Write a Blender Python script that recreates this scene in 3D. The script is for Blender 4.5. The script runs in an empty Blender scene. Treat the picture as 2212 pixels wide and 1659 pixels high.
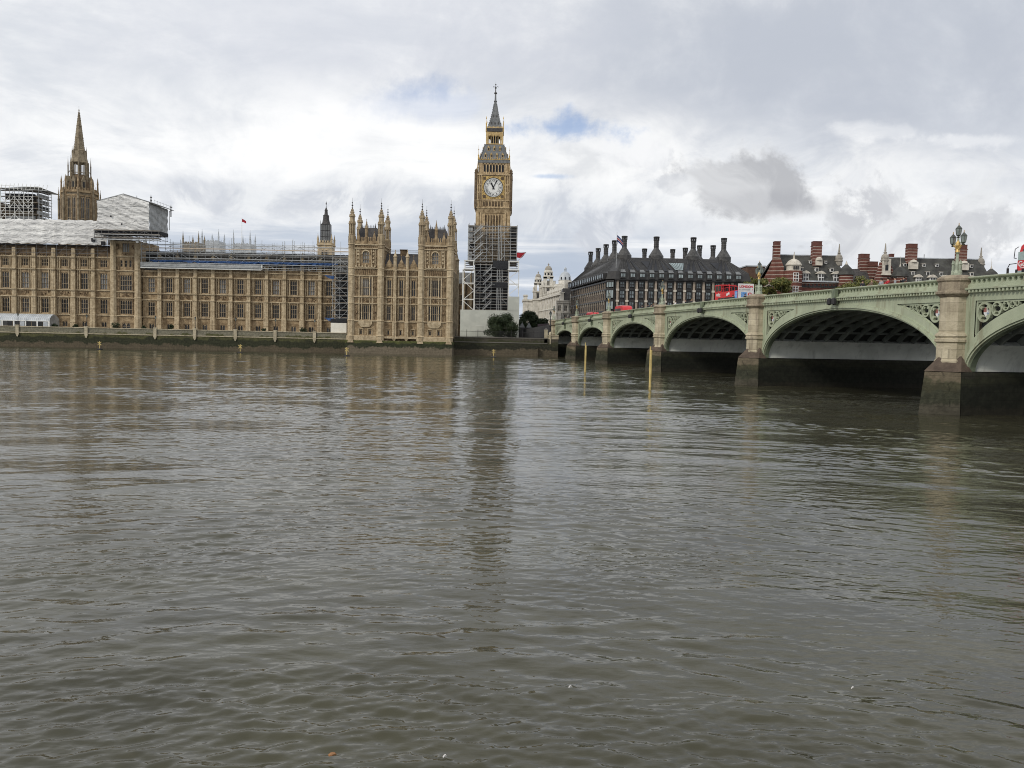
import bpy, math, random
import numpy as np
from mathutils import Vector, Matrix
R_ = math.radians
rng = random.Random(7)
C = bpy.context.scene.collection

# ------------------------------------------------------------------ camera
F, H, PIT, ROL = 1810.0, 5.6, R_(3.30), R_(1.2)      # focal length in px of a 2212-wide frame, eye height over the water
fw = Vector((0, math.cos(PIT), -math.sin(PIT)))
r0 = Vector((1, 0, 0)); u0 = Vector((0, math.sin(PIT), math.cos(PIT)))
RX = math.cos(ROL)*r0 + math.sin(ROL)*u0
UX = -math.sin(ROL)*r0 + math.cos(ROL)*u0
cam_d = bpy.data.cameras.new('camera'); cam = bpy.data.objects.new('camera', cam_d); C.objects.link(cam)
cam_d.sensor_fit = 'HORIZONTAL'; cam_d.sensor_width = 36; cam_d.lens = 36*F/2212
cam_d.clip_start = 0.5; cam_d.clip_end = 5000
mw = Matrix((RX, UX, -fw)).transposed().to_4x4(); mw.translation = (0, 0, H)
cam.matrix_world = mw
bpy.context.scene.camera = cam

def at(px, py, Y):
    """the point of the photograph (2212x1659 px) at the distance Y: world x, z"""
    d = fw*F + RX*(px-1106) - UX*(py-829.5)
    return d.x/d.y*Y, H + d.z/d.y*Y
def X_(px, py, Y): return at(px, py, Y)[0]
def Z_(px, py, Y): return at(px, py, Y)[1]
def on_water(px, py):
    d = fw*F + RX*(px-1106) - UX*(py-829.5); t = -H/d.z
    return d.x*t, d.y*t

# ------------------------------------------------------------------ render settings, world, sun
sc = bpy.context.scene
sc.view_settings.view_transform = 'Standard'; sc.view_settings.look = 'None'
sc.view_settings.exposure = 0.12; sc.view_settings.gamma = 1.0
sc.render.engine = 'CYCLES'
sc.cycles.max_bounces = 6; sc.cycles.diffuse_bounces = 3; sc.cycles.glossy_bounces = 3
sc.cycles.filter_width = 1.0; sc.cycles.transmission_bounces = 2; sc.cycles.caustics_reflective = True; sc.cycles.sample_clamp_indirect = 4.0; sc.cycles.caustics_refractive = False

SUN_EL, SUN_AZ = 36.0, 229.0            # azimuth clockwise from +Y: behind the camera, to its left
w = bpy.data.worlds.new('World'); sc.world = w; w.use_nodes = True
nt = w.node_tree; nt.nodes.clear()
class G:
    """small node-graph helper"""
    def __init__(s, tree): s.t = tree
    def n(s, typ, **kw):
        nd = s.t.nodes.new(typ)
        for k, v in kw.items(): setattr(nd, k, v)
        return nd
    def put(s, sock, v):
        if isinstance(v, bpy.types.NodeSocket): s.t.links.new(v, sock)
        elif v is not None: sock.default_value = v
    def m(s, op, a, b=None, c=None, clamp=False):
        nd = s.n('ShaderNodeMath', operation=op); nd.use_clamp = clamp
        s.put(nd.inputs[0], a); s.put(nd.inputs[1], b); s.put(nd.inputs[2], c)
        return nd.outputs[0]
    def mix(s, f, a, b):
        nd = s.n('ShaderNodeMix', data_type='RGBA'); s.put(nd.inputs[0], f)
        s.put(nd.inputs[6], a if isinstance(a, bpy.types.NodeSocket) else (*a[:3], 1))
        s.put(nd.inputs[7], b if isinstance(b, bpy.types.NodeSocket) else (*b[:3], 1))
        return nd.outputs[2]
    def smooth(s, x, lo, hi):
        nd = s.n('ShaderNodeMapRange', interpolation_type='SMOOTHSTEP')
        s.put(nd.inputs[0], x); s.put(nd.inputs[1], lo); s.put(nd.inputs[2], hi); s.put(nd.inputs[3], 0.0); s.put(nd.inputs[4], 1.0)
        return nd.outputs[0]
    def xyz(s, x, y, z):
        nd = s.n('ShaderNodeCombineXYZ'); s.put(nd.inputs[0], x); s.put(nd.inputs[1], y); s.put(nd.inputs[2], z)
        return nd.outputs[0]
    def noise(s, vec, scale, detail=5, rough=.55, dist=0.0):
        nd = s.n('ShaderNodeTexNoise'); s.put(nd.inputs['Vector'], vec)
        nd.inputs['Scale'].default_value = scale; nd.inputs['Detail'].default_value = detail
        nd.inputs['Roughness'].default_value = rough; nd.inputs['Distortion'].default_value = dist
        return nd.outputs['Fac']
g = G(nt)
sky = g.n('ShaderNodeTexSky', sky_type='NISHITA'); sky.sun_disc = False
sky.sun_elevation = R_(SUN_EL); sky.sun_rotation = R_(SUN_AZ); sky.altitude = 20; sky.dust_density = 1.5
tc = g.n('ShaderNodeTexCoord'); sp = g.n('ShaderNodeSeparateXYZ'); nt.links.new(tc.outputs['Generated'], sp.inputs[0])
dx, dy, dz = sp.outputs
el = g.m('MAXIMUM', dz, 0.0)
dyc = g.m('MAXIMUM', dy, 0.08)
u = g.m('DIVIDE', dx, dyc); v = g.m('DIVIDE', el, dyc)
# the cloud deck, seen in perspective on a plane overhead
k = g.m('ADD', el, 0.16)
deck = g.xyz(g.m('DIVIDE', dx, k), g.m('DIVIDE', dy, k), 0.0)
uv3 = g.xyz(u, v, 0.0)
def amp(n, gain): return g.m('ADD', g.m('MULTIPLY', g.m('SUBTRACT', n, .5), gain), .5)
n_big = amp(g.noise(deck, .75, 8, .55, .4), 2.6)
n_mid = amp(g.noise(deck, 2.4, 9, .6, .5), 2.6)
n_edge = amp(g.noise(uv3, 7.0, 9, .62, .25), 2.4)
n_fine = amp(g.noise(uv3, 24.0, 8, .62, .2), 2.2)
puff = amp(g.noise(uv3, 13.0, 9, .6, .8), 2.4)
streak = amp(g.noise(g.xyz(g.m('MULTIPLY', u, 1.4), g.m('MULTIPLY', v, 20.0), 3.0), 1.7, 9, .62, .6), 2.4)
wisp = amp(g.noise(g.xyz(g.m('MULTIPLY', u, 2.2), g.m('MULTIPLY', v, 5.0), 7.0), 2.0, 10, .62, .8), 2.4)
def pt(px, py): x, z = at(px, py, 1.0); return x, z-H
def blob(px, py, rx, ry, wob=.5, lo=.75, hi=1.05, fine=.25, flat=False):
    """a cloud: an ellipse in the sky whose edge is eaten away by the noise; flat: level, soft base"""
    cx, cz = pt(px, py); a = g.m('DIVIDE', g.m('SUBTRACT', u, cx), rx/F); b = g.m('DIVIDE', g.m('SUBTRACT', v, cz), ry/F)
    r = g.m('SQRT', g.m('ADD', g.m('MULTIPLY', a, a), g.m('MULTIPLY', b, b)))
    r = g.m('ADD', r, g.m('MULTIPLY', g.m('SUBTRACT', n_edge, .5), wob))
    r = g.m('ADD', r, g.m('MULTIPLY', g.m('SUBTRACT', n_fine, .5), fine))
    return g.m('SUBTRACT', 1.0, g.smooth(r, lo, hi))
base = g.m('ADD', g.m('MULTIPLY', n_big, .42), g.m('ADD', g.m('MULTIPLY', n_mid, .34), g.m('MULTIPLY', wisp, .24)))
col = g.mix(g.smooth(base, .30, .72), (.66, .69, .74), (.93, .935, .94))
def over(mask, c, amt=1.0):
    global col
    col = g.mix(g.m('MULTIPLY', mask, amt, clamp=True), col, c)
over(blob(1750, 110, 950, 360, .8, .1, 1.3, .1), (.475, .51, .58), .92)       # the grey-lavender sheet high on the right
over(blob(700, 60, 620, 170, 1.0, .2, 1.4, .2), (.63, .655, .72), .6)
over(g.m('MULTIPLY', blob(700, 330, 950, 150, .7, .2, 1.3, .15), g.smooth(wisp, .05, .8)), (.98, .98, .975), .8)
over(g.m('MULTIPLY', blob(1600, 400, 800, 130, .7, .2, 1.3, .15), g.smooth(wisp, .0, .7)), (.96, .962, .955), .75)     # bright band behind the cumulus
low = g.m('SUBTRACT', 1.0, g.smooth(v, .07, .19))
over(g.m('MULTIPLY', g.m('MULTIPLY', low, g.m('SUBTRACT', 1.0, g.smooth(u, .05, .3))), g.smooth(streak, .05, .62)), (.41, .48, .59), .92)     # blue-grey streaks low over the roofs
over(g.m('MULTIPLY', g.m('MULTIPLY', low, g.smooth(u, .05, .3)), g.smooth(streak, .2, .7)), (.60, .64, .70), .65)
def bumpy(mask_dark, lightc, darkc, amt, lo=.25, hi=.75):
    over(mask_dark, g.mix(g.smooth(puff, lo, hi), darkc, lightc), amt)
bumpy(blob(720, 435, 460, 58, 1.1, .15, 1.15, .5), (.82, .835, .85), (.56, .59, .65), .8)
bumpy(blob(1170, 460, 300, 85, 1.2, .2, 1.1, .5), (.80, .82, .84), (.55, .585, .65), .85)
bumpy(blob(1645, 388, 165, 86, .95, .62, 1.02, .5), (.62, .63, .65), (.46, .47, .495), .96)
bumpy(blob(1680, 440, 140, 34, .9, .4, 1.2, .4), (.52, .53, .555), (.42, .43, .46), .75)
bumpy(blob(1470, 400, 40, 22, 1.3, .6, 1.0, .6), (.75, .765, .79), (.60, .62, .66), .7)
bumpy(blob(2010, 500, 250, 100, 1.3, .68, 1.02, .7), (.74, .755, .775), (.56, .575, .61), .9)
bumpy(blob(1310, 500, 75, 50, 1.3, .7, 1.0, .6), (.74, .76, .80), (.56, .59, .65), .85)
bumpy(blob(1240, 350, 120, 60, 1.5, .2, 1.1, .6), (.86, .87, .88), (.66, .68, .71), .7)
bumpy(blob(1360, 330, 70, 30, 1.6, .6, 1.0, .7), (.84, .85, .87), (.64, .66, .70), .6)
over(blob(1915, 284, 110, 16, 2.2, .2, 1.3, 1.0), (.96, .965, .97), .3)
over(blob(2130, 304, 150, 15, 2.2, .2, 1.3, 1.0), (.96, .965, .97), .4)
over(blob(940, 225, 160, 40, 1.2, .4, 1.2, .4), (.56, .63, .78), .45)
b1 = g.m('MAXIMUM', blob(1200, 276, 110, 30, 2.0, .0, 1.2, 1.1), g.m('MULTIPLY', blob(925, 190, 85, 32, 2.0, .0, 1.3, 1.0), .5))
b1 = g.m('MAXIMUM', b1, g.m('MULTIPLY', blob(1180, 381, 60, 8, 1.2, .3, 1.1, .5), .7))
b1 = g.m('MULTIPLY', b1, .62)
col10 = g.n('ShaderNodeVectorMath', operation='SCALE'); nt.links.new(col, col10.inputs[0]); col10.inputs['Scale'].default_value = 10.0
gap = g.n('ShaderNodeVectorMath', operation='MULTIPLY'); nt.links.new(sky.outputs[0], gap.inputs[0]); gap.inputs[1].default_value = (.75, .95, 1.25)
skymix = g.mix(b1, col10.outputs[0], gap.outputs[0])
bg = g.n('ShaderNodeBackground'); bg.inputs['Strength'].default_value = 0.1; nt.links.new(skymix, bg.inputs['Color'])
wo = g.n('ShaderNodeOutputWorld'); nt.links.new(bg.outputs[0], wo.inputs['Surface'])

sd = bpy.data.lights.new('sun', 'SUN'); sd.energy = 1.5; sd.angle = R_(10); sd.color = (1.0, .94, .84)
so = bpy.data.objects.new('sun', sd); C.objects.link(so)
sdir = Vector((math.sin(R_(SUN_AZ))*math.cos(R_(SUN_EL)), math.cos(R_(SUN_AZ))*math.cos(R_(SUN_EL)), math.sin(R_(SUN_EL))))
so.rotation_euler = sdir.to_track_quat('Z', 'Y').to_euler(); so.location = sdir*500

# ------------------------------------------------------------------ materials
def mat(name, c, c2=None, rough=.85, scale=.6, bump=0.0, bscale=6.0, metal=0.0, streak=0.0, c3=None, spec=.3, detail=6, contrast=(.35, .65)):
    m = bpy.data.materials.new(name); m.use_nodes = True; t = m.node_tree; p = t.nodes['Principled BSDF']; q = G(t)
    p.inputs['Roughness'].default_value = rough; p.inputs['Metallic'].default_value = metal
    p.inputs['Specular IOR Level'].default_value = spec
    geo = q.n('ShaderNodeNewGeometry'); pos = geo.outputs['Position']
    if c2 is None: c2 = tuple(x*.78 for x in c)
    f = q.smooth(q.noise(pos, scale, detail, .62), *contrast)
    colr = q.mix(f, c, c2)
    if streak:
        s = q.n('ShaderNodeMapping'); t.links.new(pos, s.inputs[0]); s.inputs['Scale'].default_value = (1, 1, .12)
        colr = q.mix(q.m('MULTIPLY', q.smooth(q.noise(s.outputs[0], 1.3, 5, .6), .5, .72), streak), colr, c3 or tuple(x*.45 for x in c2))
    t.links.new(colr, p.inputs['Base Color'])
    if bump:
        b = q.n('ShaderNodeBump'); b.inputs['Strength'].default_value = bump; b.inputs['Distance'].default_value = .3
        t.links.new(q.noise(pos, bscale, 4, .6), b.inputs['Height']); t.links.new(b.outputs[0], p.inputs['Normal'])
    return m
M = {}
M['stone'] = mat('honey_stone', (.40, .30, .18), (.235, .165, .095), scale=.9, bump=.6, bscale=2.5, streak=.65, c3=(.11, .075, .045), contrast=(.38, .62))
M['stone_lit'] = mat('lit_dressed_stone', (.575, .47, .315), (.42, .33, .21), scale=1.1, bump=.4, bscale=3, streak=.5, c3=(.17, .12, .075), contrast=(.38, .62))  # paler copy of the honey stone, light on projecting parts put into the colour
M['carved'] = mat('carved_stone', (.31, .22, .13), (.10, .066, .04), scale=1.6, bump=1.0, bscale=3.5, contrast=(.4, .6))  # shade of the small recesses put into a darker stone colour
M['ben_stone'] = mat('ochre_stone', (.53, .405, .245), (.35, .255, .145), scale=.9, bump=.4, bscale=2, streak=.8, c3=(.12, .075, .04), contrast=(.38, .62))
M['ben_dark'] = mat('dark_brown_stone', (.17, .12, .07), (.08, .055, .035), scale=1, bump=.3)  # dark brown stone for slots, arcades, stage roof and plain dark walls
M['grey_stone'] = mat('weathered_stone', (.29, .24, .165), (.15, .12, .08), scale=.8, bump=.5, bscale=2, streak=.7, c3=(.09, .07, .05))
M['finial'] = mat('dark_finial', (.09, .085, .08), rough=.6)
M['slate'] = mat('slate_roof', (.075, .07, .068), (.045, .042, .042), rough=.6, scale=1.5, bump=.3, bscale=2)
M['iron_roof'] = mat('cast_iron_roof', (.175, .18, .18), (.11, .115, .117), rough=.5, scale=.9, streak=.5, c3=(.05, .05, .055), bump=.2)
M['glass'] = mat_glass = mat('dark_window_glass', (.028, .027, .026), (.085, .082, .078), rough=.15, scale=.45, spec=.3, contrast=(.45, .7))
M['blind'] = mat('window_blind', (.30, .30, .29), (.15, .15, .15), rough=.5, scale=.7)
M['mullion'] = mat('window_stone', (.36, .285, .19), (.26, .2, .13), scale=1)
M['gold'] = mat('gilding', (.62, .43, .16), (.36, .235, .08), rough=.45, metal=.3, scale=3)
M['white_dial'] = mat('opal_glass', (.72, .72, .69), (.66, .66, .63), rough=.4, scale=1)
M['black'] = mat('black_paint', (.015, .016, .02), rough=.5)
M['sheet'] = None
M['steel'] = mat('galvanised_tube', (.44, .45, .45), (.31, .32, .32), rough=.5, metal=.25, scale=2)
M['steel_dark'] = mat('rusty_tube', (.15, .15, .15), (.09, .085, .08), rough=.6, metal=.2, scale=1.5)
M['boards'] = mat('scaffold_boards', (.23, .20, .16), (.13, .11, .09), scale=1.2)
M['board_pale'] = mat('pale_scaffold_beam', (.55, .46, .36), (.42, .34, .26), scale=1)  # pale beam along the roof scaffold
M['scaffold_shade'] = mat('dark_scaffold_void', (.055, .052, .048), (.025, .024, .022), scale=1.5)
M['debris_net'] = mat('black_netting', (.02, .022, .026), (.035, .036, .04), scale=2)
M['grey_sheet'] = mat('grey_and_shaded_polythene', (.36, .37, .37), (.23, .24, .24), scale=.7, bump=.5, bscale=1.5, rough=.5)
M['blue_tarp'] = mat('blue_tarpaulin', (.02, .07, .20), (.012, .04, .12), scale=1.2, bump=.6, bscale=2, rough=.5)
M['white_gantry'] = mat('white_steel', (.72, .72, .69), (.6, .6, .57), scale=.6, rough=.6)
M['hoarding'] = mat('pale_hoarding', (.52, .535, .48), (.44, .455, .41), scale=.25, rough=.7)
M['cream_hoarding'] = mat('cream_hoarding', (.80, .78, .70), (.7, .68, .6), scale=.5, rough=.6)
M['granite'] = mat('pier_granite', (.56, .495, .36), (.43, .375, .265), scale=.8, bump=.3, bscale=3, streak=.6, c3=(.19, .15, .115), rough=.8)
M['granite_dark'] = mat('weathered_granite', (.34, .285, .205), (.22, .18, .13), scale=1.0, bump=.3, streak=.6, c3=(.12, .09, .07))
M['soot_stone'] = mat('sooty_turret_stone', (.43, .345, .225), (.27, .205, .13), scale=1.2, bump=.4, streak=.6, c3=(.11, .08, .05))
M['granite_red'] = mat('rust_stained_granite', (.12, .09, .068), (.075, .056, .043), scale=1.2, bump=.3, bscale=3)
M['green'] = mat('pale_green_paint', (.415, .455, .325), (.355, .395, .28), scale=.5, rough=.55, streak=.65, c3=(.225, .205, .13), spec=.4)
M['green_mid'] = mat('green_shadow_paint', (.21, .245, .165), (.12, .145, .1), scale=.8, rough=.6)  # darker copy of the green, shade of recesses put into the colour
M['green_lamp'] = mat('lamp_green_paint', (.37, .41, .31), (.26, .295, .22), scale=3, rough=.45)
M['lantern_frame'] = mat('dark_lantern_paint', (.095, .105, .092), (.06, .066, .06), rough=.45, scale=3)
M['dial_gold'] = mat('dial_gilding', (.58, .41, .15), (.26, .17, .07), rough=.5, metal=.2, scale=2.2, contrast=(.45, .6))
M['lantern_stone'] = mat('gilded_lantern', (.58, .43, .21), (.40, .27, .11), rough=.6, scale=2)
M['lamp_glass'] = mat('lantern_glass', (.24, .27, .245), (.16, .185, .17), rough=.12, scale=3, spec=.6)
M['soffit'] = mat('dark_ironwork', (.085, .09, .085), (.045, .05, .047), scale=.6, rough=.7)  # one dark grey-green tone for the arch undersides
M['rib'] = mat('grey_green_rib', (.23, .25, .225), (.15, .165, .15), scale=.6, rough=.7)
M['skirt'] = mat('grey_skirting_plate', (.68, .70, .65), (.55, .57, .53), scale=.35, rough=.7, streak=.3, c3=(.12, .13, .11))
M['asphalt'] = mat('asphalt', (.05, .05, .052), rough=.9)
M['paving'] = mat('paving', (.30, .27, .23), (.22, .2, .17), scale=.5)
M['earth'] = mat('made_ground', (.16, .15, .13), scale=.3)
M['portland'] = mat('white_portland_stone', (.70, .675, .615), (.54, .515, .455), scale=.5, streak=.6, c3=(.25, .225, .19), bump=.2)
M['portland_dirty'] = mat('grey_dome_stone', (.36, .33, .28), (.24, .22, .19), scale=.8)
M['lead'] = mat('lead_and_hazy_stone', (.50, .53, .56), (.36, .385, .41), rough=.5, scale=.6)
M['bronze'] = mat('dark_bronze', (.029, .027, .025), (.017, .016, .016), rough=.5, scale=.6, spec=.5)
M['bronze_pale'] = mat('bronze_chimney', (.085, .083, .08), (.042, .041, .04), rough=.45, scale=1.2, streak=.5, c3=(.03, .03, .03))  # paler bronze of the stacks and roof seams
M['pink_stone'] = mat('buff_sandstone_pier', (.36, .30, .245), (.27, .225, .18), scale=.8)
M['office_glass'] = mat('office_glass', (.10, .125, .135), (.16, .19, .20), rough=.1, scale=.5, spec=.6)
M['pale_glass'] = mat('pale_blind_glass', (.36, .42, .43), (.27, .32, .33), rough=.2, scale=.6)
M['roof_glass'] = mat('roof_glazing', (.30, .37, .38), (.22, .28, .29), rough=.12, scale=.5)
M['white_paint'] = mat('white_paint', (.78, .78, .76), (.66, .66, .64), rough=.5, scale=2)
M['moss_slate'] = mat('mossy_slate', (.078, .078, .071), (.04, .039, .037), scale=.35, rough=.8, streak=.5, c3=(.045, .047, .03))
M['pale_stone'] = mat('pale_dressing', (.60, .56, .48), (.46, .42, .36), scale=1)
M['dark_brick'] = mat('brown_brick', (.14, .085, .06), (.1, .06, .045), scale=1)
M['leaf_dark'] = mat('dark_foliage', (.018, .030, .012), (.038, .056, .022), scale=1.5, rough=.6, contrast=(.4, .6))
M['leaf_mid'] = mat('yellowing_foliage', (.10, .12, .035), (.19, .175, .05), scale=1.2, rough=.6, contrast=(.42, .6))
M['bark'] = mat('bark', (.07, .055, .04), scale=3)
M['yellow'] = mat('weathered_yellow_paint', (.62, .48, .19), (.46, .35, .14), scale=1.2, rough=.6, streak=.4, c3=(.25, .18, .07))
M['red'] = mat('bus_red', (.62, .025, .03), (.52, .02, .025), rough=.35, scale=.5, spec=.5)
M['bus_glass'] = mat('bus_glass', (.025, .03, .033), (.05, .055, .06), rough=.08, scale=1, spec=.6)
M['pale_bus_glass'] = mat('lit_bus_glass', (.34, .42, .41), (.25, .32, .31), rough=.1, scale=1)  # pale colour stands for daylight on the bus windscreen
M['tyre'] = mat('tyre', (.02, .02, .02), rough=.9)
M['blue_print'] = mat('blue_print', (.05, .18, .50), (.25, .45, .70), scale=3, rough=.4)
M['red_print'] = mat('red_print', (.6, .03, .05), rough=.5)
M['iron'] = mat('black_ironwork', (.022, .022, .025), (.035, .033, .033), rough=.6, scale=2)
M['purple'] = mat('dark_purple_screen', (.035, .018, .028), (.02, .012, .018), scale=1)
M['skin'] = mat('skin', (.48, .29, .21), rough=.6)
M['flag_red'] = mat('red_cloth', (.36, .018, .028), (.24, .012, .02), scale=1, rough=.8)
M['flag_blue'] = mat('blue_cloth', (.03, .045, .16), rough=.8)
M['cloth_white'] = mat('white_cloth', (.7, .69, .68), rough=.8)
M['faded_red'] = mat('faded_red_paint', (.36, .15, .13), rough=.7)
M['faded_blue'] = mat('faded_blue_paint', (.24, .32, .42), rough=.7)
M['leaf_brown'] = mat('dead_leaf', (.30, .15, .06), (.2, .1, .045), scale=20, rough=.7)

def vary(m, amount, tint=(1, 1, 1)):
    """no two windows quite alike: each pane its own shade"""
    t = m.node_tree; q = G(t); p = t.nodes['Principled BSDF']; src = p.inputs['Base Color'].links[0].from_socket
    oi = q.n('ShaderNodeObjectInfo'); k = q.m('ADD', 1.0-amount*.6, q.m('MULTIPLY', q.m('POWER', oi.outputs['Random'], 2.5), amount*2.4))
    s = q.n('ShaderNodeVectorMath', operation='SCALE'); t.links.new(src, s.inputs[0]); t.links.new(k, s.inputs['Scale']); t.links.new(s.outputs[0], p.inputs['Base Color'])
def blocks(m, wd, ht, dark=.55, amount=.8):
    """joints between the stone blocks, and each block a little different"""
    t = m.node_tree; q = G(t); p = t.nodes['Principled BSDF']; src = p.inputs['Base Color'].links[0].from_socket
    geo = q.n('ShaderNodeNewGeometry'); s = q.n('ShaderNodeSeparateXYZ'); t.links.new(geo.outputs['Position'], s.inputs[0])
    br = q.n('ShaderNodeTexBrick'); t.links.new(q.xyz(q.m('ADD', s.outputs[0], q.m('MULTIPLY', s.outputs[1], .8)), s.outputs[2], 0.0), br.inputs['Vector'])
    br.inputs['Scale'].default_value = 1.0; br.inputs['Brick Width'].default_value = wd; br.inputs['Row Height'].default_value = ht; br.inputs['Mortar Size'].default_value = .022
    br.inputs['Color1'].default_value = (1, 1, 1, 1); br.inputs['Color2'].default_value = (.76, .75, .74, 1); br.inputs['Mortar'].default_value = (dark, dark, dark, 1)
    mu = q.n('ShaderNodeMix', data_type='RGBA', blend_type='MULTIPLY'); mu.inputs[0].default_value = amount
    t.links.new(src, mu.inputs[6]); t.links.new(br.outputs['Color'], mu.inputs[7]); t.links.new(mu.outputs[2], p.inputs['Base Color'])
vary(M['glass'], .75); vary(M['office_glass'], .6); vary(M['pale_glass'], .3)
blocks(M['granite'], 1.5, .75); blocks(M['green'], 2.9, 40.0, .72, .4); blocks(M['stone'], 1.1, .5, .7, .6); blocks(M['stone_lit'], .9, .55, .7, .6); blocks(M['portland'], 1.6, .7, .7, .5)
def striped(name, ca, cb, period, frac, phase=0.0, dirt=True):
    """brick with level bands of pale stone, in courses of world height"""
    m = bpy.data.materials.new(name); m.use_nodes = True; t = m.node_tree; p = t.nodes['Principled BSDF']; q = G(t)
    p.inputs['Roughness'].default_value = .85; p.inputs['Specular IOR Level'].default_value = .2
    geo = q.n('ShaderNodeNewGeometry'); s = q.n('ShaderNodeSeparateXYZ'); t.links.new(geo.outputs['Position'], s.inputs[0])
    z = q.m('FRACT', q.m('DIVIDE', q.m('ADD', s.outputs[2], phase), period))
    band = q.m('LESS_THAN', z, frac)
    nz = q.smooth(q.noise(geo.outputs['Position'], .8, 6, .65), .35, .65)
    a = q.mix(nz, ca, tuple(x*.68 for x in ca)); b = q.mix(nz, cb, tuple(x*.75 for x in cb))
    t.links.new(q.mix(band, a, b), p.inputs['Base Color'])
    return m
M['brick'] = striped('banded_red_brick', (.17, .068, .052), (.50, .44, .37), 1.35, .16)
M['brick_fine'] = striped('banded_chimney_brick', (.165, .068, .053), (.50, .44, .38), 1.05, .18, .3)
M['brick_plain'] = mat('red_brick', (.15, .062, .048), (.10, .042, .033), scale=1)

def sheet_mat():
    """white plastic sheeting laced over scaffold tubes: creased"""
    m = bpy.data.materials.new('white_sheeting'); m.use_nodes = True; t = m.node_tree; p = t.nodes['Principled BSDF']; q = G(t)
    p.inputs['Roughness'].default_value = .55
    geo = q.n('ShaderNodeNewGeometry'); mp = q.n('ShaderNodeMapping'); t.links.new(geo.outputs['Position'], mp.inputs[0])
    mp.inputs['Rotation'].default_value = (0, R_(24), 0); mp.inputs['Scale'].default_value = (.28, .3, 1.0)
    n1 = q.noise(mp.outputs[0], 1.1, 5, .6, 1.2); n2 = q.noise(geo.outputs['Position'], .35, 4, .5)
    t.links.new(q.mix(q.smooth(n2, .3, .7), (.76, .75, .72), (.64, .63, .61)), p.inputs['Base Color'])
    b = q.n('ShaderNodeBump'); b.inputs['Strength'].default_value = .9; b.inputs['Distance'].default_value = 1.0
    t.links.new(n1, b.inputs['Height']); t.links.new(b.outputs[0], p.inputs['Normal'])
    return m
M['sheet'] = sheet_mat()

def tide_mat(name, top, moss, mid, mud, z_top, z_moss, z_mud, wob=1.0):
    """masonry with tide marks: dressed stone, weed, slime and mud one above the other, ragged edges, block joints"""
    m = bpy.data.materials.new(name); m.use_nodes = True; t = m.node_tree; p = t.nodes['Principled BSDF']; q = G(t)
    p.inputs['Roughness'].default_value = .8; p.inputs['Specular IOR Level'].default_value = .25
    geo = q.n('ShaderNodeNewGeometry'); pos = geo.outputs['Position']; s = q.n('ShaderNodeSeparateXYZ'); t.links.new(pos, s.inputs[0])
    nz = q.noise(pos, .35, 6, .6); nf = q.noise(pos, 2.0, 6, .65)
    z = q.m('ADD', s.outputs[2], q.m('MULTIPLY', q.m('SUBTRACT', nz, .5), 2.2*wob))
    z = q.m('ADD', z, q.m('MULTIPLY', q.m('SUBTRACT', nf, .5), .7*wob))
    c = q.mix(q.smooth(nf, .3, .7), mud, tuple(x*.62 for x in mud))
    c = q.mix(q.smooth(z, z_mud-.25, z_mud+.25), c, q.mix(q.smooth(nf, .35, .65), mid, tuple(x*.55 for x in mid)))
    c = q.mix(q.smooth(z, z_moss-.2, z_moss+.3), c, q.mix(q.smooth(nf, .35, .65), moss, tuple(x*.6 for x in moss)))
    c = q.mix(q.smooth(z, z_top-.15, z_top+.15), c, q.mix(q.smooth(nf, .35, .65), top, tuple(x*.65 for x in top)))
    br = q.n('ShaderNodeTexBrick'); t.links.new(q.xyz(q.m('ADD', s.outputs[0], s.outputs[1]), s.outputs[2], 0.0), br.inputs['Vector'])
    br.inputs['Scale'].default_value = 1.0; br.inputs['Brick Width'].default_value = 1.5; br.inputs['Row Height'].default_value = .62
    br.inputs['Mortar Size'].default_value = .02; br.inputs['Color1'].default_value = (1, 1, 1, 1); br.inputs['Color2'].default_value = (.8, .8, .8, 1); br.inputs['Mortar'].default_value = (.5, .5, .5, 1)
    mu = q.n('ShaderNodeMix', data_type='RGBA', blend_type='MULTIPLY'); mu.inputs[0].default_value = .8
    t.links.new(c, mu.inputs[6]); t.links.new(br.outputs['Color'], mu.inputs[7])
    t.links.new(mu.outputs[2], p.inputs['Base Color'])
    b = q.n('ShaderNodeBump'); b.inputs['Strength'].default_value = .5; b.inputs['Distance'].default_value = .2
    t.links.new(nf, b.inputs['Height']); t.links.new(b.outputs[0], p.inputs['Normal'])
    return m
M['river_wall'] = tide_mat('tidal_river_wall', (.24, .225, .165), (.105, .105, .045), (.045, .048, .026), (.13, .105, .07), 4.0, 2.9, 1.25, 1.5)
M['pav_base'] = tide_mat('tidal_pavilion_base', (.50, .41, .28), (.12, .13, .045), (.05, .056, .03), (.21, .175, .125), 3.9, 2.9, 1.8, 1.4)
M['dark_wall'] = tide_mat('dark_embankment_wall', (.10, .09, .068), (.07, .072, .04), (.045, .045, .03), (.145, .12, .082), 4.2, 3.0, 1.7, 1.5)
M['cutwater'] = tide_mat('weedy_cutwater', (.17, .14, .095), (.075, .072, .042), (.05, .052, .033), (.085, .077, .056), 2.7, 2.0, .7, 1.3)
M['pier_side'] = tide_mat('shaded_slimy_pier_side', (.055, .053, .04), (.04, .042, .026), (.022, .024, .017), (.03, .028, .02), 3.2, 2.4, .5, 1.0)  # algae, and the shade under the bridge put into the dark colours

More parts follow.
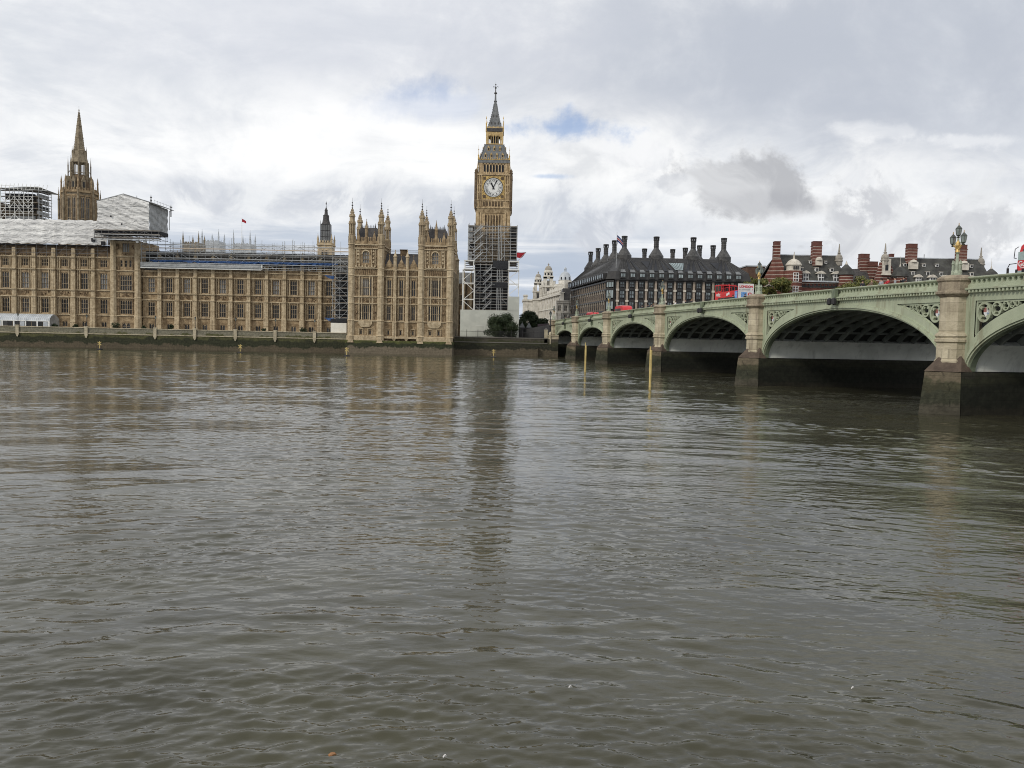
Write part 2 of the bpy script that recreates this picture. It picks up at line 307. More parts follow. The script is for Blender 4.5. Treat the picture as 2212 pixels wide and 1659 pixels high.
# ------------------------------------------------------------------ mesh builder and scene helpers
class MB:
    def __init__(s, root=None, T=None):
        s.v = []; s.f = []; s.root = root; s.T = T
        s.org = Vector(root.location) if root is not None and not any(root.rotation_euler) else Vector((0, 0, 0))
    def add(s, pts, faces):
        b = len(s.v)
        for p in pts:
            p = Vector(p)
            if s.T is not None: p = s.T @ p
            s.v.append(tuple(p - s.org))
        s.f += [tuple(b+i for i in q) for q in faces]
    def poly(s, *p): s.add(p, [tuple(range(len(p)))])
    def box(s, x0, x1, y0, y1, z0, z1):
        s.add([(x0, y0, z0), (x1, y0, z0), (x1, y1, z0), (x0, y1, z0), (x0, y0, z1), (x1, y0, z1), (x1, y1, z1), (x0, y1, z1)],
              [(0, 3, 2, 1), (4, 5, 6, 7), (0, 1, 5, 4), (1, 2, 6, 5), (2, 3, 7, 6), (3, 0, 4, 7)])
    def frus(s, cx, cy, a0, b0, z0, a1, b1, z1):
        s.add([(cx-a0, cy-b0, z0), (cx+a0, cy-b0, z0), (cx+a0, cy+b0, z0), (cx-a0, cy+b0, z0),
               (cx-a1, cy-b1, z1), (cx+a1, cy-b1, z1), (cx+a1, cy+b1, z1), (cx-a1, cy+b1, z1)],
              [(0, 3, 2, 1), (4, 5, 6, 7), (0, 1, 5, 4), (1, 2, 6, 5), (2, 3, 7, 6), (3, 0, 4, 7)])
    def lathe(s, cx, cy, prof, n=8, ph=None):
        ph = math.pi/n if ph is None else ph
        pts = []; fc = []
        for r, z in prof:
            for i in range(n):
                a = ph + 2*math.pi*i/n
                pts.append((cx+r*math.cos(a), cy+r*math.sin(a), z))
        for j in range(len(prof)-1):
            for i in range(n):
                k2 = (i+1) % n
                fc.append((j*n+i, j*n+k2, (j+1)*n+k2, (j+1)*n+i))
        fc.append(tuple(reversed(range(n)))); fc.append(tuple((len(prof)-1)*n+i for i in range(n)))
        s.add(pts, fc)
    def tube(s, p, q, r, n=4, r2=None):
        p = Vector(p); q = Vector(q); d = (q-p)
        if d.length < 1e-6: return
        d.normalize(); a = d.cross(Vector((0, 0, 1)) if abs(d.z) < .9 else Vector((1, 0, 0))).normalized(); b = d.cross(a)
        r2 = r if r2 is None else r2; pts = []
        for c, rr in ((p, r), (q, r2)):
            for i in range(n):
                t = 2*math.pi*(i+.5)/n; pts.append(c + a*rr*math.cos(t) + b*rr*math.sin(t))
        s.add(pts, [(i, (i+1) % n, n+(i+1) % n, n+i) for i in range(n)] + [tuple(reversed(range(n))), tuple(range(n, 2*n))])
    def prism(s, pts, y0, y1):
        """outline in (x, z) drawn out from y0 to y1"""
        n = len(pts)
        s.add([(x, y0, z) for x, z in pts] + [(x, y1, z) for x, z in pts],
              [tuple(range(n)), tuple(reversed(range(n, 2*n)))] + [(i, n+i, n+(i+1) % n, (i+1) % n) for i in range(n)])
    def plan(s, pts, z0, z1):
        n = len(pts)
        s.add([(x, y, z0) for x, y in pts] + [(x, y, z1) for x, y in pts],
              [tuple(reversed(range(n))), tuple(range(n, 2*n))] + [(i, (i+1) % n, n+(i+1) % n, n+i) for i in range(n)])
    def wall(s, x0, x1, z0, z1, y, holes, rev=.4):
        """a wall face towards -y with real openings and their reveals"""
        xs = sorted({x0, x1, *[h[0] for h in holes], *[h[1] for h in holes]}); zs = sorted({z0, z1, *[h[2] for h in holes], *[h[3] for h in holes]})
        xs = [x for x in xs if x0 <= x <= x1]; zs = [z for z in zs if z0 <= z <= z1]
        for a, b in zip(xs, xs[1:]):
            run = None
            for c, d in zip(zs, zs[1:]):
                mx, mz = (a+b)/2, (c+d)/2
                inside = any(h[0] < mx < h[1] and h[2] < mz < h[3] for h in holes)
                if not inside:
                    s.poly((a, y, c), (b, y, c), (b, y, d), (a, y, d))
        for a, b, c, d in holes:
            e = y+rev
            s.poly((a, y, c), (a, y, d), (a, e, d), (a, e, c)); s.poly((b, y, c), (b, e, c), (b, e, d), (b, y, d))
            s.poly((a, y, c), (a, e, c), (b, e, c), (b, y, c)); s.poly((a, y, d), (b, y, d), (b, e, d), (a, e, d))
    def mesh(s, name, m, smooth=False):
        me = bpy.data.meshes.new(name); me.from_pydata(s.v, [], s.f); me.update()
        me.materials.append(M[m] if isinstance(m, str) else m)
        if smooth: me.polygons.foreach_set('use_smooth', [True]*len(me.polygons))
        return me
    def build(s, name, m, parent=None, smooth=False, label=None):
        o = bpy.data.objects.new(name, s.mesh(name, m, smooth)); C.objects.link(o)
        o.parent = parent if parent is not None else s.root
        if label: o['label'] = label
        return o
def thing(name, label, cat, loc=(0, 0, 0), rz=0.0, group=None):
    o = bpy.data.objects.new(name, None); C.objects.link(o); o.location = loc; o.rotation_euler = (0, 0, rz)
    o.empty_display_size = .5
    o['label'] = label; o['category'] = cat
    if group: o['group'] = group
    return o
def solo(mb, name, m, label=None, cat=None, group=None, kind=None, smooth=False):
    """a thing that is one mesh, its origin at the middle of its foot"""
    v = np.array(mb.v); lo = v.min(0); hi = v.max(0); o0 = Vector(((lo[0]+hi[0])/2, (lo[1]+hi[1])/2, lo[2]))
    mb.v = [tuple(Vector(p)-o0) for p in mb.v]
    o = bpy.data.objects.new(name, mb.mesh(name, m, smooth)); C.objects.link(o); o.location = o0
    if label: o['label'] = label
    if cat: o['category'] = cat
    if group: o['group'] = group
    if kind: o['kind'] = kind
    return o
def kids(o): return [c for c in C.objects if c.parent == o]
def copy_tree(o, parent=None, table=None):
    if table is None:
        table = {}
        for c in C.objects:
            if c.parent: table.setdefault(c.parent, []).append(c)
    n = o.copy(); C.objects.link(n)
    if parent: n.parent = parent
    for c in table.get(o, []): copy_tree(c, n, table)
    return n
_win = {}
def window(root, cx, y, z0, w, h, lights=3, trans=1, frame='mullion', pane='glass', bar=.13, arch=False, rot=0.0, name='window', loc=None, heads=True):
    """stone-framed window standing in an opening: mullions and transoms, and the pane behind them as a sub-part"""
    key = (round(w, 2), round(h, 2), lights, trans, frame, pane, bar, arch, heads, name)
    if key not in _win:
        b = MB(); hw = w/2
        b.box(-hw, -hw+bar, .12, .34, 0, h); b.box(hw-bar, hw, .12, .34, 0, h); b.box(-hw+bar, hw-bar, .12, .34, 0, bar); b.box(-hw+bar, hw-bar, .12, .34, h-bar, h)
        for i in range(1, lights):
            x = -hw + w*i/lights; b.box(x-bar/2, x+bar/2, .14, .33, bar, h-bar)
        for j in range(1, trans+1):
            z = h*j/(trans+1)*(1.0 if trans != 1 else .92); b.box(-hw+bar, hw-bar, .13, .32, z-bar/2, z+bar/2)
        if heads:
            lw = w/lights
            for i in range(lights):
                a = -hw+lw*i; tz = h-bar-.002
                for sx, x in ((1, a+bar*.55), (-1, a+lw-bar*.55)):
                    b.prism([(x, tz-lw*.6), (x+sx*lw*.16, tz-lw*.25), (x+sx*(lw/2-bar*.55), tz), (x, tz)][::sx], .15, .31)
        p = MB(); p.box(-hw+.03, hw-.03, .36, .42, .02, h-.02)
        _win[key] = (b.mesh(name, frame), p.mesh('pane', pane))
    f, p = _win[key]
    o = bpy.data.objects.new(name, f); C.objects.link(o); o.parent = root
    if loc is None: o.location = Vector((cx, y, z0)) - (Vector(root.location) if not any(root.rotation_euler) else Vector((0, 0, 0)))
    else: o.location = loc
    o.rotation_euler = (0, 0, rot)
    q = bpy.data.objects.new('pane', p); C.objects.link(q); q.parent = o
    return o
def pinnacle(b, cx, cy, r, z0, z1, z2, n=8, crockets=True):
    """octagonal shaft, crocketed spirelet and finial"""
    b.lathe(cx, cy, [(r, z0), (r, z1-.3*r), (r*1.35, z1-.1*r), (r*1.35, z1+.1*r), (r*.95, z1+.25*r), (r*.10, z2-.12*(z2-z1)), (r*.32, z2-.09*(z2-z1)), (r*.08, z2-.05*(z2-z1)), (.02, z2)], n)
    if crockets:
        for t in (.25, .45, .65):
            rr = r*.95*(1-t)+r*.1*t; z = z1+.25*r+(z2-z1)*.85*t
            for i in range(4):
                a = math.pi/4+i*math.pi/2; x, y = cx+math.cos(a)*rr*1.12, cy+math.sin(a)*rr*1.12
                b.box(x-r*.13, x+r*.13, y-r*.13, y+r*.13, z-.12*r, z+.16*r)

# ------------------------------------------------------------------ water: one sheet, its waves real geometry
def build_water():
    r = np.random.RandomState(11)
    ys = [1.0]; 
    while ys[-1] < 262: ys.append(ys[-1] + min(.40, max(.028, .028*(max(ys[-1], 9)/9)**.82)) * (3.0 if ys[-1] < 8.5 else 1.0))
    ys = np.array(ys); nc = 1150
    ang = np.tan(np.linspace(R_(-46), R_(54), nc))
    X = ys[:, None]*ang[None, :]; Y = np.repeat(ys[:, None], nc, 1)
    Zw = np.zeros_like(X)
    Yw = Y + .33*X*X/(Y+7.0)           # crests bend round towards the near bank
    def env(seed, lam):
        q = np.random.RandomState(seed); e = np.zeros_like(X)
        for i in range(7):
            a = q.uniform(0, 6.28); kk = 2*np.pi/(lam*q.uniform(.6, 1.8)); e += np.cos(kk*(np.cos(a)*X*.6+np.sin(a)*Y)+q.uniform(0, 6.28))
        return 1/(1+np.exp(-1.8*e))
    e1 = env(3, 14); e2 = env(5, 7); e3 = env(9, 30)
    dyv = np.gradient(ys)[:, None]
    def group(n, l0, l1, slope, spread, mean, sharp=0.0, envl=None):
        acc = np.zeros_like(X)
        for i in range(n):
            lam = math.exp(r.uniform(math.log(l0), math.log(l1))); kk = 2*np.pi/lam
            a = mean + r.normal(0, spread); amp = slope*math.sqrt(2.0/n)/kk
            cut = np.clip((lam/abs(math.sin(a)+1e-3)/dyv-2.0)/1.5, 0, 1)
            ph = kk*(np.cos(a)*X+np.sin(a)*Yw)+r.uniform(0, 6.28)
            c = np.cos(ph)
            if sharp: c = c + sharp*(np.cos(2*ph)*.5)
            acc += amp*cut*c
        return acc if envl is None else acc*envl
    Zw += group(14, 5.0, 14.0, .014, .35, R_(82))
    Zw += group(26, 1.5, 4.5, .023, .32, R_(93), .6, .30+1.05*e3)
    Zw += group(40, .45, 1.5, .054, .40, R_(87), .5, .16+1.35*e1)
    Zw += group(44, .18, .55, .050, .5, R_(91), .35, (.12+1.4*e2*(.25+.75*e1))*(1+1.1*np.exp(-((Y-9)/16)**2)))
    Zw *= np.clip((258-Y)/8, 0, 1)
    nr = len(ys); n = nr*nc
    co = np.stack([X, Y, Zw], -1).reshape(-1, 3).astype(np.float32)
    i = np.arange(nr-1)[:, None]*nc + np.arange(nc-1)[None, :]
    q = np.stack([i, i+1, i+nc+1, i+nc], -1).reshape(-1, 4)
    me = bpy.data.meshes.new('water'); me.vertices.add(n); me.vertices.foreach_set('co', co.ravel())
    me.loops.add(q.size); me.loops.foreach_set('vertex_index', q.ravel().astype(np.int32))
    me.polygons.add(len(q)); me.polygons.foreach_set('loop_start', np.arange(0, q.size, 4, dtype=np.int32))
    me.polygons.foreach_set('use_smooth', np.ones(len(q), dtype=bool))
    me.update(calc_edges=True)
    m = bpy.data.materials.new('river_water'); m.use_nodes = True; t = m.node_tree; p = t.nodes['Principled BSDF']; q = G(t)
    geo = q.n('ShaderNodeNewGeometry'); pos = geo.outputs['Position']
    mp = q.n('ShaderNodeMapping'); t.links.new(pos, mp.inputs[0]); mp.inputs['Scale'].default_value = (.25, .5, 1)
    t.links.new(q.mix(q.smooth(q.noise(mp.outputs[0], .5, 5, .6, .8), .3, .7), (.062, .059, .036), (.041, .039, .024)), p.inputs['Base Color'])
    p.inputs['Roughness'].default_value = .03; p.inputs['IOR'].default_value = 1.333
    m2 = q.n('ShaderNodeMapping'); t.links.new(pos, m2.inputs[0]); m2.inputs['Scale'].default_value = (.42, 1, 1)
    b = q.n('ShaderNodeBump'); b.inputs['Strength'].default_value = 1.0; b.inputs['Distance'].default_value = 1.0
    hn = q.m('ADD', q.m('MULTIPLY', q.noise(m2.outputs[0], 4.5, 3, .55, .3), .012), q.m('MULTIPLY', q.noise(m2.outputs[0], 1.5, 3, .5, .3), .035))
    t.links.new(hn, b.inputs['Height']); t.links.new(b.outputs[0], p.inputs['Normal'])
    me.materials.append(m)
    o = bpy.data.objects.new('water', me); C.objects.link(o); o['kind'] = 'structure'
build_water()

# ------------------------------------------------------------------ land behind the walls
def structure(name, mb, m): 
    o = solo(mb, name, m); o['kind'] = 'structure'; return o
b = MB(); b.plan([(-420, 240), (12, 240), (12, 1600), (-420, 1600)], 3.0, 4.9); structure('ground', b, 'paving')
b = MB(); b.plan([(12.3, 252), (700, 252), (700, 1600), (12.3, 1600)], 3.0, 5.2); structure('ground', b, 'earth')

# ------------------------------------------------------------------ river walls
WT = 228.0
rw = thing('river_wall', 'long weed-stained stone river wall along the palace terrace', 'wall', (-100, WT, -1.5))
b = MB(rw); b.box(-175, -45.2, WT, 238.4, -1.5, 3.72); b.build('wall', 'river_wall')
b = MB(rw); b.box(-175, -45.2, WT+.02, WT+.5, 3.72, 5.25); b.build('parapet', 'river_wall')
b = MB(rw); b.box(-175, -45.2, WT-.12, WT+.62, 5.25, 5.45); b.box(-175, -45.2, WT-.15, WT, 3.62, 3.85); b.build('coping', 'granite')
b = MB(rw); b.box(-175, -45.2, WT+.6, 237.6, 3.9, 4.9); b.build('terrace', 'paving')
posts = [X_(px, 715, WT) for px in (2, 90, 222.5, 357, 434, 514, 590, 667)]
posts = [-145.5, -134.6, -115.9, -97.2, -86.4, -75.4, -64.6, -53.9]
for x in posts:
    b = MB(rw); b.box(x-.42, x+.42, WT-.32, WT-.15, 3.3, 5.6); b.frus(x, WT-.2, .12, .06, 2.6, .42, .12, 3.3); b.box(x-.5, x+.5, WT-.36, WT+.7, 5.6, 5.78)
    b.build('post', 'granite')
def lantern(b, cx, cy, z, s=1.0):
    b.lathe(cx, cy, [(.05*s, z), (.10*s, z+.08*s), (.17*s, z+.12*s)], 6)
first = None
LAMP_AT = ['above the pale marquee', 'beside the marquee end', 'below the sheeted roof', 'right of the central tower', 'under the grey sheeting', 'below the flag', 'mid terrace right of the flag', 'nearest the scaffold stair tower']
for i, x in enumerate(posts):
    l = thing('terrace_lamp', 'thin dark lamp standard on the terrace wall, ' + LAMP_AT[i], 'street lamp', (x, WT+.2, 5.78), group='lamp standards along the terrace wall')
    b = MB(l); b.lathe(x, WT+.2, [(.16, 5.78), (.16, 6.0), (.07, 6.1), (.06, 8.0), (.10, 8.05), (.05, 8.1)], 8); b.build('post', 'iron')
    b = MB(l); b.lathe(x, WT+.2, [(.12, 8.1), (.24, 8.62), (.26, 8.65)], 6); q = b.build('lantern', 'lamp_glass')
    b = MB(l); b.lathe(x, WT+.2, [(.29, 8.65), (.12, 8.85), (.03, 9.0), (.02, 9.2)], 6); b.build('cap', 'iron', q)

# ------------------------------------------------------------------ palace: the river range behind the terrace
PY = 238.0
pr = thing('palace_range', 'long honey-coloured gothic palace range with rows of mullioned windows behind the terrace', 'palace', (-105, PY, 4.9))
def tracery(b, x0, x1, y, z0, z1, step=.42, t=.09, d=.10):
    n = max(2, int((x1-x0)/step))
    for i in range(n+1):
        x = x0+(x1-x0)*i/n; b.box(x-t/2, x+t/2, y-d, y-.003, z0, z1)
    b.box(x0, x1, y-d*.8, y-.002, z1-.12, z1-.02)
def carve(b, x0, x1, y, z0, z1):
    """carved arms: shield, supporters, foliage as relief"""
    cx, cz = (x0+x1)/2, (z0+z1)/2; w_, h_ = x1-x0, z1-z0
    b.prism([(cx-.16*h_, cz+.34*h_), (cx-.2*h_, cz), (cx, cz-.36*h_), (cx+.2*h_, cz), (cx+.16*h_, cz+.34*h_)], y-.16, y+.05)
    for i in range(9):
        a = rng.uniform(.08, .16)*h_; x = cx+rng.choice((-1, 1))*rng.uniform(.2, .46)*w_; z = cz+rng.uniform(-.36, .36)*h_
        b.frus(x, y, a, .03, z-a, a*.5, .16, z+a)
def bay(xc, w_, lev, sec):
    """the openings of one bay between two buttresses"""
    return [(xc-hw, xc+hw, z0, z1) for z0, z1, hw in lev]
# levels: (sill, head, half width)
LR = [(5.35, 6.9, .72), (9.1, 13.0, .93), (15.75, 19.8, .93)]
LL = [(5.6, 7.1, .75), (9.4, 13.45, 1.03), (16.2, 20.75, 1.03), (22.5, 24.6, .98)]
BR = [-104.95+5.03*k for k in range(1, 13)][0:12]
BR = [-100.0+5.03*k for k in range(0, 11)]
BL = [-118.75-5.56*k for k in range(0, 9)]
holes = []; wins = []
for i in range(10):
    xc = BR[i]+2.515
    for z0, z1, hw in LR: holes.append((xc-hw, xc+hw, z0, z1)); wins.append((xc, z0, hw*2, z1-z0, 'R'))
xc = -102.5
for z0, z1, hw in LR: holes.append((xc-hw, xc+hw, z0, z1)); wins.append((xc, z0, hw*2, z1-z0, 'R'))
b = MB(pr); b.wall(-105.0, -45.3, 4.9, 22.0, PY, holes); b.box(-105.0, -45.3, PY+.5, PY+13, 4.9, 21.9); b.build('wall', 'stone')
hl = []
for i in range(9):
    xc = BL[i]+2.78 if i else -116.0
    for z0, z1, hw in LL: hl.append((xc-hw, xc+hw, z0, z1)); wins.append((xc, z0, hw*2, z1-z0, 'L'))
b = MB(pr); b.wall(-164.0, -113.6, 4.9, 25.6, PY, hl); b.box(-164.0, -113.6, PY+.5, PY+13, 4.9, 27.5); b.build('wall', 'stone')
ht = [(-110.95, -107.65, 9.4, 13.3), (-110.95, -107.65, 16.0, 20.3), (-110.3, -108.3, 26.7, 29.4), (-110.9, -110.2, 22.6, 24.6), (-109.7, -108.9, 22.6, 24.6), (-108.4, -107.7, 22.6, 24.6), (-110.5, -108.1, 5.2, 6.9)]
TY = PY-.9
b = MB(pr); b.wall(-113.2, -105.4, 4.9, 30.0, TY, ht); b.box(-113.2, -105.4, TY+.5, PY+12, 4.9, 29.9); b.build('tower_wall', 'stone')
for a, c, z0, z1 in ht: wins.append(((a+c)/2, z0, c-a, z1-z0, 'T'))
k_ = 0
for xc, z0, w_, h_, sec in wins:
    y = TY if sec == 'T' else PY
    lights = 2 if (h_ < 2.3 and sec != 'L') or w_ < 1.7 else (3 if w_ < 2.3 else 5)
    if w_ < .9: lights = 1
    if sec == 'L' and h_ < 2.3 and z0 > 20: lights = 4
    tr = 0 if h_ < 1.7 else (1 if h_ < 3.6 else 2)
    k_ += 1
    pane = 'blind' if (z0 > 15 and z0 < 17 and rng.random() < .28) or (sec == 'T' and 26 < z0) else 'glass'
    window(pr, xc, y, z0, w_, h_, lights, tr, pane=pane, bar=.095)
def course(b, x0, x1, y, z, h=.24, d=.34): b.box(x0, x1, y-d, y-.002, z-h/2, z+h/2); b.box(x0, x1, y-d*.55, y-.002, z-h*1.1, z-h/2)
for x0, x1, zs in ((-105.3, -45.3, (8.75, 13.6, 15.45, 20.15, 21.7)), (-164, -113.3, (9.0, 13.95, 15.95, 21.7, 25.2))):
    for z in zs:
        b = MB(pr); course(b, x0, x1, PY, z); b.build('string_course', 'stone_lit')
for z in (9.0, 13.9, 15.7, 21.6, 25.6, 29.6):
    b = MB(pr); course(b, -113.25, -105.35, TY, z); b.build('string_course', 'stone_lit')
# carved panels and blind tracery between the storeys
for i in range(10):
    bc = MB(pr); a, c = BR[i]+.55, BR[i+1]-.55; xc = (a+c)/2
    carve(bc, xc-1.2, xc+1.2, PY-.03, 13.75, 15.3); 
    for x in (a+.15, c-.15): bc.box(x-.1, x+.1, PY-.16, PY-.002, 13.75, 15.3)
    sh = MB(pr)
    for x in (xc-1.13, xc+1.13, xc-1.62, xc+1.62):
        sh.box(x-.075, x+.075, PY-.24, PY-.002, 8.9, 13.45); sh.box(x-.075, x+.075, PY-.24, PY-.002, 15.6, 20.0)
    sh.build('window_shaft', 'stone_lit')
    for x in (a+.5, c-.5):
        tracery(bc, x-.42, x+.42, PY, 9.3, 13.2, .42, .08, .09); tracery(bc, x-.42, x+.42, PY, 15.9, 19.8, .42, .08, .09)
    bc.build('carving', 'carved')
for i in range(8):
    bc = MB(pr); a, c = BL[i+1]+.6, BL[i]-.6; xc = (a+c)/2
    carve(bc, xc-1.3, xc+1.3, PY-.03, 14.15, 15.75)
    sh = MB(pr)
    for x in (xc-1.23, xc+1.23, xc-1.75, xc+1.75):
        for z0, z1 in ((9.2, 13.8), (16.1, 21.5), (21.9, 25.0)): sh.box(x-.08, x+.08, PY-.24, PY-.002, z0, z1)
    sh.build('window_shaft', 'stone_lit')
    for x in (a+.5, c-.5):
        for z0, z1 in ((9.5, 13.6), (16.3, 21.3), (22.2, 24.9)): tracery(bc, x-.42, x+.42, PY, z0, z1, .42, .08, .09)
    tracery(bc, a+.3, c-.3, PY, 25.3, 25.9, .5, .14, .14)
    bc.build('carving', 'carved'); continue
    for x in (a+1, xc, c-1): bc.prism([(x-.2, 21.9), (x-.2, 22.3), (x+.2, 22.3), (x+.2, 21.9)], PY-.15, PY)
bc = MB(pr); carve(bc, -110.7, -107.9, TY-.03, 14.1, 15.5); carve(bc, -112.4, -111.2, TY-.03, 27, 29); carve(bc, -107.4, -106.2, TY-.03, 27, 29); carve(bc, -110.5, -108.1, TY-.03, 25.8, 26.6)
for x in (-112.0, -111.3, -107.3, -106.6):
    bc.box(x-.1, x+.1, TY-.16, TY-.002, 9.2, 25.4)
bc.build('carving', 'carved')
# buttresses with weathered offsets, and a pinnacle where the photograph shows one
def buttress(x, y, top, tip, wl=.52):
    b = MB(pr)
    for z0, z1, hw, d in ((4.9, 8.9, wl+.12, 1.15), (8.9, 13.8, wl, .95), (13.8, 20.2, wl-.05, .82), (20.2, top, wl-.08, .7)):
        b.box(x-hw, x+hw, y-d, y-.004, z0, z1-.3); b.frus(x, y-d/2-.002, hw, d/2-.002, z1-.3, hw-.06, d/2-.05, z1)
        b.box(x-hw-.08, x+hw+.08, y-d-.08, y-.006, z0+1.9, z0+2.08)
        b.box(x-hw-.06, x+hw+.06, y-d-.1, y-.006, z0-.02, z0+.2)
        b.box(x-.09, x+.09, y-d-.07, y-d+.02, z0+.4, z1-.5)
    for z in (8.75, 13.6, 15.45, 20.15) if wl < .55 else (9.0, 13.95, 15.95, 21.7, 25.2):
        b.box(x-wl-.14, x+wl+.14, y-1.16, y-.008, z-.1, z+.1); b.box(x-wl-.05, x+wl+.05, y-1.04, y-.01, z-.3, z-.1)
    if tip: pinnacle(b, x, y-.35, .46, top, top+1.6, tip, 4, True)
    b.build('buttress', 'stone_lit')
for x in BR[:10]: buttress(x, PY, 24.2, 27.7)
for x in BL: buttress(x, PY, 27.6, None, .58)
for x in (-112.7, -105.9): 
    b = MB(pr)
    b.lathe(x, TY-.1, [(1.05, 4.9), (1.05, 8.8), (.9, 9.0), (.9, 13.8), (.98, 13.9), (.98, 14.1), (.86, 14.2), (.86, 21.5), (.98, 21.7), (.84, 21.9), (.84, 25.5), (.95, 25.7), (.82, 25.9), (.82, 29.9)], 8); b.build('buttress', 'stone_lit')
# battlement with pierced merlons, roofs
b = MB(pr)
for i in range(10):
    a, c = BR[i]+.55, BR[i+1]-.55
    b.box(a, c, PY+.0, PY+.25, 22.0, 22.7)
    n = 5
    for j in range(n): 
        x = a+(c-a)*(j+.5)/n; b.box(x-.22, x+.22, PY+.003, PY+.247, 22.7, 23.4)
b.build('parapet', 'stone')
b = MB(pr); b.prism([(0, 0)], 0, 0) if False else None
b.add([(-105.3, PY+1.2, 21.9), (-45.3, PY+1.2, 21.9), (-45.3, PY+7, 25.6), (-105.3, PY+7, 25.6), (-45.3, PY+12.8, 21.9), (-105.3, PY+12.8, 21.9)], [(0, 1, 2, 3), (3, 2, 4, 5), (1, 4, 2), (0, 3, 5)])
b.build('roof', 'slate')
b = MB(pr); b.box(-164, -113.3, PY+.06, PY+.4, 25.6, 28.4); b.build('parapet', 'ben_dark')

# ------------------------------------------------------------------ palace: the corner pavilion standing in the river
VY = 226.0
pv = thing('palace_pavilion', 'square gothic stone pavilion with two turreted towers rising straight from the river wall', 'palace', (-30.5, VY, -1.5))
b = MB(pv); b.plan([(-45.2, VY-.5), (-16.3, VY-.5), (-16.3, VY+16), (-45.2, VY+16)], -1.5, 3.55); b.build('river_base', 'pav_base')
b = MB(pv)
for a, c in ((-44.8, -34.9), (-26.0, -16.4)): b.box(a, c, VY-.42, VY+.5, 3.55, 4.7)
b.box(-34.9, -26.0, VY-.15, VY+.5, 4.15, 4.6); b.build('plinth', 'stone_lit')
HW = [(-41.35, -38.2, 9.05, 13.1), (-41.35, -38.2, 15.55, 20.2), (-40.75, -38.95, 24.2, 27.4), (-41.3, -40.65, 5.1, 6.45), (-38.85, -38.2, 5.1, 6.45),
      (-22.85, -19.65, 9.05, 13.1), (-22.85, -19.65, 15.55, 20.2), (-22.15, -20.35, 24.2, 27.4), (-22.7, -22.05, 5.1, 6.45), (-20.35, -19.7, 5.1, 6.45)]
HM = [(x-.56, x+.56, z0, z1) for x in (-33.65, -30.4, -27.1) for z0, z1 in ((9.05, 13.0), (15.55, 19.9))] + [(x-.3, x+.3, 5.05, 6.4) for x in (-33.75, -30.45, -27.1)]
FY = VY
TL, TR, MY = (-44.2, -35.3), (-25.5, -16.7), VY+.9
b = MB(pv)
for (x0, x1) in (TL, TR):
    b.wall(x0, x1, 3.55, 29.3, FY, [h for h in HW if x0 < h[0] < x1]); b.box(x0, x1, FY+.5, FY+12.5, 3.55, 29.25)
b.build('tower_wall', 'stone')
b = MB(pv); b.wall(TL[1], TR[0], 4.1, 22.6, MY, HM); b.box(TL[1]-.1, TR[0]+.1, MY+.5, MY+14, 3.55, 22.5)
b.box(-25.5, -16.72, FY+12.5, FY+22, 3.55, 24.0); b.build('wall', 'stone')
for h in HW+HM:
    x0, x1, z0, z1 = h; w_ = x1-x0; y = FY if h in HW else MY; hh = z1-z0
    if w_ > 2.5: lights, tr = 6, 1
    elif hh < 2: lights, tr = 1, 0
    elif 24 < z0 < 25: lights, tr = 3, 2
    else: lights, tr = 2, 1
    o = window(pv, (x0+x1)/2, y, z0, w_, hh, lights, tr, pane='blind' if (z0 > 24 or (w_ > 2 and z0 > 15 and x0 < -35)) else 'glass', bar=.12)
# basement window hoods, oriel corbels, bay frames
b = MB(pv)
for x0, x1, z0, z1 in HW+HM:
    y = FY if (x0, x1, z0, z1) in HW else MY
    if z1-z0 < 2:
        b.box(x0-.35, x1+.35, y-.18, y-.003, z1+.2, z1+.38); b.box(x0-.35, x0-.17, y-.15, y-.004, z0-.1, z1+.2); b.box(x1+.17, x1+.35, y-.15, y-.004, z0-.1, z1+.2)
    elif x1-x0 > 2.5:
        for x in (x0-.2, x1+.2, x0+.56, x1-.56):
            if z0 < 10: b.box(x-.13, x+.13, y-.14, y+.13, 8.9, 20.9)
    elif 24 < z0 < 25:
        n = 12; cx = (x0+x1)/2; r0_, r1_ = .92, 1.16
        for i in range(n):
            a0, a1 = math.pi*i/n, math.pi*(i+1)/n; zc = z1-.9
            b.prism([(cx+r0_*math.cos(a0), zc+r0_*math.sin(a0)*1.05), (cx+r1_*math.cos(a0), zc+r1_*math.sin(a0)*1.1), (cx+r1_*math.cos(a1), zc+r1_*math.sin(a1)*1.1), (cx+r0_*math.cos(a1), zc+r0_*math.sin(a1)*1.05)], y-.15, y+.14)
        for x in (x0-1.15, x1+1.15):
            b.box(x-.55, x-.4, y-.22, y-.003, 23.6, 27.8); b.box(x+.4, x+.55, y-.22, y-.003, 23.6, 27.8)
            for z in (24.3, 25.3, 26.3, 27.2): b.frus(x, y-.08, .3, .07, z, .12, .07, z+.55)
        for i in range(7): 
            x = x0-1.6+(x1-x0+3.2)*i/6; b.box(x-.2, x+.2, y-.55, y-.02, 23.1, 23.55+(.35 if i % 2 else .0))
        b.box(x0-1.7, x1+1.7, y-.5, y-.02, 22.95, 23.2)
    else:
        for x in (x0-.18, x1+.18):
            if z0 < 10: b.box(x-.11, x+.11, y-.14, y-.003, 8.9, 20.5)
for cx in (-39.77, -21.25):
    b.box(cx-1.85, cx+1.85, FY-.42, FY-.02, 7.95, 8.75); b.frus(cx, FY-.22, 1.15, .08, 7.1, 1.8, .2, 7.95)
b.build('window_dressing', 'stone_lit')
for (x0, x1) in (TL, TR):
    for z, h in ((4.75, .2), (8.8, .28), (13.45, .2), (15.2, .22), (20.9, .26), (22.8, .3), (28.1, .26), (29.1, .36)):
        b = MB(pv)
        b.box(x0-.2, x1+.2, FY-.3, FY+12.7, z-h/2, z+h/2) if z > 22 else course(b, x0-.1, x1+.1, FY, z, h, .3)
        b.build('string_course', 'stone_lit')
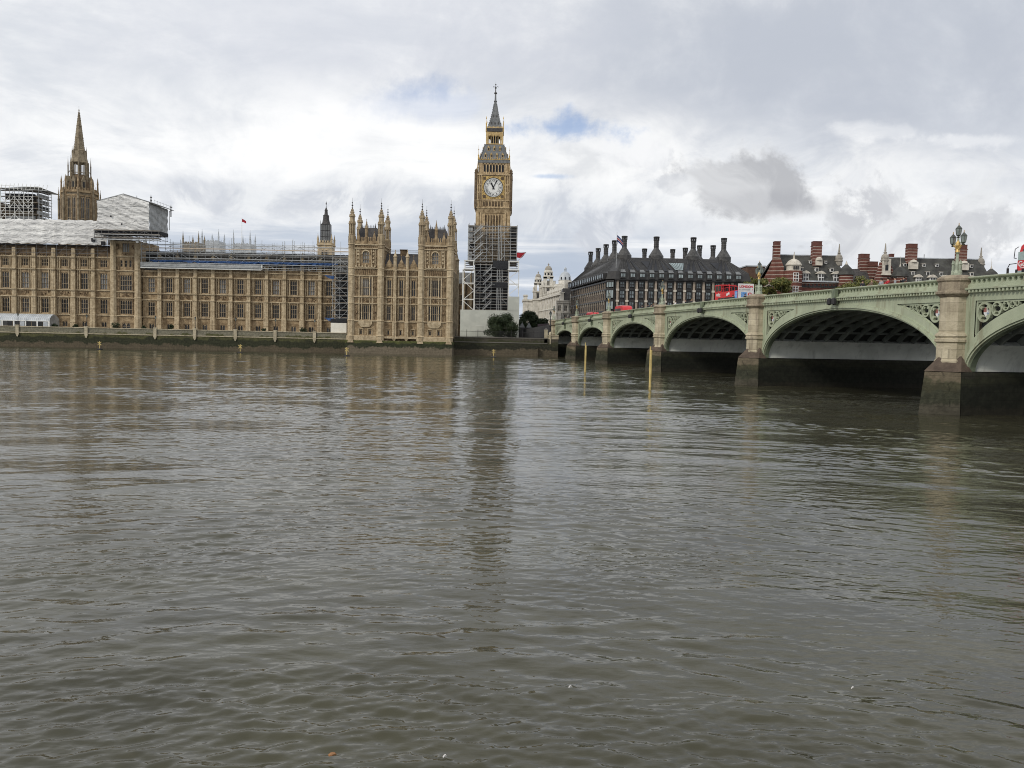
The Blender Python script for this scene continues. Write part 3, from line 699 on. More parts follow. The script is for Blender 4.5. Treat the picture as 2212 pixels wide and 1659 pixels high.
for z, h in ((4.7, .2), (8.75, .26), (13.45, .2), (15.2, .22), (20.85, .26), (22.65, .3)):
    b = MB(pv); course(b, TL[1], TR[0], MY, z, h, .3); b.build('string_course', 'stone_lit')
bc = MB(pv)
for (x0, x1) in (TL, TR):
    cx = (x0+x1)/2
    carve(bc, cx-1.1, cx+1.1, FY-.03, 13.6, 15.1); tracery(bc, cx-3.0, cx-1.5, FY, 13.6, 15.1, .35); tracery(bc, cx+1.5, cx+3.0, FY, 13.6, 15.1, .35)
    tracery(bc, x0+1.2, x1-1.2, FY, 21.1, 22.6, .48, .13, .16); tracery(bc, x0+1.2, x1-1.2, FY, 28.3, 28.9, .48, .13, .16)
    for x in (x0+2.1, x1-2.1):
        for z0, z1 in ((9.1, 13.2), (15.5, 20.5), (23.2, 27.8)): tracery(bc, x-.42, x+.42, FY, z0, z1, .42, .09, .12)
        for z in (11.0, 17.6): carve(bc, x-.5, x+.5, FY-.05, z-.5, z+.5)
        bc.box(x-.3, x+.3, FY-.15, FY-.003, 23.2, 27.6) if False else None
tracery(bc, TL[1]+.2, TR[0]-.2, MY, 21.0, 22.5, .45, .14, .18)
for x in (-33.65, -30.4, -27.1):
    carve(bc, x-.7, x+.7, MY-.03, 13.7, 15.0)
    for s in (-1.05, 1.05):
        for z0, z1 in ((9.1, 13.2), (15.5, 20.5)): tracery(bc, x+s-.25, x+s+.25, MY, z0, z1, .25, .08, .12)
        for z in (11.0, 17.6): bc.frus(x+s, MY-.1, .25, .1, z-.3, .12, .1, z+.3)
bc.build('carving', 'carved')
# middle buttresses and parapet
for x in (-32.05, -28.75):
    b = MB(pv)
    for z0, z1, hw, d in ((4.2, 8.7, .5, .9), (8.7, 15.2, .42, .75), (15.2, 22.6, .38, .65)):
        b.box(x-hw, x+hw, MY-d, MY-.004, z0, z1); b.box(x-hw-.06, x+hw+.06, MY-d-.08, MY-.006, z1-.35, z1-.15); b.box(x-.09, x+.09, MY-d-.08, MY-d, z0+.3, z1-.5)
    b.lathe(x, MY-.3, [(.45, 22.6), (.45, 25.9), (.6, 26.0), (.6, 26.25), (.42, 26.4), (.05, 27.6), (.14, 27.7), (.02, 28.0)], 8)
    b.frus(x, MY-.7, .1, .06, 3.4, .55, .35, 4.2); b.build('buttress', 'stone_lit')
def battlement(b, x0, x1, y0, y1, z0, z1, n):
    h = z1-z0; b.box(x0, x1, y0, y1, z0, z0+h*.5)
    for i in range(n):
        w_ = (x1-x0)/n; x = x0+w_*(i+.5)
        b.box(x-w_*.28, x+w_*.28, y0+.003, y1-.003, z0+h*.5, z1); b.frus(x, (y0+y1)/2, w_*.33, (y1-y0)*.55, z1, w_*.1, .05, z1+.28)
b = MB(pv); battlement(b, TL[1], TR[0], MY-.15, MY+.25, 22.8, 24.0, 15)
for x in (-33.65, -30.4, -27.1):
    b.box(x-.55, x+.55, MY-.25, MY+.27, 23.3, 24.6); b.frus(x, MY, .5, .24, 24.6, .08, .06, 25.4); b.lathe(x, MY, [(.07, 25.4), (.05, 26.3), (.2, 26.4), (.05, 26.6), (.02, 26.9)], 6)
b.build('parapet', 'stone')
for (x0, x1) in (TL, TR):
    b = MB(pv); battlement(b, x0+1.2, x1-1.2, FY-.12, FY+.3, 29.3, 30.9, 11)
    for x in ((x0+x1)/2-2.1, (x0+x1)/2+2.1):
        b.box(x-.42, x+.42, FY-.25, FY+.32, 29.4, 31.1); b.frus(x, FY+.03, .4, .25, 31.1, .06, .06, 32.3); b.lathe(x, FY+.03, [(.06, 32.3), (.18, 32.45), (.02, 32.8)], 6)
    pinnacle(b, (x0+x1)/2, FY+.1, .42, 29.3, 33.4, 36.0, 8)
    b.build('parapet', 'stone')
    b = MB(pv); battlement(b, x0+1.2, x1-1.2, FY+11.9, FY+12.3, 29.3, 30.9, 11); b.box(x0+.1, x0+.5, FY+1, FY+11.5, 29.3, 30.5); b.box(x1-.5, x1-.1, FY+1, FY+11.5, 29.3, 30.5); b.build('parapet', 'stone')
    # steep truncated roof with ridge cresting
    cx, cy = (x0+x1)/2, FY+5.8
    b = MB(pv); b.frus(cx, cy, 3.4, 4.4, 29.3, 2.2, 2.6, 34.0)
    for sx in (-1, 1):
        b.lathe(cx+sx*1.85, cy-2.5, [(.22, 33.4), (.3, 33.6), (.16, 34.0), (.03, 35.2)], 6); b.lathe(cx+sx*1.85, cy+2.5, [(.22, 33.4), (.3, 33.6), (.16, 34.0), (.03, 35.2)], 6)
        b.tube((cx+sx*3.3, cy-4.4, 28.2), (cx+sx*1.9, cy-2.6, 33.6), .14, 6)
    b.build('roof', 'iron_roof' if False else 'slate')
    b = MB(pv)
    for i in range(9):
        x = cx-1.7+3.4*i/8; b.box(x-.04, x+.04, cy-2.55, cy-2.47, 33.6, 34.5); b.lathe(x, cy-2.5, [(.1, 34.4), (.02, 34.75)], 4)
    b.box(cx-1.75, cx+1.75, cy-2.54, cy-2.48, 34.2, 34.28); b.build('cresting', 'finial')
    # corner turrets: octagonal, panelled, open lantern stage, crocketed ogee cap
    for tx, ty in ((x0+.55, FY+.3), (x1-.55, FY+.3), (x0+.55, FY+11.7), (x1-.55, FY+11.7)):
        b = MB(pv)
        if ty < FY+2:
            b.lathe(tx, ty, [(1.15, 3.5), (1.15, 4.6), (1.28, 4.7), (1.0, 4.95), (1.0, 8.6), (1.12, 8.75), (1.12, 8.95), (.93, 9.1), (.93, 13.3), (1.02, 13.45), (.93, 13.6), (.93, 15.1), (1.04, 15.2), (.93, 15.35), (.93, 20.7), (1.05, 20.9), (.93, 21.1), (.93, 22.6), (1.06, 22.8), (.93, 23.0), (.93, 28.0)], 8)
            b.frus(tx, ty-.75, .85, .25, 2.9, .45, .25, 4.2)
        if ty < FY+2: b.build('turret_shaft', 'stone_lit'); b = MB(pv)
        b.lathe(tx, ty, [(.93, 28.0), (1.08, 28.2), (.93, 28.3), (.95, 28.9), (1.15, 29.1), (.92, 29.4), (.90, 31.6), (1.0, 31.75), (.84, 31.9)], 8)
        for i in range(8):
            a = math.pi/8+i*math.pi/4; x, y = tx+math.cos(a)*.78, ty+math.sin(a)*.78
            b.tube((x, y, 31.8), (x, y, 34.4), .13, 4)
        b.lathe(tx, ty, [(.55, 31.9), (.55, 34.3)], 8)
        b.lathe(tx, ty, [(.80, 34.3), (1.02, 34.55), (1.02, 34.75), (.72, 34.95), (.68, 36.3), (.86, 36.5), (.86, 36.65), (.62, 36.9), (.46, 37.4), (.24, 38.1), (.12, 38.7)], 8)
        for i in range(8):
            a = math.pi/8+i*math.pi/4
            for rr, z in ((.8, 35.0), (.66, 36.9), (.45, 37.6), (.28, 38.15)):
                x, y = tx+math.cos(a)*rr, ty+math.sin(a)*rr; b.frus(x, y, .13, .13, z-.1, .04, .04, z+.32)
        for z0, z1 in ((29.5, 31.4),):
            for i in range(8):
                a = i*math.pi/4+math.pi/8; x, y = tx+math.cos(a)*.95, ty+math.sin(a)*.95; b.tube((x, y, z0), (x, y, z1), .08, 4)
        t = b.build('turret', 'soot_stone')
        b = MB(pv); b.lathe(tx, ty, [(.11, 38.6), (.26, 38.8), (.08, 38.95), (.07, 39.3), (.3, 39.5), (.06, 39.7), (.05, 40.0), (.2, 40.15), (.03, 40.4), (.02, 41.5)], 8); b.build('finial', 'finial', t)
b = MB(pv); yr = MY+6
b.add([(TL[1], MY+.8, 22.5), (TR[0], MY+.8, 22.5), (TR[0], yr, 27.5), (TL[1], yr, 27.5), (TR[0], yr+5.2, 22.5), (TL[1], yr+5.2, 22.5)], [(0, 1, 2, 3), (3, 2, 4, 5)]); rf = b.build('roof', 'slate')
b = MB(pv); b.box(-31.5, -29.6, yr-.6, yr+.6, 26.5, 28.4); b.box(-31.65, -29.45, yr-.75, yr+.75, 28.4, 28.65); b.build('chimney', 'ben_dark', rf)
b = MB(pv)
for i in range(34):
    x = TL[1]+.3+(TR[0]-TL[1]-.6)*i/33; b.tube((x, yr, 27.45), (x, yr, 28.3), .035, 4); b.lathe(x, yr, [(.02, 28.25), (.1, 28.45), (.02, 28.65)], 4)
b.box(TL[1], TR[0], yr-.04, yr+.04, 28.0, 28.08); b.build('cresting', 'finial')
# the return front towards the bridge, its shade put into a darker stone
b = MB(pv)
for i in range(5):
    y = FY+2.5+i*3.6
    for z0, z1 in ((8.9, 20.8),): b.box(-16.7, -16.2, y-.45, y+.45, 4.5, 22.5)
for z in (8.8, 13.4, 15.2, 20.9): b.box(-16.7, -16.45, FY+.5, FY+22, z-.12, z+.12)
b.lathe(-16.9, FY+20.5, [(.8, 4), (.8, 24), (.95, 24.2), (.7, 24.5), (.7, 27.0), (.9, 27.2), (.5, 27.8), (.1, 29.6), (.25, 29.8), (.02, 31)], 8)
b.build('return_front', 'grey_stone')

# ------------------------------------------------------------------ scaffolding
def scaffold(root, xs, ys, zs, r=.05, m='steel', boards=None, brace=.5, seed=1, over_=1.0, board_m='boards', ledger_y=None, std_from=None):
    """uprights, ledgers per lift, board lifts and braces; every upright, lift and brace a part"""
    q = random.Random(seed)
    for y in ys:
        for x in xs:
            b = MB(root); b.tube((x, y, std_from if std_from is not None else zs[0]), (x, y, zs[-1]+over_*q.uniform(.3, 1.3)), r, 4); b.build('upright', m)
    for i, z in enumerate(zs):
        b = MB(root)
        for y in ys:
            b.tube((xs[0]-.3, y-.08, z), (xs[-1]+.3, y-.08, z), r*.9, 4)
            b.tube((xs[0]-.3, y-.08, z+1.0), (xs[-1]+.3, y-.08, z+1.0), r*.7, 4) if i < len(zs)-1 else None
        if len(ys) > 1:
            for x in xs: b.tube((x+.08, ys[0]-.2, z-.08), (x+.08, ys[-1]+.2, z-.08), r*.9, 4)
        b.build('ledger', m)
        if boards and i in boards and len(ys) > 1:
            b = MB(root); b.box(xs[0]-.2, xs[-1]+.2, ys[0]+.1, min(ys[0]+1.6, ys[-1]-.1), z+.06, z+.14); b.box(xs[0]-.2, xs[-1]+.2, ys[0]-.02, ys[0]+.03, z+.1, z+.32); b.build('platform', board_m)
    for i in range(len(zs)-1):
        for j in range(len(xs)-1):
            if q.random() < brace:
                b = MB(root); s = q.random() < .5
                b.tube((xs[j] if s else xs[j+1], ys[0]-.14, zs[i]), (xs[j+1] if s else xs[j], ys[0]-.14, zs[i+1]), r*.9, 4); b.build('brace', m)
def lin(a, b_, n): return [a+(b_-a)*i/(n-1) for i in range(n)]

# long white sheeted roof on the left
st = thing('sheeted_roof', 'long low white plastic-sheeted scaffold roof over the left half of the palace', 'scaffold', (-138, 236, 28.4))
nx, nz = 130, 16; x0, x1, z0, z1 = -166.0, -114.2, 28.55, 35.4
V = []; q_ = random.Random(5)
for j in range(nz+1):
    for i in range(nx+1):
        x = x0+(x1-x0)*i/nx; z = z0+(z1-z0)*j/nz
        bay_ = (x/2.9) % 1; sag = -.10*math.sin(math.pi*((z-z0)/1.72 % 1))*(1+.5*math.sin(x*1.7))
        y = 236.4+(z-z0)*.12+sag*2.2-.16*math.exp(-((bay_-.5)/.07)**2)+.10*math.sin(x*.9+z*1.4)*math.sin(z*2.1+x*.33)+q_.uniform(-.035, .035)
        V.append((x, y, z+(.12*math.sin(x*2.2)+q_.uniform(-.05, .05) if j in (0, nz) else 0)))
b = MB(st); b.add(V, [(j*(nx+1)+i, j*(nx+1)+i+1, (j+1)*(nx+1)+i+1, (j+1)*(nx+1)+i) for j in range(nz) for i in range(nx)])
b.add([(x0, 237.4, z1), (x1, 237.4, z1), (x1, 252, z1+.6), (x0, 252, z1+.6)], [(0, 1, 2, 3)]); b.add([(x1, 236.6, z0), (x1, 252, z0), (x1, 252, z1+.5), (x1, 237.3, z1)], [(0, 1, 2, 3)])
b.build('sheeting', 'sheet', smooth=True)
b = MB(st); b.box(x0, x1, 236.7, 249, 28.2, 28.45); b.build('deck', 'debris_net')
b = MB(st)
for i in range(19): 
    x = x0+.5+i*2.85; b.tube((x, 236.6, 25.0), (x, 236.6, 28.4), .06); 
    if i % 2: b.tube((x, 236.6, 25.6), (x+2.8, 236.6, 28.1), .045)
for z in (26.1, 27.1): b.tube((x0, 236.55, z), (x1, 236.55, z), .06)
b.build('tube_frame', 'steel_dark')
for cx, cz in ((-117.9, 29.9), (-115.2, 29.0)):
    b = MB(st); b.box(cx-.5, cx+.5, 235.9, 236.6, cz-.5, cz+.5); b.build('vent_opening', 'debris_net')

# white sheeted box over the central tower
bx = thing('sheeted_tent', 'big white plastic-sheeted box with a low pitched roof over the central tower', 'scaffold', (-107.5, 232, 32.2))
bx0, bx1, bz0 = -114.7, -100.5, 32.3; nx, nz = 56, 30; V = []
def ridge(x): return 39.95+2.05*(1-abs((x-(-107.6))/7.1))
for j in range(nz+1):
    for i in range(nx+1):
        x = bx0+(bx1-bx0)*i/nx; z = bz0+(ridge(x)-bz0)*j/nz
        a = x*.42+z*1.0; y = 232+.26*math.sin(a*2.1+math.sin(x*.7)*1.2)*math.sin(z*.9+x*.21)+.13*math.sin(a*5.3+1.2*math.sin(z*1.7))+q_.uniform(-.05, .05)
        V.append((x, y, z))
b = MB(bx); fc = [(j*(nx+1)+i, j*(nx+1)+i+1, (j+1)*(nx+1)+i+1, (j+1)*(nx+1)+i) for j in range(nz) for i in range(nx)]
b.add(V, fc); b.build('front_sheet', 'sheet', smooth=True)
V = []
for j in range(21):
    for i in range(25):
        y = 232+12.5*i/24; z = bz0+(39.9-bz0)*j/20
        V.append((bx1+.14*math.sin(y*.9+z*1.1)*math.sin(z*1.9)+q_.uniform(-.05, .05), y, z))
b = MB(bx); b.add(V, [(j*25+i, j*25+i+1, (j+1)*25+i+1, (j+1)*25+i) for j in range(20) for i in range(24)]); b.build('side_sheet', 'grey_sheet', smooth=False)  # same white sheeting, the shade of this side put in as grey
b = MB(bx); b.prism([(bx0-.3, 40.0), (-107.6, 42.1), (bx1+1.2, 39.75), (bx1+1.2, 39.9), (-107.6, 42.3), (bx0-.3, 40.2)], 232.2, 246); b.build('roof', 'grey_sheet')
b = MB(bx)
for i in range(7):
    y = 233+2*i; b.tube((bx1+1.0, y, 39.8), (bx1+1.0, y, 40.9), .04)
b.tube((bx1+1.0, 233, 40.7), (bx1+1.0, 245.5, 40.7), .04); b.tube((bx1+.4, 244.6, 34), (bx1+.4, 244.6, 39.5), .1); b.tube((bx1+.4, 244.6, 39.2), (bx1+1.2, 245.5, 39.9), .08)
b.build('guard_rail', 'steel')
for hx, hz in ((-110.9, 36.0), (-107.9, 33.9)):
    b = MB(bx); b.lathe(hx, 231.75, [(.2, hz-.2), (.2, hz+.2)], 8); b.build('lashing_hole', 'debris_net')
# finials of the tower poking through
for fx, fy, ft in ((-113.4, 240, 42.4), (-110.1, 246, 44.0), (-103.4, 240, 43.4), (-100.2, 246, 41.6)):
    b = MB(bx); b.lathe(fx, fy, [(.16, 38), (.16, ft-1.8), (.36, ft-1.6), (.12, ft-1.4), (.12, ft-1.0), (.34, ft-.8), (.1, ft-.6), (.02, ft)], 6); b.build('finial', 'finial')
# cantilevered scaffold deck under the box
sk = thing('scaffold_deck', 'dark cantilevered scaffold deck below the white sheeted box', 'scaffold', (-106.5, 233, 29.9))
scaffold(sk, lin(-115.2, -97.6, 10), [231.4, 236.9], [30.0, 31.0, 32.0], .07, 'steel_dark', boards=(0, 1, 2), brace=.6, seed=3, over_=.3)
b = MB(sk); b.box(-115.4, -97.4, 232.0, 237.2, 31.2, 32.15); b.build('netting', 'debris_net')
b = MB(sk); b.box(-115.6, -97.2, 231.2, 231.45, 29.55, 29.8); b.box(-115.6, -97.2, 231.0, 231.2, 30.95, 31.1); b.build('edge_beam', 'steel')
b = MB(sk)
for x in (-103.6, -101.6): b.box(x-.35, x+.35, 231.5, 232.2, 28.9, 29.6)
b.build('floodlight', 'steel')

# roof scaffold along the right half of the range
rs = thing('roof_scaffold', 'long open scaffold of tubes along the roof between the sheeted box and the pavilion', 'scaffold', (-76, 236.5, 22))
zsR = [22.5, 23.9, 25.2, 26.5, 27.8, 29.0]
xsR = lin(-104.6, -46.5, 27)
scaffold(rs, xsR, [236.4], zsR, .055, 'steel', brace=.42, seed=8, over_=2.0)
scaffold(rs, lin(-99, -58, 15), [242.5, 244.5], [25.2, 26.6, 28.0, 29.2, 30.2], .06, 'steel', brace=.3, seed=9, over_=1.4)
for z, ya in ((24.0, 236.5), (25.25, 236.5), (26.55, 236.5)):
    b = MB(rs); b.box(-104.6, -46.6, ya, ya+1.3, z, z+.09); b.build('platform', 'boards')
zl = lambda x: 28.05+(-.0)*(x+100)
b = MB(rs); b.box(-104.6, -46.6, 239.2, 239.4, 22.6, 27.4); b.build('netting', 'scaffold_shade')  # dark sheet, the shade in the gaps behind the tubes put into its colour
for z in (22.9, 23.9, 25.3, 26.7, 29.0):
    b = MB(rs); b.box(-104.4, -46.6, 236.02, 236.10, z, z+.16); b.build('toe_board', 'steel')
b = MB(rs); b.box(-101.5, -46.4, 236.0, 236.25, 27.95, 28.18); b.build('pale_beam', 'board_pale')
b = MB(rs); b.box(-101.5, -46.4, 237.2, 237.4, 26.9, 27.15); b.build('dark_beam', 'debris_net')
def ragged(root, x0, x1, y, z0, z1, name, m, n=60, hang=.35, seed=2, wave=.12):
    q = random.Random(seed); V = []
    for i in range(n+1):
        x = x0+(x1-x0)*i/n
        zb = z0+q.uniform(-hang, hang*.4); V += [(x, y+q.uniform(-wave, wave), zb), (x, y-.12+q.uniform(-wave, wave), (zb+z1)/2), (x, y+q.uniform(-wave, wave)*.5, z1)]
    b = MB(root); f = []
    for i in range(n): f += [(3*i, 3*i+3, 3*i+4, 3*i+1), (3*i+1, 3*i+4, 3*i+5, 3*i+2)]
    b.add(V, f); return b.build(name, m)
ragged(rs, -102.0, -49.5, 236.15, 24.2, 24.75, 'blue_tarpaulin', 'blue_tarp', 90, .32)
ragged(rs, -104.8, -70.8, 236.25, 22.6, 24.1, 'grey_sheeting', 'grey_sheet', 40, .03, 4, .03)
b = MB(rs); b.box(-70.9, -70.6, 236.1, 236.3, 22.4, 24.4); b.box(-104.8, -70.6, 236.1, 236.3, 22.38, 22.58); b.build('pale_edge', 'white_gantry')

# scaffold stair tower between range and pavilion
sx = thing('scaffold_tower', 'narrow scaffold stair tower standing in the corner beside the pavilion', 'scaffold', (-47.3, 230, 4.9))
scaffold(sx, [-49.4, -47.4, -45.3], [229.2, 233.0], lin(9.4, 25.4, 9), .06, 'steel', boards=range(9), brace=1.0, seed=4, over_=1.0, std_from=5.0)
b = MB(sx); b.box(-48.9, -45.5, 231.5, 232.8, 9, 22); b.build('netting', 'debris_net')
for z, s in ((20.6, 1), (9.1, 1)):
    V = [(-51.6, 228.9, z+.35), (-50.4, 228.8, z-.45), (-48.9, 228.9, z-.75), (-48.9, 229, z+.2), (-50.3, 229.1, z+.28)]
    b = MB(sx); b.poly(*V); b.build('blue_sheet', 'blue_tarp')
hb = MB(); hb.box(-49.6, -45.35, 228.75, 234, 5.5, 9.0)
hb2 = thing('hoarding_box', 'small cream-white site hoarding with a black band under the scaffold stair tower', 'hoarding', (-47.5, 229, 4.9))
b = MB(hb2); b.box(-49.7, -45.4, 228.7, 234, 4.95, 8.1); b.build('panel', 'cream_hoarding')
b = MB(hb2); b.box(-49.75, -45.35, 228.65, 234.1, 8.1, 9.15); b.build('top_band', 'debris_net')

# ------------------------------------------------------------------ the far-left tower wrapped in scaffolding
fs = thing('scaffolded_tower', 'square tower hidden in dense pale scaffolding at the left edge', 'tower', (-194, 336, 4.9))
b = MB(fs); b.box(-198.5, -189.5, 332, 339, 4.9, 57); b.build('core', 'grey_stone')
scaffold(fs, lin(-200.5, -188.0, 8), [329.5], lin(40, 58, 9), .11, 'white_gantry', brace=.55, seed=12, over_=1.2)
b = MB(fs)
for z in lin(40, 58, 9):
    b.box(-201, -187.6, 329.6, 331.2, z-.1, z+.12); b.box(-187.6, -186.2, 329.6, 339.5, z-.1, z+.12)
b.build('platform', 'boards')
for z in (42.5, 46, 50.5, 54.5):
    b = MB(fs); b.box(-199.5, -187.8, 330.9, 331.1, z, z+2.4); b.build('netting', 'grey_sheet' if z < 50 else 'debris_net')
for i, z in enumerate(lin(40.3, 56, 8)):
    b = MB(fs); b.box(-187.0, -186.8, 330.5, 339, z, z+1.25); b.build('side_netting', ('iron_roof', 'grey_sheet', 'debris_net')[i % 3])
for j in range(5):
    b = MB(fs); y = 330+2.2*j; b.tube((-185.9, y, 40), (-185.9, y, 59), .12); b.build('side_upright', 'steel')
for i, z in enumerate(lin(40, 58, 17)):
    b = MB(fs); b.tube((-185.9, 330, z), (-185.9, 339.4, z), .10); b.build('side_ledger', 'steel')
for j in range(4):
    b = MB(fs); y = 330+2.2*j; b.tube((-185.85, y, 41+j % 3*5), (-185.85, y+2.2, 46+j % 3*5), .10); b.build('side_brace', 'steel')
b = MB(fs); b.add([(-203, 327, 58.2), (-184.5, 327, 59.2), (-183.0, 341, 58.2), (-203, 341, 60)], [(0, 1, 2, 3)]); b.build('top_sheet', 'grey_sheet')
for i in range(14):
    b = MB(fs); x = -202+1.6*i; b.tube((x, 326.9, 57.6+.03*i), (x+.3, 327.2, 60.3-.06*abs(i-6)), .09); b.build('guard_post', 'white_gantry')
b = MB(fs); b.tube((-203, 326.9, 59.6), (-183, 327, 58.9), .1); b.tube((-203, 326.9, 58.7), (-181.5, 328, 57.9), .12); b.build('guard_rail', 'white_gantry')
fs2 = thing('scaffold', 'dark edge of a second scaffold cut off by the left side of the picture', 'scaffold', (-207, 330, 4.9))
b = MB(fs2); b.box(-212, -203.8, 331, 345, 4.9, 54); b.build('core', 'ben_dark')
scaffold(fs2, lin(-211, -203.0, 5), [329.8], lin(42, 54, 6), .12, 'steel', brace=.6, seed=14)

# ------------------------------------------------------------------ the octagonal central spire
cs = thing('central_spire', 'tall brown octagonal gothic lantern tower ending in a crocketed spire', 'tower', (-157.6, 306, 4.9))
cs.scale = (.85, .85, 1.0)
cx, cy = -157.6, 306.0
b = MB(cs); b.lathe(cx, cy, [(6.9, 30), (6.9, 53.6)], 8); b.build('wall', 'grey_stone')
def octfaces(n=8):
    for i in range(n):
        a = i*2*math.pi/n - math.pi/2 + math.pi/n*0; yield a
b = MB(cs); d_ = MB(cs)
for i in range(8):
    a = math.pi/8+i*math.pi/4; x, y = cx+math.cos(a)*6.9, cy+math.sin(a)*6.9
    b.tube((x, y, 30), (x, y, 54), .62, 6); b.lathe(x, y, [(.5, 54), (.6, 54.3), (.4, 54.6), (.3, 57), (.4, 57.2), (.05, 59.5)], 6)
b.build('buttress', 'stone'); 
for i in range(8):
    a = i*math.pi/4+math.pi/8+math.pi/8; T = Matrix.Translation((cx, cy, 0)) @ Matrix.Rotation(a+math.pi/2, 4, 'Z')
    rr = 6.9*math.cos(math.pi/8)
    for s in (-1.0, 1.0):
        o = window(cs, 0, 0, 0, 1.55, 15.0, 2, 3, frame='mullion', pane='glass', bar=.16, loc=(T @ Vector((s, -rr-.52, 36.6))) - Vector(cs.location), rot=a+math.pi/2)
    d_.T = T
    for s in (-2.15, 0, 2.15): d_.box(s-.18, s+.18, -rr-.55, -rr+.05, 34, 52.4)
    d_.box(-2.7, 2.7, -rr-.35, -rr+.1, 51.9, 52.5); d_.box(-2.75, 2.75, -rr-.6, -rr+.1, 53.3, 53.8)
    for j in range(5): d_.box(-2.4+j*1.1, -1.9+j*1.1, -rr-.4, -rr+.1, 53.8, 55.0)
    d_.box(-2.6, 2.6, -rr-.3, -rr+.1, 53.8, 54.3)
d_.build('tracery', 'stone')
# flying pinnacles outside the drum
for i in range(8):
    a = math.pi/8+i*math.pi/4; x, y = cx+math.cos(a)*7.9, cy+math.sin(a)*7.9
    b = MB(cs); pinnacle(b, x, y, .42, 30, 51.0, 57.2 if i % 2 else 55.4, 8, True); b.tube((x, y, 48.5), (cx+math.cos(a)*6.6, cy+math.sin(a)*6.6, 50.5), .25, 4); b.build('pinnacle', 'grey_stone')
# sloping stage, open lantern, upper stage, spire
b = MB(cs); b.lathe(cx, cy, [(5.6, 53.6), (4.3, 58.4), (3.2, 60.0)], 8); b.build('roof', 'ben_dark')
b = MB(cs)
for i in range(8):
    a = i*math.pi/4; x, y = cx+math.cos(a)*4.75, cy+math.sin(a)*4.75; b.T = Matrix.Translation((x, y, 0)) @ Matrix.Rotation(a+math.pi/2, 4, 'Z')
    b.box(-.75, .75, -.5, .8, 54.6, 57.4); b.prism([(-.85, 57.4), (.85, 57.4), (0, 59.4)], -.55, 1.0)
b.T = None; b.build('gablet', 'grey_stone')
for i in range(8):
    a = i*math.pi/4; b = MB(cs, Matrix.Translation((cx+math.cos(a)*4.75, cy+math.sin(a)*4.75, 0)) @ Matrix.Rotation(a+math.pi/2, 4, 'Z'))
    b.box(-.32, .32, -.56, -.5, 55.2, 57.2); b.build('opening', 'black')
b = MB(cs)
for i in range(8):
    a = math.pi/8+i*math.pi/4; x, y = cx+math.cos(a)*3.3, cy+math.sin(a)*3.3; b.tube((x, y, 57.5), (x, y, 64.4), .42, 6, .38)
    T = Matrix.Translation((cx, cy, 0)) @ Matrix.Rotation(i*math.pi/4+math.pi/2, 4, 'Z'); b.T = T
    for s in (-.4, .4) if False else (0,): b.box(s-.1, s+.1, -3.12, -2.9, 58, 64)
    for s in (-.62, .62): b.box(s-.05, s+.05, -3.1, -2.95, 58, 64)
    b.box(-1.2, 1.2, -3.12, -2.9, 60.6, 60.85)
    b.T = None
b.build('lantern', 'grey_stone')
for i in range(8):
    a = math.pi/8+i*math.pi/4; x, y = cx+math.cos(a)*4.3, cy+math.sin(a)*4.3
    b = MB(cs); pinnacle(b, x, y, .24, 57.5, 63.2, 66.6, 6, False); b.tube((x, y, 60.5), (cx+math.cos(a)*3.3, cy+math.sin(a)*3.3, 62), .14, 4); b.build('pinnacle', 'grey_stone')
b = MB(cs); b.lathe(cx, cy, [(3.5, 64.2), (3.75, 64.5), (3.3, 64.9), (2.9, 66.5), (2.5, 68.6), (2.6, 68.9), (2.2, 69.2)], 8); b.build('cornice', 'grey_stone')
for i in range(8):
    a = math.pi/8+i*math.pi/4; x, y = cx+math.cos(a)*2.7, cy+math.sin(a)*2.7
    b = MB(cs); pinnacle(b, x, y, .22, 64.8, 68.2, 70.4, 6, False); b.build('pinnacle', 'grey_stone')
b = MB(cs); b.lathe(cx, cy, [(2.05, 68.8), (1.55, 73.2), (1.7, 73.3), (1.5, 73.6), (1.0, 77.5), (1.15, 77.6), (.95, 77.9), (.3, 82.0), (.55, 82.2), (.2, 82.5), (.12, 83), (.3, 83.2), (.03, 83.6), (.03, 84.6)], 8)
for i in range(8):
    a = math.pi/8+i*math.pi/4
    for j in range(22):
        t = j/22; r_ = 2.05*(1-t)+.3*t; z = 69+13*t; x, y = cx+math.cos(a)*r_, cy+math.sin(a)*r_; b.frus(x, y, .14, .14, z-.1, .05, .05, z+.25)
b.build('spire', 'grey_stone')

# ------------------------------------------------------------------ dark ventilation turret behind the range
vt = thing('ventilation_turret', 'small square stone tower topped by a dark boarded lantern and spirelet', 'tower', (-65.4, 291, 4.9))
b = MB(vt); b.box(-67.8, -62.9, 290, 294.9, 4.9, 36.2); b.box(-68.1, -62.6, 289.7, 295.2, 35.3, 35.6)
for i in range(6): b.box(-67.9+i*.86, -67.4+i*.86, 289.9, 290.3, 36.2, 36.9)
b.build('wall', 'stone_lit')
for x in (-67.7, -63.0):
    for y in (290.2, 294.7):
        b = MB(vt); pinnacle(b, x, y, .35, 35, 37.4, 39.3, 6, False); b.build('pinnacle', 'stone_lit')
b = MB(vt); b.frus(-65.35, 292, 1.62, 1.62, 36.2, 1.55, 1.55, 42.6); b.build('lantern', 'iron_roof')
b = MB(vt)
for i in range(5): b.box(-66.95+i*.78, -66.87+i*.78, 290.3, 290.5, 36.4, 42.4)
for z in (38.3, 40.4, 42.5): b.box(-67.0, -63.7, 290.3, 290.5, z-.06, z+.06)
b.build('batten', 'slate')
b = MB(vt); b.lathe(-65.35, 292, [(1.75, 42.5), (1.4, 43.0), (1.1, 43.6), (1.0, 45.4), (1.1, 45.6), (.6, 46.0), (.5, 47.2), (.6, 47.3), (.12, 48.4), (.05, 49.4), (.25, 49.5), (.02, 50.5)], 8); b.build('spirelet', 'slate')
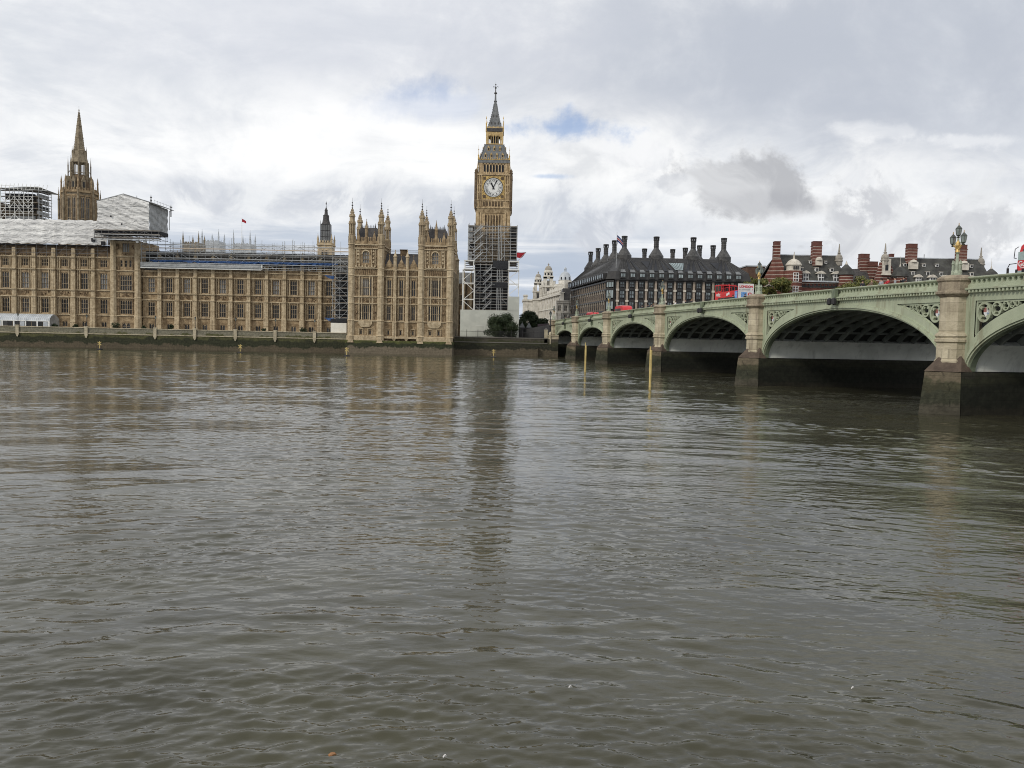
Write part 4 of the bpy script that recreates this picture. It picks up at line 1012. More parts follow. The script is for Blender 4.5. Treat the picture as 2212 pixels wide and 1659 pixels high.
for x in (-66.9, -66.2, -64.5, -63.8):
    b = MB(vt); b.lathe(x, 290.6, [(.1, 42.5), (.1, 43.3), (.02, 44.0)], 4); b.build('finial', 'finial')
for x in (-66.0, -64.7): window(vt, x, 289.55, 31.0, .8, 2.6, 1, 1, bar=.1)

# ------------------------------------------------------------------ distant white pinnacled towers and the red flag
def pin_tower(px0, px1, ptop, pbase, Y, label, m='portland'):
    k = 2212/4032
    x0, zt = at(px0, ptop, Y); x1, _ = at(px1, ptop, Y); zb = Z_(px0, pbase, Y)-1.6
    t = thing('abbey_tower', label, 'tower', ((x0+x1)/2, Y, 4.9), group='pale pinnacled towers far behind the roof scaffold')
    w_ = x1-x0; r = w_*.045
    b = MB(t); b.box(x0, x1, Y, Y+w_, 4.9, zb)
    for i in range(7): b.box(x0+w_*(i+.2)/7, x0+w_*(i+.8)/7, Y-.1, Y+.4, zb, zb+w_*.06)
    b.build('wall', m)
    for x, y in ((x0+r, Y), (x0+w_*.24, Y+w_), (x1-r, Y), (x1-w_*.16+r*2, Y+w_)):
        b = MB(t); pinnacle(b, x, y, r, zb-2, zb+(zt-zb)*.35, zt-(0 if y == Y else 1.3), 6, True); b.build('pinnacle', m)
k_ = 2212/4032
def z2p(x, y): return (650+x*770/1879)*k_, (750+y*770/1879)*k_
def tw(xa, xb, yt, yb, Y, label, m): 
    a = z2p(xa, yt); c = z2p(xb, yb); pin_tower(a[0], c[0], a[1], c[1], Y, label, m)
tw(650, 825, 372, 485, 470, 'white pinnacled tower with its pinnacles right under the red flag', 'lead')  # this tower and the next: distance haze put into a lead-grey colour
tw(348, 522, 366, 455, 470, 'white pinnacled tower left of the red flag', 'lead')
tw(165, 330, 384, 470, 440, 'grey stubby pinnacles beside the sheeted box', 'grey_stone')
Yf = 462; fx, fz = at(*z2p(738, 272), Yf); _, fz0 = at(*z2p(738, 470), Yf)
fl = thing('flagpole', 'thin white flagpole flying a small red flag over the palace roof', 'flag', (fx, Yf, fz0-10))
b = MB(fl); b.tube((fx, Yf, fz0-10), (fx, Yf, fz+.6), .16, 6, .1); b.build('pole', 'white_gantry')
def flag(root, x, y, z, w_, h_, m, droop=.5, name='flag', n=10):
    V = []
    for i in range(n+1):
        t = i/n
        for j in range(5): V.append((x+w_*t, y+.25*math.sin(t*7)*w_*.12, z-h_*j/4*(1-.25*t)-droop*t**1.4*h_))
    b = MB(root); b.add(V, [(5*i+j, 5*i+j+1, 5*i+j+6, 5*i+j+5) for i in range(n) for j in range(4)]); return b.build(name, m, smooth=True)
flag(fl, fx, Yf, fz, 2.3, 1.7, 'flag_red', .75)

# ------------------------------------------------------------------ the clock tower
BX, BY = -8.15, 310.0
ct = thing('clock_tower', 'tall ochre gothic clock tower with white dial, its lower half inside scaffolding', 'clock tower', (BX, BY, 4.9))
def four(b):
    for i in range(4):
        b.T = Matrix.Translation((BX, BY, 0)) @ Matrix.Rotation(i*math.pi/2, 4, 'Z'); yield i
    b.T = None
b = MB(ct); b.box(BX-5.75, BX+5.75, BY-5.75, BY+5.75, 4.9, 50.4); b.build('shaft', 'ben_stone')
b = MB(ct)
for i in four(b):
    for s in (-1, 1):
        for x, w_, d in ((5.55, .48, .42), (4.45, .22, .3)): b.box(s*x-w_, s*x+w_, -5.75-d, -5.74, 5, 50.2)
    for x in (-3.0, -2.0, -1.0, 0, 1.0, 2.0, 3.0): b.box(x-.17, x+.17, -5.75-.32, -5.74, 5, 49.2)
    for z in (20, 34, 43.4): b.box(-3.6, 3.6, -5.95, -5.74, z-.2, z+.2)
b.build('shaft_rib', 'ben_stone')
b = MB(ct)
for i in four(b):
    for x in (-2.5, -1.5, -.5, .5, 1.5, 2.5): b.box(x-.28, x+.28, -5.80, -5.745, 36, 48.6)
b.build('shaft_slot', 'ben_dark')
b = MB(ct); b.frus(BX, BY, 5.95, 5.95, 49.4, 6.6, 6.6, 51.2); b.box(BX-6.45, BX+6.45, BY-6.45, BY+6.45, 51.2, 54.0); b.box(BX-6.75, BX+6.75, BY-6.75, BY+6.75, 51.1, 51.45); b.box(BX-6.7, BX+6.7, BY-6.7, BY+6.7, 53.7, 54.05); b.build('corbel_stage', 'ben_stone')
b = MB(ct); c_ = MB(ct)
for i in four(b):
    c_.T = b.T
    for j in range(7):
        x = -3.3+1.1*j; b.box(x-.34, x+.34, -6.50, -6.44, 51.75, 53.1); b.prism([(x-.34, 53.1), (x+.34, 53.1), (x, 53.5)], -6.5, -6.44)
        c_.box(x-.62, x-.46, -6.72, -6.44, 51.5, 53.7)
    for s in (-1, 1):
        for j in range(3): c_.box(s*(4.4+j*.7)-.1, s*(4.4+j*.7)+.1, -6.62, -6.44, 51.6, 53.6)
c_.T = None; b.build('arcade', 'ben_dark'); c_.build('arcade_shaft', 'ben_stone')
b = MB(ct); b.box(BX-6.3, BX+6.3, BY-6.3, BY+6.3, 54.0, 63.3)
for i in four(b):
    for s in (-1, 1):
        for x in (4.35, 5.0, 5.65): b.box(s*x-.16, s*x+.16, -6.62, -6.29, 54.1, 63)
        for z in (56.6, 59.4): b.box(s*5-.9, s*5+.9, -6.55, -6.29, z-.25, z+.25)
    b.box(-6.5, 6.5, -6.75, -6.29, 62.7, 63.2)
b.build('clock_stage', 'ben_stone')
for s in (-1, 1):
    for t in (-1, 1):
        b = MB(ct); b.lathe(BX+s*6.25, BY+t*6.25, [(.3, 50.3), (.6, 51.3), (.6, 63.3), (.75, 63.5), (.5, 63.8), (.62, 64.2), (.45, 64.6), (.12, 65.0), (.02, 65.3)], 8); b.build('corner_shaft', 'ben_dark')
        b = MB(ct); pinnacle(b, BX+s*5.75, BY+t*5.75, .30, 63.3, 65.6, 67.9, 6, False); b.build('pinnacle', 'ben_stone')
b = MB(ct)
for i in four(b):
    for j in range(12): x = -3.85+.7*j; b.lathe(x, -6.6, [(.2, 62.75), (.2, 63.0)], 6) if False else b.box(x-.18, x+.18, -6.85, -6.5, 62.75, 63.1)
    for j in range(16): x = -5.6+.75*j; b.box(x-.22, x+.22, -6.4, -6.1, 63.3, 63.95)
b.build('balustrade', 'ben_stone')
# the four dials
def text_mesh(txt, size, m, name='lettering', thick=.02, bold=False):
    cu = bpy.data.curves.new('lettering', 'FONT'); cu.body = txt; cu.size = size; cu.align_x = 'CENTER'; cu.align_y = 'CENTER'; cu.extrude = thick
    if bold: cu.offset = size*.018
    o = bpy.data.objects.new('tmp', cu); C.objects.link(o); dg = bpy.context.evaluated_depsgraph_get(); dg.update()
    me = bpy.data.meshes.new_from_object(o.evaluated_get(dg)); bpy.data.objects.remove(o); me.name = name
    me.materials.clear(); me.materials.append(M[m]); return me
def text(root, txt, size, m, T, thick=.02, bold=False, name='lettering'):
    me = text_mesh(txt, size, m, name, thick, bold); me.transform(T); me.transform(Matrix.Translation(-Vector(root.location)) if not any(root.rotation_euler) and root.parent is None else Matrix.Identity(4))
    o = bpy.data.objects.new(name, me); C.objects.link(o); o.parent = root; return o
UP = Matrix.Rotation(math.pi/2, 4, 'X')
ZC = 58.4
def ring(b, r0_, r1_, y0, y1, n=48, a0=0, a1=2*math.pi):
    for i in range(n):
        p, q = a0+(a1-a0)*i/n, a0+(a1-a0)*(i+1)/n
        c = [(r0_*math.cos(p), r0_*math.sin(p)), (r1_*math.cos(p), r1_*math.sin(p)), (r1_*math.cos(q), r1_*math.sin(q)), (r0_*math.cos(q), r0_*math.sin(q))]
        b.add([(x, y0, ZC+z) for x, z in c] + [(x, y1, ZC+z) for x, z in c], [(3, 2, 1, 0), (4, 5, 6, 7), (0, 1, 5, 4), (2, 3, 7, 6)])
for i in range(4):
    if i == 2: continue
    T = Matrix.Translation((BX, BY, 0)) @ Matrix.Rotation(i*math.pi/2, 4, 'Z'); Y0 = -6.34
    b = MB(ct, T); b.box(-3.98, 3.98, Y0-.14, Y0, ZC-3.98, ZC+3.98); fr = b.build('dial_frame', 'dial_gold')
    b = MB(ct, T)
    for s in (-1, 1):
        for t in (-1, 1):
            for k2 in range(3): b.lathe(0, 0, [(.1, 0)], 3) if False else None
            b.box(s*3.2-.55, s*3.2+.55, Y0-.17, Y0-.13, ZC+t*3.2-.55, ZC+t*3.2+.55)
    b.build('spandrel', 'ben_dark', fr)
    b = MB(ct, T); ring(b, .01, 3.35, Y0-.24, Y0-.1, 60); di = b.build('clock_face', 'white_dial')
    b = MB(ct, T); ring(b, 3.32, 3.55, Y0-.30, Y0-.1, 60); b.build('rim', 'black', di)
    b = MB(ct, T); ring(b, 3.55, 3.72, Y0-.28, Y0-.1, 60); b.build('rim', 'gold', fr)
    b = MB(ct, T); ring(b, 2.92, 2.98, Y0-.27, Y0-.2, 60); ring(b, 1.93, 2.0, Y0-.27, Y0-.2, 60)
    for j in range(60):
        a = j*math.pi/30; b.tube((2.98*math.cos(a), Y0-.255, ZC+2.98*math.sin(a)), (3.3*math.cos(a), Y0-.255, ZC+3.3*math.sin(a)), .03, 4)
    for j in range(12):
        a = j*math.pi/6+math.pi/12; b.tube((1.95*math.cos(a), Y0-.25, ZC+1.95*math.sin(a)), (2.95*math.cos(a), Y0-.25, ZC+2.95*math.sin(a)), .02, 4)
    b.build('minute_track', 'black', di)
    for j, tx_ in enumerate(['XII', 'I', 'II', 'III', 'IV', 'V', 'VI', 'VII', 'VIII', 'IX', 'X', 'XI']):
        a = -j*math.pi/6
        text(ct, tx_, .95, 'black', T @ Matrix.Translation((0, Y0-.26, ZC)) @ UP @ Matrix.Rotation(a, 4, 'Z') @ Matrix.Translation((0, 2.46, 0)), bold=True, name='numeral').parent = di
    # 11:04
    for ang, ln, wd, nm in ((-2*math.pi*(4.2/60), 3.1, .13, 'minute_hand'), (-2*math.pi*(11.07/12), 1.95, .26, 'hour_hand')):
        H_ = T @ Matrix.Translation((0, Y0-(.34 if nm == 'hour_hand' else .42), ZC)) @ Matrix.Rotation(-ang, 4, 'Y')
        b = MB(ct, H_); b.prism([(-wd*.7, -.75), (wd*.7, -.75), (wd, 0), (wd*.9, ln*.72), (wd*1.7, ln*.78), (0, ln), (-wd*1.7, ln*.78), (-wd*.9, ln*.72), (-wd, 0)], 0, .05); b.build(nm, 'black', di)
# belfry, iron roofs, lantern, spire
b = MB(ct); b.box(BX-5.2, BX+5.2, BY-5.2, BY+5.2, 63.3, 67.3)
for i in four(b):
    for s in (-1, 1): b.box(s*4.6-.75, s*4.6+.75, -5.45, -5.19, 63.4, 67.2)
    for j in range(8): x = -3.8+1.085*j; b.box(x-.17, x+.17, -5.5, -5.19, 63.6, 67.1)
    b.box(-5.4, 5.4, -5.5, -5.19, 66.75, 67.3); b.box(-5.4, 5.4, -5.48, -5.19, 63.35, 63.9)
b.build('belfry', 'ben_stone')
for i in (0, 1, 3):
    T = Matrix.Translation((BX, BY, 0)) @ Matrix.Rotation(i*math.pi/2, 4, 'Z')
    for j in range(7): b = MB(ct, T); x = -3.26+1.085*j; b.prism([(x-.37, 63.9), (x+.37, 63.9), (x+.37, 66.3), (x, 66.75), (x-.37, 66.3)], -5.24, -5.18); b.build('belfry_opening', 'black')
b = MB(ct); b.frus(BX, BY, 5.75, 5.75, 67.3, 5.65, 5.65, 68.5); pv_ = [(5.35, 68.5), (4.75, 69.8), (4.2, 71.4), (3.65, 73.2), (3.35, 74.3)]
for (a0, z0), (a1, z1) in zip(pv_, pv_[1:]): b.frus(BX, BY, a0, a0, z0, a1, a1, z1)
for s in (-1, 1):
    for t in (-1, 1):
        for (a0, z0), (a1, z1) in zip(pv_, pv_[1:]):
            b.tube((BX+s*a0, BY+t*a0, z0), (BX+s*a1, BY+t*a1, z1), .16, 4)
            for k2 in range(2): f_ = k2/2+.25; a = a0+(a1-a0)*f_; b.frus(BX+s*(a+.12), BY+t*(a+.12), .14, .14, z0+(z1-z0)*f_, .05, .05, z0+(z1-z0)*f_+.35)
b.build('lower_roof', 'iron_roof')
b = MB(ct)
for i in four(b):
    for j in range(14): x = -5.2+.8*j; b.box(x-.12, x+.12, -5.8, -5.6, 68.4, 69.1)
    b.box(-5.7, 5.7, -5.78, -5.6, 68.35, 68.5)
    for s in (-1, 1): b.lathe(s*5.55, -5.55, [(.28, 68.4), (.2, 69.6), (.28, 69.8), (.06, 70.3), (.05, 71.8), (.26, 71.9), (.04, 72.1), (.02, 73.4)], 6)
b.build('roof_cresting', 'gold')
for i in range(4):
    T = Matrix.Translation((BX, BY, 0)) @ Matrix.Rotation(i*math.pi/2, 4, 'Z')
    for z, n, y in ((70.0, 4, -4.75), (72.6, 3, -3.95)):
        for j in range(n):
            b = MB(ct, T); x = (j-(n-1)/2)*2.05; b.box(x-.34, x+.34, y-.25, y+.8, z-.75, z+.35); b.prism([(x-.45, z+.35), (x+.45, z+.35), (x, z+1.1)], y-.3, y+.9); d_ = b.build('roof_dormer', 'lantern_stone')
            b = MB(ct, T); b.box(x-.2, x+.2, y-.27, y-.24, z-.6, z+.3); b.build('opening', 'black', d_)
b = MB(ct)
for i in four(b):
    for s in (-1, 1): b.box(s*2.75-.32, s*2.75+.32, -3.1, -2.45, 74.3, 79.0)
    for j in range(6): x = -2.1+.84*j; b.box(x-.09, x+.09, -3.0, -2.8, 74.6, 78.6)
    b.box(-2.9, 2.9, -3.02, -2.6, 74.3, 74.75); b.box(-2.9, 2.9, -3.02, -2.6, 77.6, 78.9)
    for j in range(12): x = -2.75+.5*j; b.box(x-.09, x+.09, -3.12, -2.95, 77.2, 78.8)
    b.box(-3.1, 3.1, -3.15, -2.6, 80.2, 80.4)
    for j in range(13): x = -2.85+.475*j; b.frus(x, -3.05, .14, .1, 80.4, .04, .04, 80.95)
b.build('lantern', 'lantern_stone')
b = MB(ct); b.box(BX-1.5, BX+1.5, BY-1.5, BY+1.5, 74.3, 78.9); b.box(BX-3.2, BX+3.2, BY-3.2, BY+3.2, 78.95, 80.2); b.box(BX-3.4, BX+3.4, BY-3.4, BY+3.4, 73.9, 74.3); b.build('lantern_core', 'slate')
b = MB(ct); pv_ = [(2.62, 80.4), (1.95, 82.6), (1.35, 85.0), (.85, 87.6), (.48, 89.6), (.36, 90.4), (.24, 93.2)]
for (a0, z0), (a1, z1) in zip(pv_, pv_[1:]): b.frus(BX, BY, a0, a0, z0, a1, a1, z1)
for s in (-1, 1):
    for t in (-1, 1):
        for (a0, z0), (a1, z1) in zip(pv_[:4], pv_[1:5]):
            for k2 in range(3): f_ = (k2+.5)/3; a = a0+(a1-a0)*f_+.05; b.frus(BX+s*a, BY+t*a, .13, .13, z0+(z1-z0)*f_-.1, .04, .04, z0+(z1-z0)*f_+.25)
b.box(BX-.55, BX+.55, BY-.55, BY+.55, 90.3, 90.6); b.build('spire', 'iron_roof')
for i in range(4):
    T = Matrix.Translation((BX, BY, 0)) @ Matrix.Rotation(i*math.pi/2, 4, 'Z')
    for z, n in ((82.0, 3), (84.6, 2), (87.2, 1)):
        for j in range(n):
            b = MB(ct, T); x = (j-(n-1)/2)*1.25; y = -(2.62-(z-80.4)*.29); b.box(x-.2, x+.2, y-.12, y+.5, z-.3, z+.25); b.prism([(x-.26, z+.25), (x+.26, z+.25), (x, z+.65)], y-.14, y+.5); b.build('spire_dormer', 'finial')
b = MB(ct); b.lathe(BX, BY, [(.24, 93.0), (.55, 93.2), (.6, 93.5), (.2, 93.8), (.16, 95.0), (.45, 95.3), (.14, 95.5), (.1, 96.3), (.28, 96.5), (.03, 96.8), (.03, 97.5)], 8)
for s in (-1, 1): b.tube((BX, BY, 95.4), (BX+s*.8, BY, 95.9), .07, 4); b.tube((BX+s*.8, BY, 95.9), (BX+s*.9, BY, 95.4), .06, 4); b.tube((BX, BY, 95.4), (BX, BY+s*.8, 95.9), .07, 4)
b.build('finial', 'finial')
for s in (-1, 1):
    for t in (-1, 1):
        b = MB(ct); b.lathe(BX+s*3.05, BY+t*3.05, [(.25, 78.9), (.2, 81.6), (.26, 81.7), (.06, 82.2), (.05, 83.4), (.2, 83.5), (.02, 84.4)], 6); b.build('pinnacle', 'gold')

# ------------------------------------------------------------------ clock tower scaffolding, gantries, hoarding
cf = thing('tower_scaffold', 'tall grey tube scaffold with stairs wrapped around the lower half of the clock tower', 'scaffold', (-8, 296, 4.9))
q_ = random.Random(21)
YF = 298.5
xs_u = lin(-16.4, .6, 9); zs_u = lin(31.6, 43.9, 7)
scaffold(cf, xs_u, [YF, 302.5], zs_u, .085, 'steel', boards=range(7), brace=.22, seed=31, over_=1.6)
for z in zs_u:
    for xa, xb in ((-16.5, -14.4), (-1.9, .65)):
        b = MB(cf); b.box(xa, xb, YF+1.7, YF+18, z+.06, z+.15); b.box(xb-.1 if xa < -5 else xa, xb if xa < -5 else xa+.1, YF+1.7, YF+18, z+.2, z+1.5); b.build('side_platform', 'boards')
xs_l = lin(-14.0, -2.2, 7); zs_l = lin(14.4, 30.4, 9)
scaffold(cf, xs_l, [YF], zs_l, .09, 'steel', boards=None, brace=.2, seed=33, over_=.5)
for z in zs_l: 
    b = MB(cf); b.box(-14.2, -2.0, YF+.1, YF+2.2, z+.06, z+.15); b.box(-14.2, -2.0, YF-.03, YF+.02, z+.1, z+.3); b.build('platform', 'boards')
for x in (-5.9, -5.3, -4.7): b = MB(cf); b.tube((x, YF-.2, 14), (x, YF-.2, 44.5), .12, 4); b.build('hoist_mast', 'steel')
b = MB(cf); b.box(-14.0, -2.2, YF+2.8, YF+3.1, 14.2, 31.2); b.build('netting', 'debris_net')
def stairs(x0, x1, zs):
    for i, (z0, z1) in enumerate(zip(zs, zs[1:])):
        b = MB(cf); b.tube((x0, YF-.7, z0), (x1, YF-.7, z1), .17, 4); b.tube((x0, YF-.7, z0+1.0), (x1, YF-.7, z1+1.0), .07, 4); b.tube((x0, YF-.1, z0+.3), (x1, YF-.1, z1+.3), .12, 4)
        for k2 in range(6): t = k2/5; b.tube((x0+(x1-x0)*t, YF-.7, z0+(z1-z0)*t), (x0+(x1-x0)*t, YF-.7, z0+(z1-z0)*t+1.0), .045, 4)
        b.box(x1, x1+1.3, YF-.9, YF+.2, z1-.06, z1+.06); b.build('stair', 'steel')
stairs(-14.6, -11.3, [31.6+i*3.075 for i in range(5)]); stairs(-11.0, -8.0, [14.4+i*3.0 for i in range(6)])
for x0, x1, z0, z1 in ((-7.7, -2.1, 28.9, 32.0), (-7.6, -2.5, 22.5, 24.4)):
    b = MB(cf); b.box(x0, x1, YF-.45, YF-.25, z0, z1); b.build('dark_panel', 'debris_net')
# outer returns of the scaffold
for x in (-16.6, .75):
    for z in zs_u: b = MB(cf); b.tube((x, YF, z), (x, YF+20, z), .09, 4); b.build('side_ledger', 'steel')
    for j in range(4): b = MB(cf); b.tube((x, YF+1+j*5, 31), (x, YF+1+j*5, 44.8), .10, 4); b.build('side_upright', 'steel')
b = MB(cf); b.box(-16.4, -15.0, YF+.4, YF+.5, 38.5, 43.5); b.box(-16.4, -15.2, YF+.4, YF+.5, 31.5, 35); b.build('pale_sheet', 'grey_sheet')
for x0, z0, z1 in ((-15.9, 36.2, 38.2), (-1.6, 39.2, 42.8), (-1.4, 33.0, 36.5)):
    b = MB(cf); b.box(x0, x0+1.9, YF+.6, YF+.7, z0, z1); b.build('dark_sheet', 'debris_net')
for nm, xa, xb in (('left', -17.9, -13.9), ('right', -1.9, 1.6)):
    gt = thing('lattice_gantry', 'white steel lattice gantry tower left of the scaffold stairs' if nm == 'left' else 'white steel lattice gantry tower above the hoarding step at the right', 'gantry', ((xa+xb)/2, 294, 4.9), group='white lattice gantry towers beside the clock tower')
    zb = 14.0 if nm == 'left' else 18.0
    for x in (xa, xb):
        for y in (293.2, 298): b = MB(gt); b.tube((x, y, 5), (x, y, 28.4), .17, 4); b.build('leg', 'white_gantry')
    lv = [14.2, 18.0, 23.6, 28.2]
    for z in lv:
        b = MB(gt); b.tube((xa, 293.2, z), (xb, 293.2, z), .16, 4); b.tube((xa, 298, z), (xb, 298, z), .14, 4); b.tube((xa, 293.2, z), (xa, 298, z), .14, 4); b.tube((xb, 293.2, z), (xb, 298, z), .14, 4); b.build('girt', 'white_gantry')
    for i, (z0, z1) in enumerate(((14.2, 21), (21, 28.2))) if nm == 'left' else enumerate(((17, 22.6), (22.6, 28.2))):
        zm = (z0+z1)/2
        b = MB(gt); b.tube((xb, 293.15, z1 if i else z0), (xa, 293.15, zm), .14, 4); b.build('brace', 'white_gantry'); b = MB(gt); b.tube((xa, 293.15, zm), (xb, 293.15, z0 if i else z1), .14, 4); b.build('brace', 'white_gantry')
    b = MB(gt); xo = xa+.7 if nm == 'left' else xa; xe = xb-.3 if nm == 'left' else xb-.3
    b.box(xo-.3, xe+.3, 292.9, 299, 31.2, 31.55); b.box(xo-.4, xe+.2, 292.8, 299, 28.3, 28.6)
    for x in (xo, xe): b.box(x-.18, x+.18, 293, 293.4, 28.6, 31.2)
    b.build('head_frame', 'white_gantry')
    b = MB(gt)
    for z in (29, 29.6, 30.2, 30.8): b.box(xo, xe, 294, 294.3, z, z+.25)
    b.build('louvre', 'steel_dark')
hd = thing('site_hoarding', 'pale grey-green site hoarding with a taller right end, round the foot of the clock tower', 'hoarding', (-8, 290, 4.9))
b = MB(hd); b.box(-18.4, 1.95, 291, 292.8, 4.9, 14.25); b.box(-18.4, -17.9, 292.8, 312, 4.9, 14.25); b.build('panel', 'hoarding')
b = MB(hd); b.box(-2.0, 1.95, 290.9, 292.9, 14.25, 19.1); b.box(1.6, 1.95, 292.9, 316, 4.9, 19.1); b.build('raised_panel', 'hoarding')
b = MB(hd); b.box(-13.2, -9.8, 290.93, 291, 7.2, 7.3); b.box(-13.2, -9.8, 290.93, 291, 8.7, 8.8); b.box(-13.25, -13.15, 290.93, 291, 5, 8.8); b.box(-9.85, -9.75, 290.93, 291, 5, 8.8); b.build('gate_outline', 'white_gantry')
bn = thing('banner', 'dark red banner on a slanting pole at the right edge of the tower scaffold', 'banner', (.6, 297, 33))
b = MB(bn); b.tube((.8, 297, 31.6), (4.0, 297, 35.0), .09, 6); b.tube((.8, 297, 34.9), (4.0, 297, 35.0), .05, 6); b.build('pole', 'steel')
b = MB(bn); V = [(.75, 297, 34.85), (2.3, 297.05, 34.8), (3.85, 297, 34.95), (3.3, 297.1, 34.0), (2.6, 297, 33.1), (1.7, 297.08, 32.95), (.75, 297, 33.1)]; b.poly(*V); b.poly(*[(x, y+.04, z) for x, y, z in reversed(V)]); b.build('cloth', 'flag_red')

# lower gothic wing between the pavilion and the clock tower
wg = thing('palace_wing', 'dark brown gothic wing behind the left lattice gantry, in the gap beside the pavilion', 'palace', (-18, 306, 4.9))
WS = -2.6
b = MB(wg); hs = [(x-.6, x+.6, z, z+4.2) for x in (-21.6, -19.2, -16.8, -14.4) for z in (9, 16)]
b.wall(-23, -13, 4.9, 24.0, 305, hs); b.box(-23, -13, 305.5, 316, 4.9, 23.9); b.build('wall', 'ben_dark')
for h in hs: window(wg, (h[0]+h[1])/2, 305, h[2], 1.2, 4.2, 2, 1)
b = MB(wg); b.add([(-23, 305.5, 23.9), (-13, 305.5, 23.9), (-13, 311, 28.5), (-23, 311, 28.5), (-13, 316, 23.9), (-23, 316, 23.9)], [(0, 1, 2, 3), (3, 2, 4, 5)]); b.build('roof', 'iron_roof')
for x in (-20.4, -18.0, -15.6): b = MB(wg); b.box(x-.4, x+.4, 304.3, 304.99, 4.9, 24.2); pinnacle(b, x, 304.7, .4, 24.2, 26.2, 29.0); b.build('buttress', 'grey_stone')

# ------------------------------------------------------------------ trees and shrubs
def leaf_mesh(name, clumps, n, size, m, seed):
    """leaf sprays spread through a set of ellipsoid clumps"""
    r = np.random.RandomState(seed); cl = np.array(clumps, float)
    vol = cl[:, 3]*cl[:, 4]*cl[:, 5]; pick = r.choice(len(cl), n, p=vol**.75/np.sum(vol**.75))
    d = r.normal(size=(n, 3)); d /= np.linalg.norm(d, axis=1)[:, None]; rad = r.uniform(.15, 1, n)**.45*(1+.16*r.normal(size=n).clip(-1.5, 1.5))
    P = cl[pick, :3]+d*rad[:, None]*cl[pick, 3:6]
    nrm = d+.7*r.normal(size=(n, 3)); nrm /= np.linalg.norm(nrm, axis=1)[:, None]
    t = np.cross(nrm, r.normal(size=(n, 3))); t /= np.linalg.norm(t, axis=1)[:, None]; s = np.cross(nrm, t)
    L = size*r.uniform(.6, 1.35, n)[:, None]
    V = np.stack([P-t*L, P+s*L*.45, P+t*L, P-s*L*.45], 1).reshape(-1, 3)
    me = bpy.data.meshes.new(name); me.vertices.add(4*n); me.vertices.foreach_set('co', V.astype(np.float32).ravel()); me.loops.add(4*n); me.loops.foreach_set('vertex_index', np.arange(4*n, dtype=np.int32))
    me.polygons.add(n); me.polygons.foreach_set('loop_start', np.arange(0, 4*n, 4, dtype=np.int32)); me.update(calc_edges=True); me.materials.append(M[m]); return me
def tree(name, label, x, y, z0, w_, h, m, seed, n=9000, size=.28, trunk=.25, group=None, bushy=False):
    q = random.Random(seed); t = thing(name, label, 'tree' if name == 'tree' else 'shrub', (x, y, z0), group=group)
    cl = []
    for i in range(22 if not bushy else 38):
        a = q.uniform(0, 6.28); f_ = q.uniform(.0, 1)**.6; zz = q.uniform(trunk+.08, .92)
        env_ = math.sin(math.pi*min(1, max(.12, (zz-trunk*.6)/(1.05-trunk*.6))))**.6
        if bushy and zz < .62: env_ = .95
        rr = w_*.5*env_*f_*.82; s = w_*q.uniform(.11, .2)
        cl.append((rr*math.cos(a), rr*math.sin(a), zz*h, s, s, s*q.uniform(.6, .9)))
    me = leaf_mesh('crown', cl, n, size, m, seed); o = bpy.data.objects.new('crown', me); C.objects.link(o); o.parent = t
    b = MB(); r = w_*.03
    b.tube((0, 0, -.2), (0, 0, h*.45), r*1.4, 8, r*.8)
    for i in range(6):
        c = cl[i]; b.tube((0, 0, h*q.uniform(.2, .45)), c[:3], r*.6, 6, r*.15)
    o = bpy.data.objects.new('trunk', b.mesh('trunk', 'bark')); C.objects.link(o); o.parent = t
    return t
tree('shrub', 'big round dark bush in front of the pale hoarding below the clock tower', -4.4, 284, 4.9, 12.6, 7.3, 'leaf_dark', 3, 15000, .26, .0, bushy=True)
tree('tree', 'dark green tree right of the hoarding in front of the white stone buildings', 6.0, 318, 5.0, 9.6, 10.0, 'leaf_dark', 5, 15000, .30, .0, bushy=True)
tree('tree', 'low dark round-headed tree close against the right edge of the hoarding', 3.4, 312, 5.0, 6.5, 7.0, 'leaf_dark', 8, 6000, .28, .0, bushy=True)
tree('tree', 'small dark tree beside the embankment lamp, lower than its neighbour', 11.0, 322, 5.0, 7, 7.5, 'leaf_dark', 6, 7000, .28, .0, bushy=True)

# ------------------------------------------------------------------ embankment wall below the clock tower, railings, steps
ew = thing('embankment_wall', 'low dark weedy embankment wall between the pavilion and the bridge', 'wall', (-2, 233, -1.5))
b = MB(ew); b.box(-16.3, 12.6, 233.0, 240.2, -1.5, 4.85); b.build('wall', 'dark_wall')
b = MB(ew); b.box(-16.3, 9.6, 232.85, 233.5, 4.85, 5.1); b.box(-16.3, 9.6, 232.85, 233.0, 3.5, 3.75); b.build('coping', 'earth')
stp = MB()
for i in range(16): 
    x = .2+i*.42; stp.box(x, x+.43, 231.5, 232.98, -1.0, .1+i*.16)
o = solo(stp, 'stone_steps', 'dark_wall', 'weedy stone steps climbing from the water against the embankment wall', 'steps')
rl = thing('railing', 'black iron railing along the top of the embankment wall below the clock tower', 'railing', (-3, 234, 5.0))
b = MB(rl)
for i in range(88): x = -16.0+i*.29; b.tube((x, 234, 5.05), (x, 234, 6.75), .03, 4); 
b.build('bar', 'iron')
b = MB(rl); b.box(-16.1, 9.6, 233.97, 234.03, 6.55, 6.62); b.box(-16.1, 9.6, 233.97, 234.03, 5.2, 5.27)
for i in range(9): x = -16.0+i*3.1; b.box(x-.06, x+.06, 233.93, 234.07, 5.05, 7.1)
b.build('rail', 'iron')
gp = thing('gate_pier', 'buff stone pier capped with a ball at the end of the embankment railing', 'gate pier', (9.2, 233.6, 4.9))
b = MB(gp); b.box(8.7, 9.6, 233.0, 233.9, 3.8, 7.4); b.box(8.6, 9.7, 232.9, 234.0, 7.2, 7.45); b.build('shaft', 'granite')
b = MB(gp); b.frus(9.15, 233.45, .5, .5, 7.45, .12, .12, 8.0); b.build('cap', 'finial')
